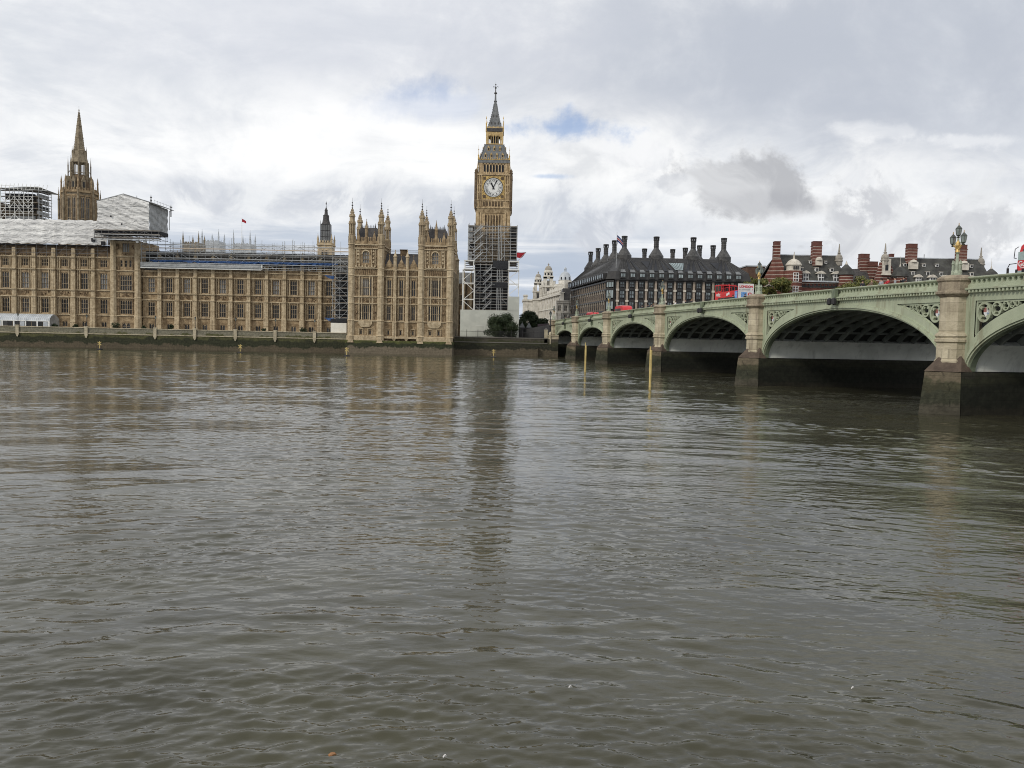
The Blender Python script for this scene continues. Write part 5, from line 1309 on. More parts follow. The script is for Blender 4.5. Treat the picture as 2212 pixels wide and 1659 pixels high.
bl = thing('balustrade', 'buff stone balustrade running from the gate pier to the bridge abutment', 'balustrade', (11, 234, 4.85))
b = MB(bl); b.box(9.6, 12.7, 233.2, 233.8, 4.85, 5.75); b.box(9.5, 12.7, 233.05, 233.95, 5.75, 6.05); b.lathe(10.4, 233.4, [(.45, 3.5), (.45, 6.3), (.55, 6.4), (.35, 6.7), (.15, 6.9)], 8); b.build('balustrade_wall', 'granite')
sn = thing('bridge_screen', 'dark purple screened railings beside the road up to the bridge', 'fence', (12.5, 262, 5))
b = MB(sn)
for i in range(14): y = 247+i*2.0; x = 12.0-.136*(y-246); b.box(x-.12, x+.12, y-.12, y+.12, 5, 9.6)
b.build('post', 'iron')
b = MB(sn); b.add([(11.8, 247, 5), (8.0, 275, 5), (8.0, 275, 9.6), (11.8, 247, 9.3)], [(0, 1, 2, 3)]); b.add([(11.9, 247, 5), (8.1, 275, 5), (8.1, 275, 9.6), (11.9, 247, 9.3)], [(3, 2, 1, 0)]); b.build('screen', 'purple')
b = MB(sn); 
for i in range(26): y = 246.6+i*1.05; x = 11.75-.136*(y-246); b.box(x-.05, x+.05, y-.1, y+.1, 5.6, 7.7)
b.build('pale_slat', 'pale_stone')

# small dark kiosk roofs behind the railing
kk = thing('gate_lodge', 'dark gate lodge with pointed finials behind the railing right of the hoarding', 'kiosk', (5, 300, 5))
b = MB(kk); b.box(2.3, 6.6, 299, 304, 5, 8.6); b.build('wall', 'iron')
b = MB(kk)
for x in (3.2, 5.6): b.frus(x, 300.5, 1.0, 1.0, 8.6, .1, .1, 10.3); b.lathe(x, 300.5, [(.08, 10.2), (.15, 10.4), (.02, 10.8)], 6)
b.build('roof', 'iron_roof')

# ------------------------------------------------------------------ white stone government buildings beyond the bridge
gv = thing('government_building', 'white stone baroque building with two domed turrets behind the bridge', 'office building', (12, 420, 5))
def dome_turret(cx, cy, s, zb, zt, label=None):
    """square stage with columns, arched stage, ring of round openings, dome and finial; zt is the top of the ball"""
    u = (zt-zb)/17.4
    b = MB(gv); b.box(cx-2.5*s, cx+2.5*s, cy-2.5*s, cy+2.5*s, zb-12, zb+4.6*u)
    for x in (-2.5, -1.9, -1.3, 1.3, 1.9, 2.5):
        b.lathe(cx+x*s, cy-2.75*s, [(.26*s, zb), (.22*s, zb+4.2*u)], 8)
    b.box(cx-2.95*s, cx+2.95*s, cy-3.1*s, cy+3.1*s, zb+4.2*u, zb+5.1*u); b.box(cx-2.8*s, cx+2.8*s, cy-2.9*s, cy+2.9*s, zb-.5, zb)
    for sx in (-1, 1):
        b.box(cx+sx*1.35*s-.75*s, cx+sx*1.35*s+.75*s, cy-2.1*s, cy-.8*s, zb+5*u, zb+10*u); b.box(cx+sx*1.35*s-.75*s, cx+sx*1.35*s+.75*s, cy+.8*s, cy+2.1*s, zb+5*u, zb+10*u)
    b.box(cx-2.1*s, cx+2.1*s, cy-2.1*s, cy+2.1*s, zb+9.0*u, zb+10.0*u); b.box(cx-2.35*s, cx+2.35*s, cy-2.35*s, cy+2.35*s, zb+9.9*u, zb+10.4*u)
    for sx in (-1, 1): b.frus(cx+sx*2.5*s, cy-2.4*s, .5*s, .5*s, zb+5.1*u, .25*s, .25*s, zb+7.4*u)
    b.build('turret', 'portland')
    b = MB(gv); b.box(cx-.55*s, cx+.55*s, cy-2.53*s, cy-2.49*s, zb+.3, zb+3.6*u); b.build('turret_window', 'glass')
    b = MB(gv); b.lathe(cx, cy, [(2.05*s, zb+10.4*u), (1.95*s, zb+12.6*u), (2.25*s, zb+12.7*u), (1.75*s, zb+13.7*u), (1.5*s, zb+13.9*u)], 8); b.build('drum', 'portland')
    for i in range(8):
        b = MB(gv); a = i*math.pi/4; x, y = cx+math.cos(a)*1.84*s, cy+math.sin(a)*1.84*s; T = Matrix.Translation((x, y, zb+11.5*u)) @ Matrix.Rotation(a+math.pi/2, 4, 'Z'); b.T = T
        b.prism([(.45*s*math.cos(k2*math.pi/4), .5*s*math.sin(k2*math.pi/4)) for k2 in range(8)], -.12, .1)
        b.build('round_opening', 'black')
    b = MB(gv); b.lathe(cx, cy, [(1.62*s, zb+13.9*u), (1.6*s, zb+14.3*u), (1.4*s, zb+15.1*u), (1.0*s, zb+15.8*u), (.4*s, zb+16.2*u), (.18*s, zb+16.4*u), (.18*s, zb+16.7*u), (.42*s, zb+16.9*u), (.42*s, zb+17.1*u), (.1*s, zb+17.4*u), (.04, zb+18*u)], 16); b.build('dome', 'portland_dirty')
dome_turret(12.1, 425, .92, 24.3, 38.0); dome_turret(16.8, 416, 1.12, 26.0, 41.4)
b = MB(gv); b.box(4.8, 13.5, 424, 446, 5, 23.2); b.box(4.4, 9.6, 423.4, 446, 23.2, 24.0); b.box(4.9, 6.9, 424, 427, 24, 26.4); b.box(4.6, 7.2, 423.7, 427.3, 25.6, 26.0)
b.box(9.6, 14.6, 422, 446, 5, 24.2); b.box(9.2, 14.9, 421.6, 446, 23.6, 24.3)
b.build('wing', 'portland')
# street front running away from us beside the road
FA, FB = Vector((12.6, 424, 0)), Vector((21.5, 352, 0)); dv = (FB-FA); LN = dv.length; an = math.atan2(dv.y, dv.x)
T = Matrix.Translation(FA) @ Matrix.Rotation(an, 4, 'Z')   # local x along the street front, -y outwards to the road
hs = [];  
for i in range(15):
    x = 3+i*4.6
    for z0, z1, hw in ((6.5, 9.2, .8), (10.5, 13.0, .75), (14.5, 17.6, .85), (19.0, 21.0, .7)): hs.append((x-hw, x+hw, z0, z1))
T2 = T @ Matrix.Scale(1, 4)
b = MB(gv, T); b.wall(0, LN, 5, 24.4, 0, hs, .5); b.box(0, LN, .6, 22, 5, 24.3); b.build('street_wall', 'portland')
for h in hs:
    p = T @ Vector(((h[0]+h[1])/2, .1, h[2])); window(gv, 0, 0, 0, h[1]-h[0], h[3]-h[2], 2, 1, frame='pale_stone', bar=.1, heads=False, loc=p-Vector(gv.location), rot=an)
b = MB(gv, T)
for z, d in ((5.6, .3), (9.9, .3), (13.8, .3), (18.2, .5), (23.8, .9), (24.5, .5)): b.box(-.3, LN+.3, -d, -.01, z-.25, z+.25)
for i in range(16): b.box(i*4.6+.5-.3, i*4.6+.5+.3, -.35, -.005, 14.0, 23.5); b.box(i*4.6+.5-.25, i*4.6+.5+.25, -.2, .3, 24.6, 25.8)
b.box(0, LN, -.1, .3, 25.6, 25.9); b.build('cornice', 'portland')
b = MB(gv, T); b.box(2, 9, .3, 8, 24.4, 31); b.box(1.5, 9.5, -.3, 8.3, 29.4, 30.1); b.box(3, 8, .6, 7, 31, 33.2); b.box(12, LN-8, 2, 8, 24.4, 27.6)
for x in (2.4, 4, 6, 8.4): b.box(x-.3, x+.3, -.15, .3, 24.6, 29.4)
b.build('attic', 'portland')
# domed block
db = thing('domed_building', 'white stone building under a pale lead dome, just left of the black office block', 'office building', (25, 405, 5))
b = MB(db); b.box(19.5, 31, 400, 418, 5, 30.5); b.box(19.2, 31.3, 399.7, 418, 29.3, 30.0); b.lathe(24.6, 407, [(3.2, 30.4), (3.2, 32.6), (3.4, 32.7)], 16); b.build('wall', 'portland')
b = MB(db); b.lathe(24.6, 407, [(3.0, 32.6), (2.95, 33.5), (2.6, 35.0), (2.0, 36.1), (1.1, 36.8), (.7, 37.0)], 16); dm = b.build('dome', 'lead', smooth=False)
b = MB(db)
for i in range(6): a = i*math.pi/3+.2; b.tube((24.6+.5*math.cos(a), 407+.5*math.sin(a), 36.9), (24.6+.5*math.cos(a), 407+.5*math.sin(a), 38.2), .1, 4)
b.lathe(24.6, 407, [(.7, 38.2), (.6, 38.6), (.3, 39.0), (.05, 39.3)], 8); b.build('lantern', 'lead', dm)
b = MB(db)
for a in (-2.3, -1.6, -.9): b.box(24.6+2.95*math.cos(a)-.25, 24.6+2.95*math.cos(a)+.25, 407+2.95*math.sin(a)-.2, 407+2.95*math.sin(a)+.2, 33.0, 34.2)
b.build('dome_window', 'black', dm)
# corner block with mansard, next to the black office building
cbk = thing('corner_block', 'white stone street corner block with a dark mansard roof and bay windows', 'building', (22, 352, 5))
hs = [(x-.6, x+.6, z, z+2.3) for x in (18.9, 21.4, 23.7) for z in (8.4, 12.4, 16.2)]
b = MB(cbk); b.wall(17.6, 25.2, 5, 20.2, 346, hs, .4); b.box(17.6, 25.2, 346.5, 360, 5, 20.1); b.build('wall', 'portland')
for h in hs: window(cbk, (h[0]+h[1])/2, 346, h[2], 1.2, 2.3, 2, 1, frame='pale_stone', bar=.1, heads=False)
b = MB(cbk)
for z in (11.6, 15.4, 19.6, 20.3): b.box(17.4, 25.4, 345.6, 345.99, z-.2, z+.2)
for x in (17.7, 20.1, 22.6, 25.0): b.box(x-.25, x+.25, 345.75, 345.995, 5, 19.5)
b.box(18.2, 19.6, 345.0, 345.98, 7.2, 15.2); b.build('cornice', 'portland')
b = MB(cbk); b.frus(22.2, 353, 3.0, 6.6, 20.4, 1.9, 5.0, 25.6); b.build('roof', 'slate')
b = MB(cbk); b.box(19.2, 20.6, 346.4, 348, 20.4, 23.6); b.box(18.9, 20.9, 346.2, 348.2, 23.6, 23.9); b.build('chimney', 'portland')
b = MB(cbk); b.box(23.2, 24.6, 346.4, 348, 20.4, 23.2); b.build('chimney', 'portland')
b = MB(cbk); b.box(21.2, 22.6, 352, 356, 24, 29.4); b.build('chimney', 'portland')
b = MB(cbk); b.box(22.5, 24.3, 348, 352, 23, 28.2); b.build('stair_block', 'slate')

# ------------------------------------------------------------------ the black office building with tall chimneys
of = thing('office_building', 'black bronze-roofed office building with big chimney stacks and buff stone piers', 'office building', (50, 290, 5))
OX0, OX1, OY = 33.0, 76.3, 275.0
PX = [33.8+3.12*i for i in range(14)]
b = MB(of); b.plan([(OX0, OY+.6), (OX1, OY+.6), (OX1, OY+45), (24.5, 338), (30.9, 278.0)], 5, 24.2); b.build('wall', 'bronze')
rows = [(22.2, 24.1), (18.7, 21.2), (15.0, 17.7), (11.3, 14.0), (7.6, 10.3)]
for i in range(13):
    xc = PX[i]+1.56
    for z0, z1 in rows[:4]:
        o = window(of, xc, OY+.15, z0, 1.75, z1-z0, 2, 1, frame='bronze', pane='office_glass', bar=.14, heads=False)
        if 'blind' not in _win: bl_ = MB(); bl_.box(-.72, .72, .345, .358, 0, .62); _win['blind'] = bl_.mesh('blind', 'pale_glass')
        q = bpy.data.objects.new('blind', _win['blind']); C.objects.link(q); q.parent = o; q.location = (0, 0, z1-z0-.85)
b = MB(of)
for z in (24.35, 21.7, 18.0, 14.4, 10.7): b.box(OX0, OX1, OY+.1, OY+.62, z-.45, z+.15)
b.box(OX0-.2, OX1+.3, OY-.9, OY+1, 24.5, 24.9); b.build('spandrel_band', 'bronze')
for x in PX:
    b = MB(of); b.box(x-.36, x+.36, OY-.15, OY+.6, 5, 24.3); pi_ = b.build('stone_pier', 'pink_stone')
    b = MB(of)
    for z in (21.3, 17.7, 14.0): b.box(x-.5, x+.5, OY-.35, OY-.16, z-.32, z+.32); b.lathe(x, OY-.25, [(.01, z), (.01, z)], 3) if False else None
    b.build('bracket', 'pale_stone', pi_)
    b = MB(of)
    for x2 in (x-.8, x+.8): b.box(x2-.12, x2+.12, OY-.02, OY+.3, 5, 24.3)
    b.build('mullion', 'bronze')
# left front running away along the street
LA, LB = Vector((30.6, 277.8, 0)), Vector((23.0, 338, 0)); dv = LA-LB; LN = dv.length; T = Matrix.Translation(LB) @ Matrix.Rotation(math.atan2(dv.y, dv.x), 4, 'Z')
NB = 19
for i in range(NB):
    x = LN*(i+.5)/NB
    for z0, z1 in rows[:4]:
        p = T @ Vector((x, -.03, z0)); window(of, 0, 0, 0, 1.5, z1-z0, 2, 1, frame='bronze', pane='office_glass', bar=.14, heads=False, loc=p-Vector(of.location), rot=math.atan2(dv.y, dv.x), name='side_window')
for i in range(NB+1):
    x = LN*i/NB; b = MB(of, T); b.box(x-.11, x+.11, -.12, .4, 5, 24.3); b.build('stone_pier', 'pink_stone')
b = MB(of, T); b.box(0, LN, .42, .55, 5, 24.3); b.build('side_wall', 'bronze')
for i in range(NB+1):
    x = LN*i/NB
    for z in (21.2, 17.6, 13.9): b = MB(of, T); b.box(x-.15, x+.15, -.24, -.13, z-1.0, z+.3); b.build('side_bracket', 'pale_stone')
b = MB(of, T)
for z in (24.3, 21.6, 18.0, 14.4, 10.7): b.box(0, LN, -.20, .4, z-.4, z+.12)
b.build('side_band', 'bronze')
# chamfered corner bay
b = MB(of); T2 = Matrix.Translation((31.6, 276.2, 0)) @ Matrix.Rotation(R_(-42), 4, 'Z'); b.T = T2
for z0, z1 in rows[:4]: b.box(-1.3, 1.3, -.25, .3, z0, z1)
b.build('corner_window', 'pale_glass')
b = MB(of, T2)
for z in (24.3, 21.7, 18.0, 14.4): b.box(-1.6, 1.6, -.4, .4, z-.45, z+.15)
for x in (-1.5, -.5, .5, 1.5): b.box(x-.08, x+.08, -.35, .3, 5, 24.3)
b.build('corner_frame', 'bronze')
# the mansard roof: lower steep skirt, main slope, valleys between chimney bases
ev = [(31.0, 276.6), (33.2, 274.0), (OX1+.6, 274.0), (OX1+.9, 322), (23.5, 342), (22.2, 338)]
cx0, cy0 = 52.0, 300.0
def inset(pts, f_, z): return [(x+(cx0-x)*f_, y+(cy0-y)*f_, z) for x, y in pts]
evp = [(22.3, 338.0), (30.2, 277.2), (32.9, 274.0), (OX1+.8, 274.0), (OX1+.8, 330.0), (30, 345)]
skp = [(22.9, 337.6), (30.9, 277.6), (33.3, 274.9), (OX1+.1, 274.9), (OX1+.1, 330.0), (30.5, 344)]
rdp = [(28.9, 334.0), (34.6, 285.2), (36.2, 284.0), (71.0, 284.0), (71.0, 322.0), (35.0, 336)]
b = MB(of)
n = 6
P0 = [(x, y, 24.8) for x, y in evp]; P1 = [(x, y, 27.4) for x, y in skp]; P2 = [(x, y, 32.7) for x, y in rdp]
b.add(P0+P1+P2, [(i, (i+1) % n, n+(i+1) % n, n+i) for i in range(n)]+[(n+i, n+(i+1) % n, 2*n+(i+1) % n, 2*n+i) for i in range(n)]+[tuple(2*n+i for i in range(n))])
b.build('roof', 'bronze')
# roof standing seams and fan ribs running up to the stacks
b = MB(of)
def slope(x, t): # a point of the front slope
    y = 274.9+(284.0-274.9)*t; return (x, y-.08, 27.4+5.3*t)
stk = [37.0, 47.8, 60.3, 70.6]
for i in range(44):
    x = 34.2+i*.98
    c_ = min(stk, key=lambda q: abs(q-x)); xt = c_+(x-c_)*(.42 if abs(x-c_) < 5.2 else 1.0)
    xt = min(max(xt, 36.4), 70.9)
    b.tube(slope(x, .0), slope(xt, 1.0), .07, 4)
for t in np.linspace(.07, .95, 15): b.tube(slope(33.6+2.6*t, t), slope(76.0-5.0*t, t), .035, 4)
def sl2(s_, t):
    a = Vector(P1[0]).lerp(Vector(P1[1]), s_); c = Vector(P2[0]).lerp(Vector(P2[1]), s_); p = a.lerp(c, t); return (p.x-.1, p.y, p.z+.05)
for i in range(46): b.tube(sl2(i/45, 0), sl2(i/45, 1), .07, 4)
for t in np.linspace(.1, .95, 12): b.tube(sl2(0, t), sl2(1, t), .04, 4)
b.build('roof_seam', 'bronze_pale')
b = MB(of)
for c_ in stk:
    for dx in (-4.1, -1.7, 1.7, 4.1) if c_ not in (37.0, 70.6) else ((1.0, 3.7) if c_ == 37.0 else (-3.7, -1.0)):
        x = c_+dx; xt = c_+dx*.35; b.poly(slope(x-.7, .02), slope(x+.7, .02), slope(xt, .85))
for x0, x1 in ((42.0, 45.2), (65.0, 68.3)): b.poly(slope(x0, .72), slope(x1, .72), slope((x0+x1)/2, .2))
b2 = b; 
for i in range(len(b.v)): b.v[i] = (b.v[i][0], b.v[i][1]-.12, b.v[i][2]+.07)
b.build('roof_inset', 'black')
b = MB(of); x0, x1 = 51.6, 55.8
b.poly(*[(p[0], p[1]-.15, p[2]+.1) for p in (slope(x0+.9, .12), slope(x1-.6, .12), slope(x1+.3, .62), slope(x0-.3, .62))]); b.build('roof_light', 'roof_glass')
b = MB(of)
for i in range(8): x = x0+.0+(x1-x0)*i/7; xb = x0+.9+(x1-x0-1.5)*i/7; p, q = slope(xb, .12), slope(x, .62); b.tube((p[0], p[1]-.22, p[2]+.14), (q[0], q[1]-.22, q[2]+.14), .05, 4)
b.build('roof_light_bar', 'bronze')
for i in range(13):
    xc = PX[i]+1.56
    b = MB(of); b.box(xc-.95, xc+.95, 273.7, 275.3, 24.95, 26.9); b.add([(xc-1, 273.6, 26.9), (xc+1, 273.6, 26.9), (xc+.75, 275.6, 28.0), (xc-.75, 275.6, 28.0)], [(0, 1, 2, 3)]); d_ = b.build('dormer', 'bronze')
    b = MB(of); b.box(xc-.66, xc+.66, 273.6, 273.69, 25.5, 26.5); pn = b.build('pane', 'pale_glass', d_)
    b = MB(of); b.box(xc-.05, xc+.05, 273.52, 273.6, 25.4, 26.6); b.box(xc-.3, xc-.24, 273.52, 273.6, 25.4, 26.6); b.box(xc+.24, xc+.3, 273.52, 273.6, 25.4, 26.6); b.build('glazing_bar', 'bronze', d_)
    b = MB(of); b.add([(xc-.85, 273.55, 26.95), (xc+.85, 273.55, 26.95), (xc+.65, 275.3, 27.95), (xc-.65, 275.3, 27.95)], [(0, 1, 2, 3)]); b.build('hood', 'iron_roof', d_)
for i in range(NB):
    x = LN*(i+.5)/NB; b = MB(of, T); b.box(x-.85, x+.85, -1.2, .4, 24.9, 26.9); d_ = b.build('side_dormer', 'bronze'); b = MB(of, T); b.box(x-.6, x+.6, -1.3, -1.21, 25.4, 26.6); b.build('pane', 'office_glass', d_)
def stack(cx, cy, zb, zt, s=1.0):
    b = MB(of); b.lathe(cx, cy, [(2.5*s, zb-.6), (2.5*s, zb+.9), (2.25*s, zb+1.2), (1.2*s, zb+2.9), (1.0*s, zb+3.1), (.95*s, zb+3.3), (.84*s, zb+3.5), (.82*s, zt-1.5), (.98*s, zt-1.35), (.98*s, zt-1.2)], 12); c_ = b.build('chimney', 'bronze_pale')
    b = MB(of)
    for k2 in range(3): z = zb+4.1+k2*(zt-zb-5.6)/2.4; b.lathe(cx, cy, [(.87*s, z-.09), (.90*s, z), (.87*s, z+.09)], 12)
    b.build('band', 'bronze', c_)
    b = MB(of)
    for k2 in range(10): a = k2*math.pi/5; x, y = cx+math.cos(a)*.88*s, cy+math.sin(a)*.88*s; b.box(x-.09, x+.09, y-.09, y+.09, zt-1.2, zt-.35)
    b.lathe(cx, cy, [(1.02*s, zt-.42), (1.05*s, zt-.3), (1.05*s, zt-.1), (.95*s, zt)], 12); b.lathe(cx, cy, [(.3*s, zt-1.2), (.3*s, zt-.4)], 8); b.build('cowl', 'bronze', c_)
for x in stk: stack(x, 285.5, 32.6, 40.0)
for x, y in ((35.3, 299), (33.7, 312), (32.2, 326), (30.6, 340)): stack(x, y, 32.6, 40.0)
for x, y in ((72.3, 308), (67.6, 309), (64.2, 318), (60.6, 324), (49.8, 324)): stack(x, y, 32.4, 40.0)
fp = thing('flagpole', 'flagpole with a drooping red, white and blue flag in front of the black office building', 'flag', (33.3, 274.5, 29))
b = MB(fp); b.tube((33.3, 276.4, 28.6), (33.3, 276.4, 40.1), .10, 6, .06); b.build('pole', 'steel')
fo = Vector((0, 0, 0)); V = []
for nm, m_, za, zb_ in (('flag', 'flag_blue', 0, 1), ('cross_band', 'flag_red', .38, .62)):
    b = MB(fp); V = []; n_ = 10
    for i in range(n_+1):
        t = i/n_
        for j in range(5):
            f_ = za+(zb_-za)*j/4; V.append((33.4+1.9*t, 276.4-(.03 if za else 0)+.15*math.sin(t*8), 39.2-2.1*f_*(1-.1*t)-2.0*t**1.2))
    b.add(V, [(5*i+j, 5*i+j+1, 5*i+j+6, 5*i+j+5) for i in range(n_) for j in range(4)]); o = b.build(nm, m_)
    if nm == 'flag': fo = o
    else: o.parent = fo
for f0, f1 in ((.30, .38), (.62, .70)):
    b = MB(fp); V = []
    for i in range(11):
        t = i/10
        for j in range(2): f_ = f0+(f1-f0)*j; V.append((33.4+1.9*t, 276.36+.15*math.sin(t*8), 39.2-2.1*f_*(1-.1*t)-2.0*t**1.2))
    b.add(V, [(2*i, 2*i+1, 2*i+3, 2*i+2) for i in range(10)]); b.build('white_band', 'cloth_white', fo)

# ------------------------------------------------------------------ the banded red brick police buildings
def brick_stack(root, x0, x1, y0, y1, zb, zt, m='brick_fine'):
    b = MB(root); b.box(x0, x1, y0, y1, zb, zt-1.6); b.box(x0-.14, x1+.14, y0-.14, y1+.14, zt-1.7, zt-1.45); s_ = b.build('chimney', m)
    b = MB(root); b.box(x0+.05, x1-.05, y0+.05, y1-.05, zt-1.4, zt-.2); b.box(x0-.02, x1+.02, y0-.02, y1+.02, zt-.2, zt); b.build('cap', 'brick_plain', s_)
def obelisk(root, x, y, z0, s=1.0, m='portland_dirty'):
    b = MB(root); b.lathe(x, y, [(1.25*s, z0-2), (1.3*s, z0-.6), (1.55*s, z0-.5), (1.55*s, z0-.2), (1.3*s, z0), (1.38*s, z0+.6), (1.1*s, z0+1.4), (.6*s, z0+1.9), (.42*s, z0+2.1), (.62*s, z0+2.3), (.62*s, z0+2.5), (.3*s, z0+2.7), (.36*s, z0+3.1), (.16*s, z0+5.4), (.05, z0+5.6)], 10); b.build('turret_cap', m)
def dormer(root, x, y, z, w_, h_, depth=2.5, label=None):
    b = MB(root); b.box(x-w_/2, x+w_/2, y, y+depth, z, z+h_); d_ = b.build('dormer', 'white_paint')
    b = MB(root)
    n_ = 2 if w_ > 1.2 else 1
    for i in range(n_):
        for j in range(2 if h_ > 1.4 else 1):
            cw = w_/n_; ch = h_/(2 if h_ > 1.4 else 1); b.box(x-w_/2+cw*i+.13, x-w_/2+cw*(i+1)-.13, y-.05, y-.002, z+ch*j+.14, z+ch*(j+1)-.14)
    b.build('pane', 'glass', d_)
    if w_ > 1.2:
        b = MB(root); b.prism([(x-w_*.85, z+h_), (x+w_*.85, z+h_), (x+w_*.35, z+h_+.75), (x, z+h_+1.0), (x-w_*.35, z+h_+.75)], y-.35, y+depth); b.build('hood', 'pale_stone', d_)
    else:
        b = MB(root); b.box(x-w_*.75, x+w_*.6, y-.1, y+depth, z+h_, z+h_+.12); b.build('hood', 'pale_stone', d_)
nb = thing('brick_building', 'red brick building with white stone bands, corner oriel turret and two tall chimneys', 'building', (100, 295, 5), group='banded red brick buildings behind the bridge')
b = MB(nb); b.box(98.4, 114.0, 290.6, 306, 5, 26.4)
b.add([(86.3, 292.2, 5), (92.4, 289.4, 5), (92.4, 289.4, 31.0), (91.4, 290.0, 34.0), (89.0, 291.0, 34.2), (87.9, 291.5, 30.5), (86.3, 292.2, 27.0)], [(0, 1, 2, 3, 4, 5, 6)])
b.add([(92.4, 289.4, 5), (98.4, 290.6, 5), (98.4, 290.6, 26.6), (92.4, 289.4, 29.5)], [(0, 1, 2, 3)]); b.add([(85.2, 292.5, 5), (85.2, 292.5, 27), (87, 306, 27), (87, 306, 5)], [(0, 1, 2, 3)])
b.build('wall', 'brick')
b = MB(nb); b.add([(92.0, 289.6, 29.0), (98.5, 289.9, 26.6), (114.6, 289.9, 26.4), (112.6, 296.5, 35.9), (92.8, 296.5, 36.0), (89.2, 291.3, 34.2), (91.4, 290.2, 34)], [(0, 1, 2, 3, 4), (0, 4, 5, 6)]); b.add([(114.6, 289.9, 26.4), (114.6, 305, 26.4), (112.6, 296.5, 35.9)], [(0, 1, 2)])
b.add([(92.8, 296.5, 36.0), (112.6, 296.5, 35.9), (114.6, 305, 26.4), (87, 306, 27)], [(0, 1, 2, 3)]); b.add([(87, 306, 27), (85.2, 292.5, 27), (89.2, 291.3, 34.2), (92.8, 296.5, 36.0)], [(0, 1, 2, 3)]); b.build('roof', 'moss_slate')
b = MB(nb); b.box(92.6, 112.8, 296.3, 296.7, 35.8, 36.1); b.box(98.3, 114.4, 289.7, 290.5, 26.2, 26.7); b.build('ridge', 'lead')
brick_stack(nb, 89.7, 91.8, 291.8, 294.0, 33.6, 40.1); brick_stack(nb, 103.7, 106.7, 293.4, 296.0, 32.0, 40.6)
b = MB(nb); b.box(104.5, 106.8, 292.6, 293.4, 32.2, 34.2); b.lathe(105.65, 293.0, [(1.15, 34.0), (1.05, 34.7), (.4, 35.1)], 10); b.build('stack_gable', 'pale_stone')
b = MB(nb); b.lathe(95.5, 289.2, [(3.1, 5), (3.1, 29.8)], 10); b.build('oriel', 'brick')
b = MB(nb); b.lathe(95.7, 289.2, [(2.4, 29.8), (2.4, 31.5), (2.7, 31.6), (2.7, 31.9), (2.4, 32.3), (1.9, 33.1), (.9, 33.7), (.35, 33.9), (.28, 34.4), (.1, 36.3)], 10); b.build('oriel_cap', 'pale_stone')
for i in range(3): b = MB(nb); b.box(94.8+i*.72, 95.3+i*.72, 286.65, 286.8, 30.1, 31.3); b.build('oriel_light', 'glass')
for z in (21.5, 26.0): window(nb, 95.6, 285.9, z, 1.9, 3.0, 2, 2, frame='white_paint', bar=.16, heads=False)
b = MB(nb); b.box(87.2, 88.8, 291.2, 291.6, 20.3, 24.2); b.lathe(88, 291.4, [(.8, 24.0), (.5, 24.8), (.1, 25)], 8); b.build('arched_window', 'glass')
b = MB(nb); 
for i in range(7): a = math.pi*i/6; b.frus(88+1.3*math.cos(a), 291.0, .2, .15, 24+1.1*math.sin(a)-.25, .2, .15, 24+1.1*math.sin(a)+.25)
b.build('arch_dressing', 'pale_stone')
for x in (100.3, 105.6, 110.9): dormer(nb, x, 290.0, 26.6, 1.9, 2.5)
for x in (99.3, 104.6, 109.8): dormer(nb, x, 291.6, 30.0, 1.0, 1.2)
for x in (97.9, 103.1, 108.4): dormer(nb, x, 293.8, 32.9, .8, .9)
obelisk(nb, 113.3, 295, 34.4, .92)
b = MB(nb); b.lathe(113.9, 289.6, [(2.4, 5), (2.4, 28.8)], 12); b.build('round_turret', 'brick_fine')
b = MB(nb); b.lathe(113.9, 289.6, [(2.9, 28.8), (2.7, 29.3), (2.0, 30.8), (.8, 32.0), (.35, 32.6)], 12); tc_ = b.build('turret_roof', 'moss_slate'); b = MB(nb); b.lathe(113.9, 289.6, [(.6, 32.2), (.3, 32.9), (.05, 33.7)], 8); b.build('tip', 'pale_stone', tc_)
b = MB(nb); b.box(98.5, 114, 290.3, 290.6, 24.4, 25.0)
for i in range(12): b.box(98.9+i*1.3, 99.3+i*1.3, 290.1, 290.6, 24.4, 25.5)
b.build('balcony_rail', 'iron')
bb = thing('brown_block', 'plain brown brick block between the black office building and the banded brick building', 'building', (83, 305, 5))
b = MB(bb); b.box(83.5, 90.0, 303, 315, 5, 32.2); b.build('wall', 'dark_brick')
b = MB(bb); b.box(83.2, 90.3, 302.7, 315.3, 32.2, 32.6); b.build('coping', 'lead')
lk = thing('link_block', 'lower slate-roofed block with two clustered brick chimneys between the brick buildings', 'building', (119, 300, 5))
b = MB(lk); b.box(115.5, 126, 296, 308, 5, 26.5); b.build('wall', 'brick')
b = MB(lk); b.add([(114.5, 295.7, 26.3), (126.5, 295.7, 26.3), (126.5, 301, 32.2), (114.5, 301, 31.6), (126.5, 307, 26.3), (114.5, 307, 26.3)], [(0, 1, 2, 3), (3, 2, 4, 5), (0, 3, 5), (1, 4, 2)]); b.build('roof', 'slate')
brick_stack(lk, 123.0, 126.2, 300, 302.5, 29.5, 37.3); brick_stack(lk, 125.4, 128.2, 297.5, 300, 28.5, 34.4)
for x in (118.5, 121.3): dormer(lk, x, 296.6, 27.6, .9, 1.0)
n2 = thing('brick_building', 'long slate-roofed banded brick building with a stone niche gable, right of its twin', 'building', (143, 298, 5), group='banded red brick buildings behind the bridge')
b = MB(n2); b.box(129, 163, 290.6, 306, 5, 26.8)
b.prism([(124.2, 5), (131.0, 5), (131.0, 27.5), (129.8, 31.5), (128.9, 33.6), (126.0, 33.6), (125.3, 30.5), (124.2, 27.2)], 289.8, 291.5); b.build('wall', 'brick_fine')
b = MB(n2); b.add([(129.5, 290.2, 26.8), (165.2, 290.2, 26.6), (163.8, 297, 35.8), (131.0, 297, 36.0), (165.2, 306, 26.6), (127, 306, 26.8)], [(0, 1, 2, 3), (3, 2, 4, 5), (1, 4, 2), (0, 3, 5)]); b.build('roof', 'moss_slate')
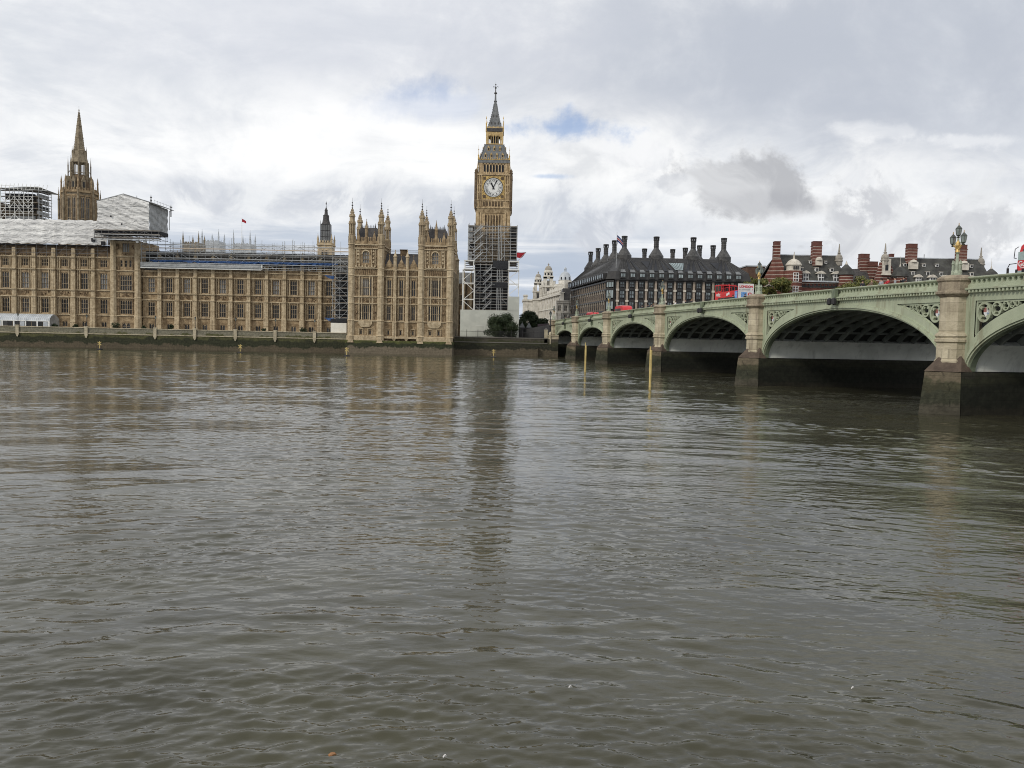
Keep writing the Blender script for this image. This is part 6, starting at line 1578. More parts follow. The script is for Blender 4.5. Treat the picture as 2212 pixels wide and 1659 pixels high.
b = MB(n2); b.box(130.8, 164, 296.8, 297.2, 35.7, 36.0); b.build('ridge', 'lead')
b = MB(n2); b.box(126.2, 129.0, 289.2, 291, 29.6, 34.6); b.frus(127.6, 289.9, 1.7, .9, 29.0, 1.5, .8, 29.6); b.build('niche_gable', 'pale_stone')
b = MB(n2); b.box(127.1, 128.1, 289.1, 289.19, 30.6, 32.6); b.build('niche', 'black')
obelisk(n2, 127.3, 290.2, 34.4, .95); obelisk(n2, 164.0, 297, 34.4, .95)
brick_stack(n2, 137.0, 140.2, 294, 296.4, 33.5, 40.5); brick_stack(n2, 154.4, 157.5, 294, 296.4, 33.5, 40.5); brick_stack(n2, 133.6, 134.9, 300, 302, 33, 37.5, 'brick_plain')
for x in (138.4, 156.0): b = MB(n2); b.box(x-1.3, x+1.6, 292.6, 293.9, 31.6, 34.1); b.lathe(x+.15, 293.2, [(1.3, 34.0), (1.0, 34.6), (.3, 34.9)], 8); b.build('stack_gable', 'pale_stone')
for x in (136.2, 142.8, 147.4, 159.4): dormer(n2, x, 294.2, 32.6, .95, 1.0)
for x in (138.2, 143.4, 148.0, 158.6): dormer(n2, x, 292.3, 29.5, 1.1, 1.2)
for x in (139.2, 144.0, 148.6, 157.4): dormer(n2, x, 290.0, 26.8, 1.7, 1.8)
for x, y, r_ in ((132.0, 288.8, 2.7), (163.6, 289.5, 2.6)):
    b = MB(n2); b.lathe(x, y, [(r_*.85, 5), (r_*.85, 28.5)], 12); b.build('round_turret', 'brick_fine')
    b = MB(n2); b.lathe(x, y, [(r_*1.1, 28.5), (r_, 29.4), (r_*.72, 30.6), (r_*.3, 31.6), (r_*.12, 32.0)], 12); t_ = b.build('turret_roof', 'moss_slate'); b = MB(n2); b.lathe(x, y, [(.5, 31.6), (.25, 32.2), (.06, 33.0), (.04, 35.5)], 8); b.build('tip', 'pale_stone', t_)
b = MB(n2); b.tube((144, 297, 35), (144, 297, 37.2), .15, 6); b.build('vent_pipe', 'steel')
for i, (x, y, w_, h_, m_, lb) in enumerate(((81.5, 281, 9.5, 24.0, 'leaf_mid', 'leafy green tree between the open-top bus and the brown brick block'), (89.0, 283, 9.5, 23.4, 'leaf_mid', 'leafy tree in front of the banded brick gable, behind the bridge lamp'), (117.5, 284, 16, 25.2, 'leaf_mid', 'broad yellowing tree between the two banded brick buildings'), (74.5, 270, 5.5, 20.5, 'leaf_mid', 'small tree at the right end of the black office building'))):
    tree('tree', lb, x, y, 5.2, w_, h_, m_, 40+i, 12000, .36, .35, group='trees behind the bridge parapet')

# ------------------------------------------------------------------ the bridge
BO = Vector((12.1, 246.0, 0)); BA = math.atan2(-.9909, .1347)
BM = Matrix.Translation(BO) @ Matrix.Rotation(BA, 4, 'Z')      # local x along the bridge towards us, y across it downstream
br = thing('bridge', 'pale green iron arch bridge on stone piers striding across the river', 'bridge', BO, BA)
CS = [.5, 32.2, 65.0, 102.1, 141.2, 179.1, 214.3, 246.0]
CR = [7.3, 7.95, 8.5, 9.0, 9.0, 8.6, 8.0]
WB = 26.0; ZS = 3.5
def zp(s): return 11.32-1.0*((s-118)/118)**2 if s < 118 else 11.32-.95*((s-118)/118)**2
for i in range(7):
    s0, s1 = CS[i]+1.5, CS[i+1]-1.5; sc_, a, h_ = (s0+s1)/2, (s1-s0)/2, CR[i]-ZS
    def ell(t, off): return sc_-(a+off)*math.cos(t), ZS+(h_+off)*math.sin(t) if off >= 0 else ZS+(h_+off)*math.sin(t)
    N = 48
    # moulded arch ring
    b = MB(br)
    for o0, o1, y in ((-.0, .16, -.10), (.16, .30, -.22), (.30, .52, -.14)):
        for k in range(N):
            t0, t1 = math.pi*k/N, math.pi*(k+1)/N
            p = [ell(t0, o0), ell(t1, o0), ell(t1, o1), ell(t0, o1)]
            b.add([(x, y, z) for x, z in p]+[(x, .5, z) for x, z in p], [(0, 3, 2, 1) if False else (0, 1, 2, 3), (0, 4, 5, 1), (3, 2, 6, 7)])
    b.build('arch_ring', 'green')
    b = MB(br)
    for k in range(N):
        t0, t1 = math.pi*k/N, math.pi*(k+1)/N; p = [ell(t0, -.10), ell(t1, -.10), ell(t1, .02), ell(t0, .02)]
        b.add([(x, .12, z) for x, z in p]+[(x, .6, z) for x, z in p], [(0, 1, 2, 3), (0, 4, 5, 1)])
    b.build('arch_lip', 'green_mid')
    # spandrel plate with its pierced panels
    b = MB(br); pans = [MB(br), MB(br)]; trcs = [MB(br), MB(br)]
    S = sorted(set([s0+(s1-s0)*k/60 for k in range(61)]+[s0-.45, s1+.45]))
    def zin(s): 
        u_ = (s-sc_)/(a+.5)
        return ZS+(h_+.5)*math.sqrt(max(0, 1-u_*u_)) if abs(u_) < 1 else ZS
    hl_ = []
    for s, e in zip(S, S[1:]):
        m_ = (s+e)/2; pan, trc = pans[m_ > sc_], trcs[m_ > sc_]; zt0, zt1 = zp(s)-1.30, zp(e)-1.30; zb0, zb1 = zin(s), zin(e)
        tp = zp(m_)-1.30-.62; bt = zin(m_)+.75
        edge = min(m_-(s0-.1), (s1+.1)-m_)
        if edge > .55 and tp-bt > .12 and edge < a*.62:
            ta, te = zp(s)-1.92, zp(e)-1.92; ba, be = min(zin(s)+.75, ta-.02), min(zin(e)+.75, te-.02)
            b.poly((s, 0, zb0), (e, 0, zb1), (e, 0, be), (s, 0, ba)); b.poly((s, 0, ta), (e, 0, te), (e, 0, zt1), (s, 0, zt0))
            b.poly((s, 0, ba), (e, 0, be), (e, .35, be), (s, .35, ba)); b.poly((s, 0, ta), (s, .35, ta), (e, .35, te), (e, 0, te))
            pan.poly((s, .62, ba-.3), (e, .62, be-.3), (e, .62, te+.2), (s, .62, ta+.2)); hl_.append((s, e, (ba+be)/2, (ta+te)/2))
            for z0_, z1_, zz0, zz1 in ((ba, be, .0, .16), (ta, te, -.16, .0)): trc.poly((s, .10, z0_+zz0), (e, .10, z1_+zz0), (e, .10, z1_+zz1), (s, .10, z0_+zz1))
        else:
            b.poly((s, 0, zb0), (e, 0, zb1), (e, 0, zt1), (s, 0, zt0))
    b.box(s0-.62, s0-.02, -.08, .4, ZS, zp(s0)-1.3); b.box(s1+.02, s1+.62, -.08, .4, ZS, zp(s1)-1.3)
    b.build('spandrel', 'green')
    for pan in pans: pan.build('panel_back', 'soffit')  # dark plate, the gloom inside the bridge put into its colour
    for side in (0, 1):
        hh = [q for q in hl_ if (q[0] < sc_) == (side == 0)]
        if not hh: continue
        trc = trcs[side]
        first_ = hh[0][0] if side == 0 else hh[-1][1]; pos = 0.12
        trc.box(*( (first_, first_+.16) if side == 0 else (first_-.16, first_)), .08, .3, (hh[0] if side == 0 else hh[-1])[2], (hh[0] if side == 0 else hh[-1])[3])
        while True:
            # the largest roundel that fits next
            best = None
            for r_ in (1.05, .95, .8, .68, .56, .46, .36, .27, .2):
                c_ = first_+(pos+r_)*(1 if side == 0 else -1)
                ok = [q for q in hh if q[0]-1e-6 <= c_ <= q[1]+1e-6]
                if not ok: continue
                zt_ = zp(c_)-1.92-.12; lowmost = max(zin(c_+dx)+.75+.1+(math.sqrt(max(0, 1-(dx/r_)**2))*r_ if abs(dx) < r_ else 0) for dx in (-r_*.7, 0, r_*.7))
                if zt_-r_ >= lowmost-.05: best = (r_, c_, zt_-r_); break
            if not best: break
            r_, c_, z_ = best; pos += 2*r_+.03
            if r_ > .5 and pos < 2.6:
                sh = MB(br); sh.prism([(c_-r_*.42, z_+r_*.5), (c_-r_*.42, z_-.1*r_), (c_, z_-r_*.6), (c_+r_*.42, z_-.1*r_), (c_+r_*.42, z_+r_*.5)], .30, .42); so_ = sh.build('shield', 'cloth_white')
                sh = MB(br); sh.box(c_-r_*.42, c_-.02, .285, .298, z_+.02, z_+r_*.48); sh.build('quarter', 'faded_red', so_)
                sh = MB(br); sh.box(c_+.02, c_+r_*.36, .285, .298, z_-r_*.2, z_-.02); sh.build('quarter', 'faded_blue', so_)
            n_ = 20
            for k in range(n_):
                p, q = 2*math.pi*k/n_, 2*math.pi*(k+1)/n_
                cc = [(c_+rr*math.cos(aa), z_+rr*math.sin(aa)) for rr, aa in ((r_*.78, p), (r_, p), (r_, q), (r_*.78, q))]
                trc.add([(x, .05, z) for x, z in cc]+[(x, .34, z) for x, z in cc], [(0, 1, 2, 3), (0, 3, 7, 4), (1, 5, 6, 2)])
            for k in range(4):
                aa = math.pi/4+k*math.pi/2; x, z = c_+math.cos(aa)*r_*.62, z_+math.sin(aa)*r_*.62; w_ = r_*.2
                trc.prism([(x-w_, z), (x, z-w_), (x+w_, z), (x, z+w_)], .08, .34)
        trc.build('tracery', 'green')
    # dark underside: plated skirts, ribs, cross members
    tq = math.asin(min(1, 2.1/h_))
    for half in (0, 1):
        b = MB(br)
        for k in range(10):
            t0, t1 = tq*k/10, tq*(k+1)/10
            if half: t0, t1 = math.pi-t0, math.pi-t1
            p, q = ell(t0, .06), ell(t1, .06); b.add([(p[0], .6, p[1]), (q[0], .6, q[1]), (q[0], WB-.3, q[1]), (p[0], WB-.3, p[1])], [(0, 1, 2, 3)])
        p = ell(tq if not half else math.pi-tq, .06); r2 = ell(tq if not half else math.pi-tq, .75); b.add([(p[0], .6, p[1]), (p[0], WB-.3, p[1]), (r2[0], WB-.3, r2[1]), (r2[0], .6, r2[1])], [(0, 1, 2, 3)])
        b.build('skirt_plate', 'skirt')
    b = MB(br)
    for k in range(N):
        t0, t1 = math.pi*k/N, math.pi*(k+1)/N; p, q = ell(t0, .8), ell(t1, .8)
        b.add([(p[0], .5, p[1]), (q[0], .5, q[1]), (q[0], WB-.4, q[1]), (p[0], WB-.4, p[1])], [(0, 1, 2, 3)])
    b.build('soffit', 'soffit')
    for j in range(13):
        y = 1.6+j*1.95; b = MB(br); n_ = 26
        for k in range(n_):
            t0, t1 = tq+(math.pi-2*tq)*k/n_, tq+(math.pi-2*tq)*(k+1)/n_
            A_, B_, C_, D_ = ell(t0, .08), ell(t1, .08), ell(t1, .8), ell(t0, .8)
            b.add([(A_[0], y, A_[1]), (B_[0], y, B_[1]), (C_[0], y, C_[1]), (D_[0], y, D_[1]), (A_[0], y+.22, A_[1]), (B_[0], y+.22, B_[1]), (C_[0], y+.22, C_[1]), (D_[0], y+.22, D_[1])], [(0, 1, 2, 3), (4, 7, 6, 5), (0, 4, 5, 1)])
        b.build('rib', 'rib')
    b = MB(br)
    for k in range(1, 13):
        t = tq+(math.pi-2*tq)*k/13; p, q = ell(t, .3), ell(t, .8); b.box(p[0]-.06, p[0]+.06, .7, WB-.5, min(p[1], q[1]), max(p[1], q[1])+.02)
    b.build('cross_member', 'rib')
    # cornice with dentils, and the pierced parapet, following the camber
    nseg = max(8, int((s1-s0)/2.6)); c_ = MB(br); dn = MB(br); pp = MB(br); bk = MB(br)
    def sweep(mb, sA, sB, prof):
        n_ = len(prof); zA, zB = zp(sA), zp(sB)
        mb.add([(sA, y, zA+z) for y, z in prof]+[(sB, y, zB+z) for y, z in prof], [(k, n_+k, n_+(k+1) % n_, (k+1) % n_) for k in range(n_)]+[tuple(range(n_)), tuple(reversed(range(n_, 2*n_)))])
    for k in range(nseg):
        sA, sB = CS[i]+.9+(CS[i+1]-CS[i]-1.8)*k/nseg, CS[i]+.9+(CS[i+1]-CS[i]-1.8)*(k+1)/nseg
        sweep(c_, sA, sB, [(.3, -1.34), (-.06, -1.34), (-.10, -1.22), (-.10, -1.12), (-.42, -1.04), (-.42, -.92), (-.2, -.86), (.3, -.86)])
        sweep(pp, sA, sB, [(.25, -.86), (-.16, -.86), (-.16, -.66), (-.08, -.62), (-.08, -.58), (.25, -.58)])
        sweep(pp, sA, sB, [(.25, -.22), (-.08, -.22), (-.2, -.16), (-.24, -.10), (-.24, -.03), (-.1, .0), (.2, .0), (.25, -.05)])
        sweep(bk, sA, sB, [(.2, -.6), (.10, -.6), (.10, -.2), (.2, -.2)])
    nm_ = int((CS[i+1]-CS[i]-1.9)/.56); L_ = (CS[i+1]-CS[i]-1.9)/nm_
    for k in range(nm_):
        x0_ = CS[i]+.95+k*L_; x1_ = x0_+L_; zb_, zt_ = zp((x0_+x1_)/2)-.60, zp((x0_+x1_)/2)-.20; xc, zc = (x0_+x1_)/2, (zb_+zt_)/2
        oc = [(xc+.185*math.cos(math.pi/2+q*math.pi/3)*(1 if q % 2 == 0 else .62)*1.0, zc+.17*math.sin(math.pi/2+q*math.pi/3)*(1 if q % 2 == 0 else .62)) for q in range(6)]
        oc = [(xc+.205*math.cos(-math.pi*.75+q*math.pi/4), zc+.175*math.sin(-math.pi*.75+q*math.pi/4)) for q in range(8)]
        out = [(x0_, zb_), (xc, zb_), (x1_, zb_), (x1_, zc), (x1_, zt_), (xc, zt_), (x0_, zt_), (x0_, zc)]
        n_ = 8
        pp.add([(x, -.05, z) for x, z in out]+[(x, -.05, z) for x, z in oc]+[(x, .11, z) for x, z in oc], [(q, (q+1) % n_, n_+(q+1) % n_, n_+q) for q in range(n_)]+[(n_+q, n_+(q+1) % n_, 2*n_+(q+1) % n_, 2*n_+q) for q in range(n_)])
    nd = int((CS[i+1]-CS[i]-2.2)/.42)
    for k in range(nd):
        x = CS[i]+1.15+k*.42; z = zp(x); c_.box(x, x+.2, -.36, -.1, z-1.28, z-1.06)
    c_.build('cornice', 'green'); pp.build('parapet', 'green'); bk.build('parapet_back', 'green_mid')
    # crown ornament: shield bracket and a pair of signal lamps
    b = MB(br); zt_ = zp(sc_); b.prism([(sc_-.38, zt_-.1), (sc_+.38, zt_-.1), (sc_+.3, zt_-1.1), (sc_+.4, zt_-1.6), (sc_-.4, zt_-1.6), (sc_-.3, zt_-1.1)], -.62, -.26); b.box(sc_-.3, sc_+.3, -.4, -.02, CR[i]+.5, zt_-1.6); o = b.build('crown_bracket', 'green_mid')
    b = MB(br)
    for s_ in (-.45, .45): b.lathe(sc_+s_, -.75, [(.05, zt_-1.75), (.26, zt_-1.65), (.26, zt_-1.15), (.08, zt_-1.0)], 8)
    b.build('signal_lamp', 'iron', o)
    # far face
    b = MB(br)
    for s, e in zip(S, S[1:]): b.poly((s, WB, zin(s)-.4), (s, WB, zp(s)), (e, WB, zp(e)), (e, WB, zin(e)-.4)); b.poly((s, WB-.3, zin(s)-.4), (e, WB-.3, zin(e)-.4), (e, WB-.3, zp(e)), (s, WB-.3, zp(s)))
    b.build('far_face', 'green')
b = MB(br); dk = MB(br)
SS = [-2+i*4 for i in range(64)]
for s, e in zip(SS, SS[1:]):
    za, ze = zp(s)-1.15, zp(e)-1.15
    dk.add([(s, .25, za-.5), (e, .25, ze-.5), (e, WB-.3, ze-.5), (s, WB-.3, za-.5), (s, .25, za), (e, .25, ze), (e, WB-.3, ze), (s, WB-.3, za)], [(0, 1, 2, 3), (4, 7, 6, 5), (0, 4, 5, 1), (2, 6, 7, 3)])
    b.add([(s, 4.4, za+.004), (e, 4.4, ze+.004), (e, 21.6, ze+.004), (s, 21.6, za+.004)], [(0, 1, 2, 3)])
pv2 = MB(br)
for s, e in zip(SS, SS[1:]):
    for ya, yb in ((.26, 4.35), (21.65, WB-.31)):
        za, ze = zp(s)-1.15, zp(e)-1.15
        pv2.add([(s, ya, za+.13), (e, ya, ze+.13), (e, yb, ze+.13), (s, yb, za+.13), (s, ya, za-.1), (e, ya, ze-.1), (e, yb, ze-.1), (s, yb, za-.1)], [(0, 1, 2, 3), (3, 2, 6, 7), (0, 4, 5, 1)])
pv2.build('pavement', 'paving'); dk.build('deck', 'paving'); b.build('road_surface', 'asphalt')
for i, c in enumerate(CS):
    b = MB(br); zt = zp(c)
    cy_ = -.32
    b.lathe(c, cy_, [(1.36, 3.9), (1.36, 4.3), (1.24, 4.45), (1.24, 5.75), (1.42, 5.85), (1.42, 6.02), (1.30, 6.15), (1.42, 6.32), (1.30, 6.5), (1.12, 6.62), (1.12, zt-1.62)], 8)
    b.box(c-1.3, c+1.3, .05, WB-.3, 3.5, zt-1.3); pi_ = b.build('pier', 'granite')
    b = MB(br); b.lathe(c, cy_, [(1.14, zt-1.63), (1.3, zt-1.5), (1.5, zt-1.36), (1.5, zt-1.2), (1.34, zt-1.1), (1.34, zt-.42), (1.46, zt-.3), (1.46, zt-.12), (1.2, zt+.05), (.9, zt+.16)], 8); b.build('pier_cap', 'granite_dark', pi_)
    b = MB(br); b.lathe(c, WB+.32, [(1.36, 3.9), (1.24, 4.45), (1.24, 5.75), (1.12, 6.62), (1.12, zt-1.62), (1.5, zt-1.3), (1.34, zt-.42), (1.46, zt-.12), (.9, zt+.16)], 8); b.build('far_pier', 'granite')
    # sloped cap over the cutwater
    b = MB(br); 
    b.add([(c-1.85, -.8, 3.45), (c, -2.75, 3.45), (c+1.85, -.8, 3.45), (c-1.25, -.4, 4.7), (c, -1.6, 4.55), (c+1.25, -.4, 4.7), (c-1.7, .3, 3.45), (c+1.7, .3, 3.45)], [(0, 1, 4, 3), (1, 2, 5, 4), (2, 7, 5), (6, 0, 3), (3, 4, 5)])
    b.build('cutwater_cap', 'granite_red')
    b = MB(br)
    b.add([(c-1.95, -.75, -1.5), (c, -3.25, -1.5), (c+1.95, -.75, -1.5), (c-1.82, -.8, 3.4), (c, -2.7, 3.4), (c+1.82, -.8, 3.4)], [(0, 1, 4, 3), (1, 2, 5, 4), (3, 4, 5)]); b.build('cutwater', 'cutwater')
    b = MB(br); b.box(c-1.78, c+1.78, -.78, WB+1, -1.5, 3.44); b.build('pier_base', 'pier_side')
b = MB(br); b.box(-2.5, 1.9, .1, WB, -1.5, 9.0); b.build('abutment', 'pier_side')

# approach road and the far embankment beyond the bridge
b = MB(); b.T = BM; b.add([(-130, -1, 5), (-2, -1, 5), (-2, WB+1, 5), (-130, WB+1, 5), (-130, -1, 6.2), (-2, -1, 9.13), (-2, WB+1, 9.13), (-130, WB+1, 6.2)], [(4, 5, 6, 7), (0, 1, 5, 4), (2, 3, 7, 6), (1, 2, 6, 5)])
structure('road', b, 'asphalt')
e2 = thing('far_embankment_wall', 'dark embankment wall seen under the bridge arches', 'wall', (80, 250, -1.5))
b = MB(e2); b.box(12.5, 320, 250.5, 253, -1.5, 6.3); b.build('wall', 'dark_wall')
b = MB(e2); b.box(12.5, 320, 250.4, 253.1, 6.3, 6.6); b.build('coping', 'granite')

# ------------------------------------------------------------------ the triple lamps on the piers
def bridge_lamp(i, c, y, label):
    z = zp(c)+.14; l = thing('bridge_lamp', label, 'street lamp', BM @ Vector((c, y, z)), BA, 'triple lamps on the bridge piers'); l.scale = (.92, .92, .92)
    b = MB(l)
    b.lathe(0, 0, [(.42, 0), (.42, .22), (.30, .34), (.22, .5), (.20, .9), (.15, 1.15), (.12, 1.9), (.19, 1.98), (.14, 2.05)], 8)
    for k in range(4):
        a = k*math.pi/2; b.lathe(.40*math.cos(a), .40*math.sin(a), [(.13, 0), (.13, .35), (.085, .45), (.085, .95), (.14, 1.0), (.11, 1.06), (.03, 1.35)], 6)
    b.build('column', 'green_lamp')
    b = MB(l); b.lathe(0, 0, [(.12, 2.02), (.20, 2.08), (.17, 2.2), (.11, 2.35), (.22, 2.65), (.2, 2.85), (.07, 3.1)], 8)
    for s in (-1, 1): b.tube((s*.1, 0, 2.3), (s*.42, 0, 2.62), .09, 6, .07); b.tube((s*.42, 0, 2.62), (s*.66, 0, 2.72), .07, 6)
    b.build('gilded_bracket', 'gold')
    b = MB(l); b.tube((0, 0, 3.1), (0, 0, 3.5), .09, 6, .06)
    for s in (-1, 1): b.tube((s*.12, 0, 3.0), (s*.55, 0, 2.78), .05, 6)
    b.build('stem', 'green_lamp')
    for x, zz in ((-.72, 2.72), (.72, 2.72), (0, 3.42)):
        b = MB(l); b.lathe(x, 0, [(.07, zz-.12), (.16, zz-.02), (.06, zz+.04), (.19, zz+.12), (.20, zz+.16)], 6); k_ = b.build('lantern', 'lantern_frame')
        b = MB(l); b.lathe(x, 0, [(.19, zz+.16), (.27, zz+.68)], 6); b.build('glass', 'lamp_glass', k_)
        b = MB(l)
        for q in range(6): a = q*math.pi/3+math.pi/6; b.tube((x+.195*math.cos(a), .195*math.sin(a), zz+.15), (x+.275*math.cos(a), .275*math.sin(a), zz+.69), .017, 4)
        b.lathe(x, 0, [(.29, zz+.66), (.30, zz+.71), (.16, zz+.88), (.07, zz+.96), (.05, zz+1.0)], 6); b.build('cap', 'lantern_frame', k_)
        b = MB(l); b.lathe(x, 0, [(.05, zz+.98), (.05, zz+1.06), (.02, zz+1.08), (.04, zz+1.14), (.01, zz+1.22)], 6); b.build('tip', 'gold', k_)
    return l
NEAR = ['on the abutment at the far end of the bridge', 'on the second pier from the far bank', 'on the pier just left of the white-roofed red bus', 'on the middle pier in front of the black office building', 'on the pier beside the open-top bus', 'on the nearest pier in view, its gilding bright']
for i, c in enumerate(CS[:6]): bridge_lamp(i, c, -.32, 'triple green and gold lamp ' + NEAR[i])
for i, c in ((4, CS[4]), (5, CS[5])): bridge_lamp(i, c, WB+.32, 'triple lamp on the far parapet, its top seen behind the ' + ('nearest pier lamp' if i == 5 else 'open-top bus'))

# ------------------------------------------------------------------ buses
def bus(s_front, y_near, label, L=10.4, Ht=4.35, kind='double', zoff=0.0, name='double_decker_bus'):
    """front towards the far bank; local +x forward, +y its left side, which faces us"""
    sm = s_front+L/2; z = (zp(sm) if sm > -2 else 9.9+.025*sm+.4)-1.14+zoff
    o = thing(name, label, 'bus', BM @ Vector((sm, y_near+1.25, z)), BA+math.pi, 'red buses on the bridge'); W2 = 1.25; h = L/2
    # pitch with the camber
    if kind == 'double':
        prof = [(-h, .35), (h, .35), (h+.02, 1.2), (h-.02, 2.2), (h-.10, 3.2), (h-.42, Ht-.25), (h-.9, Ht), (-h+.9, Ht), (-h+.35, Ht-.2), (-h+.08, Ht-.75), (-h, 3.0)]
    elif kind == 'round':
        prof = [(-h+.1, .35), (h, .35), (h, 2.2), (h-.15, 3.3), (h-.6, Ht-.1), (h-1.2, Ht), (-h+2.2, Ht+.02), (-h+1.2, Ht-.12), (-h+.5, Ht-.5), (-h+.12, Ht-1.1), (-h, 2.4), (-h, 1.4)]
    else:
        prof = [(-h, .35), (h, .35), (h, 1.3), (h-.05, 2.3), (h-.08, 3.0), (-h, 3.0)]
    n = len(prof); b = MB(o); V = []
    for y, s in ((-W2, .965), (-W2+.12, 1), (W2-.12, 1), (W2, .965)):
        for x, zz in prof: V.append((x*s, y, 2.3+(zz-2.3)*s))
    b.add(V, [(j*n+k, j*n+(k+1) % n, (j+1)*n+(k+1) % n, (j+1)*n+k) for j in range(3) for k in range(n)]+[tuple(reversed(range(n))), tuple(range(3*n, 4*n))])
    bd = b.build('body', 'red', smooth=False)
    for x in (h-2.3, -h+2.6):
        for s in (-1, 1):
            T = Matrix.Translation((x, s*(W2-.14), .5)) @ Matrix.Rotation(math.pi/2, 4, 'X'); b = MB(o, T); b.lathe(0, 0, [(.32, -.17), (.5, -.15), (.5, .15), (.32, .17)], 16); b.build('wheel', 'tyre')
    def side(x0, x1, z0, z1, m, nm, d=.02, n_=1, gap=.10):
        b = MB(o); w_ = (x1-x0)/n_
        for k in range(n_):
            for s in (-1, 1): ya, yb = sorted((s*(W2-.03), s*(W2+d))); b.box(x0+w_*k+gap/2, x0+w_*(k+1)-gap/2, ya, yb, z0, z1)
        return b.build(nm, m)
    side(-h+.9, h-1.5, 1.25, 2.05, 'bus_glass', 'lower_window', n_=6)
    if kind == 'double':
        side(-h+.8, h-.75, 2.95, 3.75, 'bus_glass', 'upper_window', n_=7)
        b = MB(o); b.prism([(h-.12, 2.7), (h-.01, 2.7), (h-.17, 3.6), (h-.28, 3.6)], -1.08, 1.08); b.build('upper_windscreen', 'pale_bus_glass'); b = MB(o); b.box(h-.2, h+.06, -1.1, 1.1, 1.0, 2.1); b.build('windscreen', 'pale_bus_glass')
        b = MB(o); b.box(-h-.03, -h+.1, -.95, .95, 2.7, 3.5); b.build('rear_window', 'bus_glass')
    elif kind == 'round':
        side(-h+2.6, h-.7, 2.9, 3.65, 'bus_glass', 'upper_window', n_=5)
        b = MB(o); b.box(-h-.03, -h+.3, -.2, .75, 2.15, 3.0); b.build('rear_window', 'bus_glass')
        b = MB(o); b.box(-h+3.0, h-1.4, -W2-.02, W2+.03, 2.3, 2.62); b.build('side_advert', 'cloth_white')
        b = MB(o); b.box(-h-.04, -h+.2, -W2+.2, -.4, .9, 2.0); b.build('rear_advert', 'blue_print')
        b = MB(o); b.box(-1.5, h-1.5, -W2+.15, W2-.15, Ht+.02, Ht+.07); b.build('roof_panel', 'white_paint')
    return o, h, W2
TXT = Matrix.Rotation(math.pi/2, 4, 'X')
RW = Matrix.Rotation(-math.pi/2, 4, 'Z')     # faces the rear (-x)
LW = Matrix.Rotation(math.pi, 4, 'Z')        # faces the left side (+y)
o, h, W2 = bus(112.0, 5.2, 'red open-top tour bus with a white poster across its rear', L=9.4, kind='open', name='tour_bus')
b = MB(o)
for s in (-1, 1): b.box(h-2.7, h-.06, s*W2-.04, s*W2+.04, 3.0, 3.12)
for x in (h-.15, h-1.4, h-2.65):
    for s in (-1, 1): b.tube((x, s*(W2-.08), 3.0), (x-.12, s*(W2-.08), 4.05), .06, 4)
b.box(h-2.9, h-.1, -W2, W2, 4.0, 4.16); b.build('front_canopy', 'red')
b = MB(o); b.box(h-.22, h-.16, -W2+.1, W2-.1, 3.05, 4.0); 
for s in (-1, 1): b.box(h-2.55, h-.3, s*(W2-.06)-.02, s*(W2-.06)+.02, 3.15, 3.98)
b.build('canopy_glass', 'bus_glass')
b = MB(o)
for s in (-1, 1):
    b.tube((h-2.7, s*(W2-.06), 3.55), (-h+.2, s*(W2-.06), 3.55), .035, 4)
    for k in range(6): x = h-3+(-2*h+3.2)*k/5; b.tube((x, s*(W2-.06), 3.0), (x, s*(W2-.06), 3.55), .03, 4)
for x in (h-3.6, -1.4): b.tube((x, W2-.06, 3.0), (x+.35, W2-.06, 4.1), .05, 4)
b.build('rail', 'red')
for k in range(5):
    for y in (-.6, .6): b = MB(o); x = h-3.5-k*1.05; b.box(x-.35, x+.1, y-.45, y+.45, 3.0, 3.35); b.box(x-.42, x-.32, y-.45, y+.45, 3.1, 3.75); b.build('seat', 'black')
b = MB(o); b.box(-h-.06, -h-.005, -W2+.02, W2-.02, 1.0, 3.95); rp = b.build('rear_poster', 'cloth_white')
def dec(T, prims):
    for nm, m, f_ in prims: b = MB(o, T); f_(b); b.build(nm, m, rp)
TR = Matrix.Translation((-h-.065, 0, 0)) @ RW       # x to the right as one looks at the rear
dec(TR, [('picture', 'blue_print', lambda b: b.box(-.75, .1, -.02, .0, 1.95, 2.7)), ('round_badge', 'red_print', lambda b: b.prism([(.62+.3*math.cos(k*math.pi/8), 2.35+.3*math.sin(k*math.pi/8)) for k in range(16)], -.02, 0)),
         ('round_badge', 'cloth_white', lambda b: b.prism([(.62+.16*math.cos(k*math.pi/8), 2.35+.16*math.sin(k*math.pi/8)) for k in range(16)], -.03, -.02)),
         ('dot', 'red_print', lambda b: b.prism([(-.98+.07*math.cos(k*math.pi/4), 3.05+.07*math.sin(k*math.pi/4)) for k in range(8)], -.02, 0)), ('dot', 'red_print', lambda b: b.prism([(.98+.07*math.cos(k*math.pi/4), 3.05+.07*math.sin(k*math.pi/4)) for k in range(8)], -.02, 0)),
         ('small_print', 'grey_sheet', lambda b: [b.box(-.7, .65, -.015, 0, z, z+.05) for z in (2.98, 3.1)])])
t_ = text(o, 'LONDON', .48, 'red_print', TR @ Matrix.Translation((0, -.02, 3.5)) @ TXT, bold=True); t_.parent = rp
LS = Matrix.Translation((0, W2+.012, 0)) @ LW       # x to the right as one looks at the left side, i.e. backwards
b = MB(o, LS)
for k in range(5): b.box(-h+.9+k*.34, -h+1.12+k*.34, -.03, 0, 2.45, 2.72 if k != 2 else 2.85)
b.box(-h+.85, -h+2.6, -.03, 0, 2.28, 2.33); b.build('small_lettering', 'cloth_white')
b = MB(o, LS); V = [(.2, 2.35), (.55, 2.75), (.9, 2.6), (1.25, 2.85), (1.6, 2.62), (1.5, 2.35), (1.05, 2.5), (.75, 2.22)]; b.prism([(x, z) for x, z in reversed(V)], -.03, 0); b.build('side_emblem', 'cloth_white')
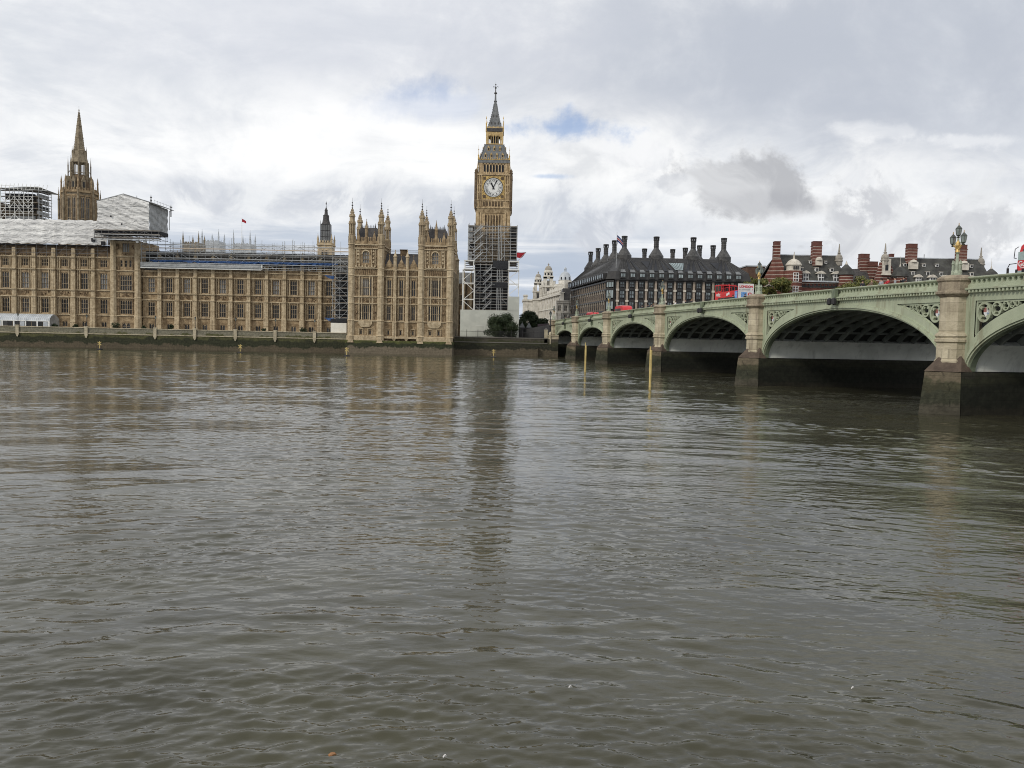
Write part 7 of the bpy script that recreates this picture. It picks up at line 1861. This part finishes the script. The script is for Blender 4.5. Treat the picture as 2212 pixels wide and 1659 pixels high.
b = MB(o, LS); b.box(h-1.1, h-.1, -.03, 0, 1.7, 2.9); b.build('blue_panel', 'blue_print')
o, h, W2 = bus(24.0, 11.6, 'red double-decker bus with a bulging rounded rear and white side band, further along the bridge', L=9.0, kind='round')
o, h, W2 = bus(-26.0, 15.2, 'far red bus with a pale roof and rounded rear, just showing above the parapet', L=8.6, kind='round', zoff=.6)
o, h, W2 = bus(177.7, 6.0, 'red double-decker bus entering at the right edge, mirror arms sticking out ahead', L=10.4, Ht=4.3, kind='double')
b = MB(o); 
b.tube((h-.1, W2, 2.62), (h+.55, W2+.12, 2.6), .035, 6); b.tube((h+.55, W2+.12, 2.6), (h+.72, W2+.14, 2.3), .035, 6); b.box(h+.66, h+.78, W2+.06, W2+.2, 1.8, 2.28)
b.tube((h-.15, W2-.1, 4.0), (h+.2, W2-.05, 3.85), .03, 6); b.tube((h+.2, W2-.05, 3.85), (h+.28, W2-.05, 3.1), .03, 6); b.tube((h+.28, W2-.05, 3.1), (h, W2-.05, 3.05), .03, 6); b.build('mirror_arm', 'iron')
LS = Matrix.Translation((0, W2+.012, 0)) @ LW
text(o, 'Go', .62, 'cloth_white', LS @ Matrix.Translation((-h+.75, -.01, 2.52)) @ TXT, bold=True)
b = MB(o, LS); b.box(-h+1.15, -h+1.9, -.02, 0, 2.6, 2.66); b.box(-h+.55, -h+1.0, -.02, 0, 2.18, 2.24); b.build('small_lettering', 'cloth_white')
b = MB(o); b.box(h-1.2, h-.28, W2-.02, W2+.028, 2.85, 3.55); b.box(h-.75, h-.3, W2-.02, W2+.028, 1.0, 2.0); b.build('cab_window', 'pale_bus_glass')
b = MB(o)
for xa, xb in ((h-.3, h-.02), (h-1.15, h-.75)): b.box(xa, xb, W2-.02, W2+.03, .6, 2.12)
b.build('door_pillar', 'black')
FS = Matrix.Translation((h+.07, 0, 0)) @ Matrix.Rotation(math.pi/2, 4, 'Z')

# ------------------------------------------------------------------ people on the bridge pavement
def skin_mesh(name, joints, edges, radii, m, levels=1):
    me = bpy.data.meshes.new('tmp'); me.from_pydata(joints, edges, []); ob = bpy.data.objects.new('tmp', me); C.objects.link(ob)
    md = ob.modifiers.new('skin', 'SKIN'); md.use_smooth_shade = True
    sl = me.skin_vertices[0].data
    for i, r_ in enumerate(radii): sl[i].radius = (r_, r_) if not isinstance(r_, tuple) else r_
    sl[0].use_root = True
    sb = ob.modifiers.new('sub', 'SUBSURF'); sb.levels = levels; sb.render_levels = levels
    dg = bpy.context.evaluated_depsgraph_get(); dg.update(); out = bpy.data.meshes.new_from_object(ob.evaluated_get(dg)); bpy.data.objects.remove(ob); out.name = name
    out.materials.clear(); out.materials.append(m); return out
def person_meshes(pose):
    """standing figure 1.72 m, facing -y; pose 0 arms down, 1 leaning on the parapet, 2 one arm raised holding a camera, 3 walking"""
    aL, aR = {0: ((.24, -.02, 1.12), (.25, -.08, .86)), 1: ((.24, -.18, 1.16), (.14, -.40, 1.12)), 2: ((.24, -.16, 1.2), (.08, -.30, 1.46)), 3: ((.24, .08, 1.14), (.26, -.04, .90))}[pose], {0: ((-.24, -.02, 1.12), (-.25, -.08, .86)), 1: ((-.24, -.18, 1.16), (-.14, -.40, 1.12)), 2: ((-.24, -.14, 1.18), (-.06, -.30, 1.44)), 3: ((-.24, -.10, 1.14), (-.24, -.24, .92))}[pose]
    lf = .16 if pose == 3 else .03
    J = [(0, 0, .95), (0, .0, 1.15), (0, .01, 1.38), (0, 0, 1.47), (0, -.02, 1.55), (0, -.03, 1.63), (.17, .01, 1.39), aL[0], aL[1], (-.17, .01, 1.39), aR[0], aR[1], (.09, 0, .88), (.10, -lf, .48), (.10, -lf*.6, .07), (-.09, 0, .88), (-.10, lf, .48), (-.10, lf*1.3, .07), (.10, -lf*.6-.14, .03), (-.10, lf*1.3-.14, .03)]
    E_ = [(0, 1), (1, 2), (2, 3), (3, 4), (4, 5), (2, 6), (6, 7), (7, 8), (2, 9), (9, 10), (10, 11), (0, 12), (12, 13), (13, 14), (0, 15), (15, 16), (16, 17), (14, 18), (17, 19)]
    Rd = [(.14, .10), (.13, .10), (.14, .10), .055, (.075, .09), (.07, .085), .06, .045, .035, .06, .045, .035, .085, .06, .04, .085, .06, .04, .035, .035]
    body = skin_mesh('body', J, E_, Rd, M['skin'])
    hd = MB(); a_ = aL[1]; 
    coat = skin_mesh('coat', [J[0], J[1], J[2], (0, .0, 1.44), J[6], aL[0], tuple(np.array(aL[0])*.2+np.array(aL[1])*.8), J[9], aR[0], tuple(np.array(aR[0])*.2+np.array(aR[1])*.8), (0, 0, .82)], [(0, 1), (1, 2), (2, 3), (2, 4), (4, 5), (5, 6), (2, 7), (7, 8), (8, 9), (0, 10)], [(.17, .125), (.165, .125), (.17, .125), .075, .08, .062, .05, .08, .062, .05, (.17, .13)], M['black'])
    tr_ = skin_mesh('trousers', [(0, 0, .92), J[12], J[13], (J[14][0], J[14][1], .12), J[15], J[16], (J[17][0], J[17][1], .12)], [(0, 1), (1, 2), (2, 3), (0, 4), (4, 5), (5, 6)], [(.15, .11), .095, .075, .06, .095, .075, .06], M['black'])
    hb_ = MB(); hb_.lathe(0, 0, [(.085, 1.60), (.115, 1.63), (.115, 1.69), (.08, 1.74), (.03, 1.765)], 10); hb_.v = [(x, y*1.15+.015-(.02 if z > 1.68 else -.02), z) for x, y, z in hb_.v]
    return body, coat, tr_, hb_.mesh('hair', 'black', True)
PM = [person_meshes(p) for p in range(4)]
for i, (nm_, c_) in enumerate((('dark_coat', (.03, .032, .04)), ('grey_coat', (.32, .33, .35)), ('red_coat', (.45, .03, .04)), ('white_shirt', (.7, .7, .7)), ('brown_coat', (.16, .11, .08)), ('blue_coat', (.12, .3, .36)), ('dark_hair', (.02, .017, .014)), ('fair_hair', (.28, .19, .1)))): M[nm_] = mat(nm_, c_, rough=.8, scale=5)
PN = 0
def person(s, y, pose, coat, hair, label, rot=0.0, sc_=1.0):
    y -= .55; z = zp(s)-1.02; p = thing('person', label, 'person', BM @ Vector((s, y, z)), BA+rot, 'people on the bridge pavement'); p.scale = (sc_,)*3
    for me, m_ in zip(PM[pose], (None, coat, 'dark_coat', hair)):
        o = bpy.data.objects.new(me.name.split('.')[0], me.copy() if m_ else me); C.objects.link(o); o.parent = p
        if m_: o.data.materials[0] = M[m_]
plist = [
 (162.8, 1.6, 0, 'dark_coat', 'dark_hair', 'person in dark clothes beside the yellowing tree, leftmost of the group near the right lamp', 1.57),
 (164.6, 1.5, 1, 'brown_coat', 'fair_hair', 'person in a brown coat leaning over the parapet between the dark and the pale-grey figures', 0),
 (166.1, 1.6, 0, 'grey_coat', 'dark_hair', 'person in a pale grey top, left of the one in red', 0.3),
 (167.4, 1.5, 1, 'red_coat', 'dark_hair', 'person in a red jacket leaning on the bridge parapet', 0),
 (168.4, 1.6, 0, 'grey_coat', 'dark_hair', 'person in a darker grey jacket right of the one in red', -.4),
 (169.6, 1.7, 2, 'dark_coat', 'dark_hair', 'person in black taking a picture, rightmost of the group near the right lamp', 0),
 (128.3, 2.2, 0, 'dark_coat', 'dark_hair', 'person in black in front of the white rear of the tour bus', 1.57),
 (132.0, 2.4, 3, 'dark_coat', 'dark_hair', 'dark figure at the foot of the lamp beside the tour bus', 1.57),
 (105.2, 1.6, 1, 'white_shirt', 'dark_hair', 'person in a white shirt leaning on the parapet in front of the black office building', 0),
 (110.2, 1.6, 0, 'dark_coat', 'dark_hair', 'dark-coated person between the white shirt and the tour bus', 0.2),
 (113.1, 1.6, 2, 'dark_coat', 'fair_hair', 'person with raised arms just left of the tour bus', 0),
 (85.5, 1.6, 0, 'dark_coat', 'dark_hair', 'dark standing person right of the rounded red bus', 0),
 (89.0, 1.7, 3, 'dark_coat', 'dark_hair', 'walking dark figure left of the middle lamp, second from the rounded bus', 1.57),
 (90.6, 1.9, 3, 'brown_coat', 'dark_hair', 'walking person in brown close to the middle lamp', 1.57),
 (92.6, 1.6, 0, 'dark_coat', 'fair_hair', 'fair-haired person next to the middle lamp', 0.3),
 (48.0, 1.6, 0, 'red_coat', 'dark_hair', 'person in red left of the rounded red bus', 0),
 (44.5, 1.6, 0, 'dark_coat', 'dark_hair', 'dark figure between the two far red buses', 0),
 (27.0, 1.6, 0, 'brown_coat', 'dark_hair', 'person in brown left of the far pale-roofed bus', 0),
 (24.0, 1.6, 1, 'dark_coat', 'fair_hair', 'fair-haired figure leaning by the second lamp from the far bank', 0),
 (18.0, 1.6, 0, 'blue_coat', 'dark_hair', 'person in a turquoise top near the far end of the bridge', 0),
 (20.5, 1.7, 0, 'dark_coat', 'dark_hair', 'dark figure right of the turquoise top', 0),
 (22.0, 1.5, 2, 'white_shirt', 'dark_hair', 'person in white with arms raised near the far end of the bridge', 0),
 (14.5, 1.6, 3, 'dark_coat', 'dark_hair', 'dark walker left of the turquoise top', 1.57),
 (10.0, 1.7, 0, 'brown_coat', 'dark_hair', 'person in brown, the nearest to the far abutment lamp', 0)]
for a_ in plist: person(*a_)

# ------------------------------------------------------------------ marks in the water, marquee, plants, floating scraps
def pile(px, py0, px1, py1, label, seed):
    x, y = on_water(px, py1); _, zt = at(px1, py0, y); t = thing('mooring_pile', label, 'mooring post', (x, y, -1.5), group='tall yellow piles beside the bridge')
    q = random.Random(seed); b = MB(t); r_ = .155
    pr_ = [(r_*1.05, -1.5)]
    for k in range(9): z = -1+(zt-.5+1)*k/8; pr_.append((r_*q.uniform(.88, 1.1), z))
    pr_.append((r_*.95, zt-.45)); b.lathe(x, y, pr_, 10); b.build('post', 'yellow')
    b = MB(t); b.box(x-.14, x-.02, y-.08, y+.08, zt-.5, zt); b.build('tip', 'yellow')
pile(1264, 740, 1264, 803, 'tall yellow timber pile in the water, the further and left one', 1); pile(1404, 748, 1405, 835, 'tall yellow timber pile in the water, the nearer and right one', 2)
for i, (px, py, lb) in enumerate(((215, 755, 'yellow cross-topped water marker, leftmost, below the central tower'), (519, 762, 'yellow cross-topped water marker below the right half of the palace range'), (749, 769, 'yellow cross-topped water marker at the foot of the pavilion'), (1066, 772, 'yellow cross-topped water marker below the clock tower'))):
    x, y = on_water(px, py); y = min(y, 222); x = X_(px, py, y); t = thing('water_marker', lb, 'marker buoy', (x, y, -.3), group='yellow markers along the river wall')
    b = MB(t); b.lathe(x, y, [(.35, -.3), (.75, -.05), (.75, .12), (.2, .3)], 10); b.build('float', 'iron')
    b = MB(t); b.tube((x, y, .2), (x, y, 2.1), .10, 6); b.build('post', 'yellow')
    b = MB(t); b.tube((x-.45, y, 1.1), (x+.45, y, 1.9), .10, 4); b.tube((x+.45, y-.03, 1.1), (x-.45, y-.03, 1.9), .10, 4); b.build('cross_topmark', 'yellow')
mq = thing('marquee', 'long pale glazed marquee with a curved ribbed roof on the palace terrace', 'marquee', (-142, 231, 4.9))
mx0, mx1 = -166.0, X_(113, 700, 231); y0_, y1_ = 229.6, 234.6
b = MB(mq); pf = [(y0_, 7.0), (y0_+.25, 7.7), (y0_+.9, 8.3), (y0_+2.0, 8.75), (y0_+2.6, 8.8), (y0_+3.8, 8.4), (y1_-.2, 7.6), (y1_, 7.0)]
n_ = len(pf); b.add([(mx0, y, z) for y, z in pf]+[(mx1, y, z) for y, z in pf], [(k, n_+k, n_+k+1, k+1) for k in range(n_-1)]); b.build('roof', 'lead')
b = MB(mq); b.add([(mx1, y, z) for y, z in pf]+[(mx1, y1_, 4.9), (mx1, y0_, 4.9)], [tuple(reversed(range(n_+2)))]); b.build('end_wall', 'grey_sheet')
b = MB(mq)
for k in range(40):
    x = mx1-.4-k*.55
    for (ya, za), (yb, zb_) in zip(pf[:4], pf[1:5]): b.tube((x, ya-.03, za+.02), (x, yb-.03, zb_+.04), .06 if k % 6 == 0 else .03, 4)
b.build('roof_rib', 'white_paint')
for k in range(8):
    x = mx1-.15-k*3.2; b = MB(mq); b.box(x-.18, x+.18, y0_-.06, y0_+.1, 4.9, 7.0); b.build('upright', 'white_paint')
    for j in range(2):
        b = MB(mq); xa = x-.3-1.4*(j+1)+.1; b.box(xa, xa+1.25, y0_+.02, y0_+.06, 5.0, 6.8); b.build('pane', 'glass' if (k*2+j) % 4 else 'lead')
b = MB(mq); b.box(mx0, mx1, y0_-.08, y0_+.05, 6.82, 7.02); b.build('gutter', 'white_paint')
for i, (px, w_, h_, lb) in enumerate(((88*0+118, 1.7, .9, 'low dark shrub at the end of the marquee'), (302*0+164, 1.8, .8, 'low dark shrub on the terrace between two basement windows'), (250, 3.2, 1.4, 'broad dark shrub in front of the central tower doorway'), (310, 1.6, .9, 'small dark shrub just right of the central tower'), (370, 1.8, 1.2, 'rounded dark shrub under the grey sheeting'), (655, 2.3, 1.1, 'green leafy shrub near the scaffold stair tower'), (570, 1.6, .8, 'low green planter shrub in the middle of the terrace'))):
    tree('shrub', lb, X_(px, 710, 230.5), 230.5, 4.9, w_, h_+.5, 'leaf_dark', 60+i, 900, .14, .0, group='shrubs along the terrace', bushy=True)
for i, (px, py, m_, sz, lb) in enumerate(((717, 1647, 'leaf_brown', .06, 'brown dead leaf floating at the bottom edge of the picture'), (960, 1650, 'cloth_white', .022, 'white feather floating at the bottom edge, right of the leaf'), (1231, 1497, 'cloth_white', .022, 'white feather floating in the middle foreground'), (1841, 1499, 'cloth_white', .02, 'white feather floating at the right foreground'))):
    x, y = on_water(px, py); b = MB(); n_ = 9
    V = [(x+sz*(.5+.5*math.cos(k*2.3)**2)*math.cos(2*math.pi*k/n_)*(1 if i == 0 else 1.2), y+sz*(.55 if i else .9)*math.sin(2*math.pi*k/n_)*(.7+.3*math.cos(k*1.7)), .10+.02*math.sin(k)) for k in range(n_)]
    V += [(a, c, z+.012) for a, c, z in V]
    b.add(V, [tuple(reversed(range(n_))), tuple(range(n_, 2*n_))]+[(k, (k+1) % n_, n_+(k+1) % n_, n_+k) for k in range(n_)])
    solo(b, 'leaf' if i == 0 else 'feather', m_, lb, 'leaf' if i == 0 else 'feather', None if i == 0 else 'white feathers on the water')
el_ = thing('embankment_lamp', 'dark ornate lamp on the embankment wall beside the gate pier', 'street lamp', (10.6, 240, 5))
b = MB(el_); b.lathe(10.6, 240, [(.5, 5), (.5, 6.2), (.7, 6.4), (.35, 7.0), (.25, 8.4), (.4, 8.6), (.12, 9.2), (.1, 11.2), (.2, 11.3)], 8); b.build('column', 'iron')
b = MB(el_); b.lathe(10.6, 240, [(.2, 11.3), (.42, 12.2)], 8); b.build('globe', 'lamp_glass'); b = MB(el_); b.lathe(10.6, 240, [(.5, 12.2), (.2, 12.6), (.03, 13.0)], 8); b.build('cap', 'iron')
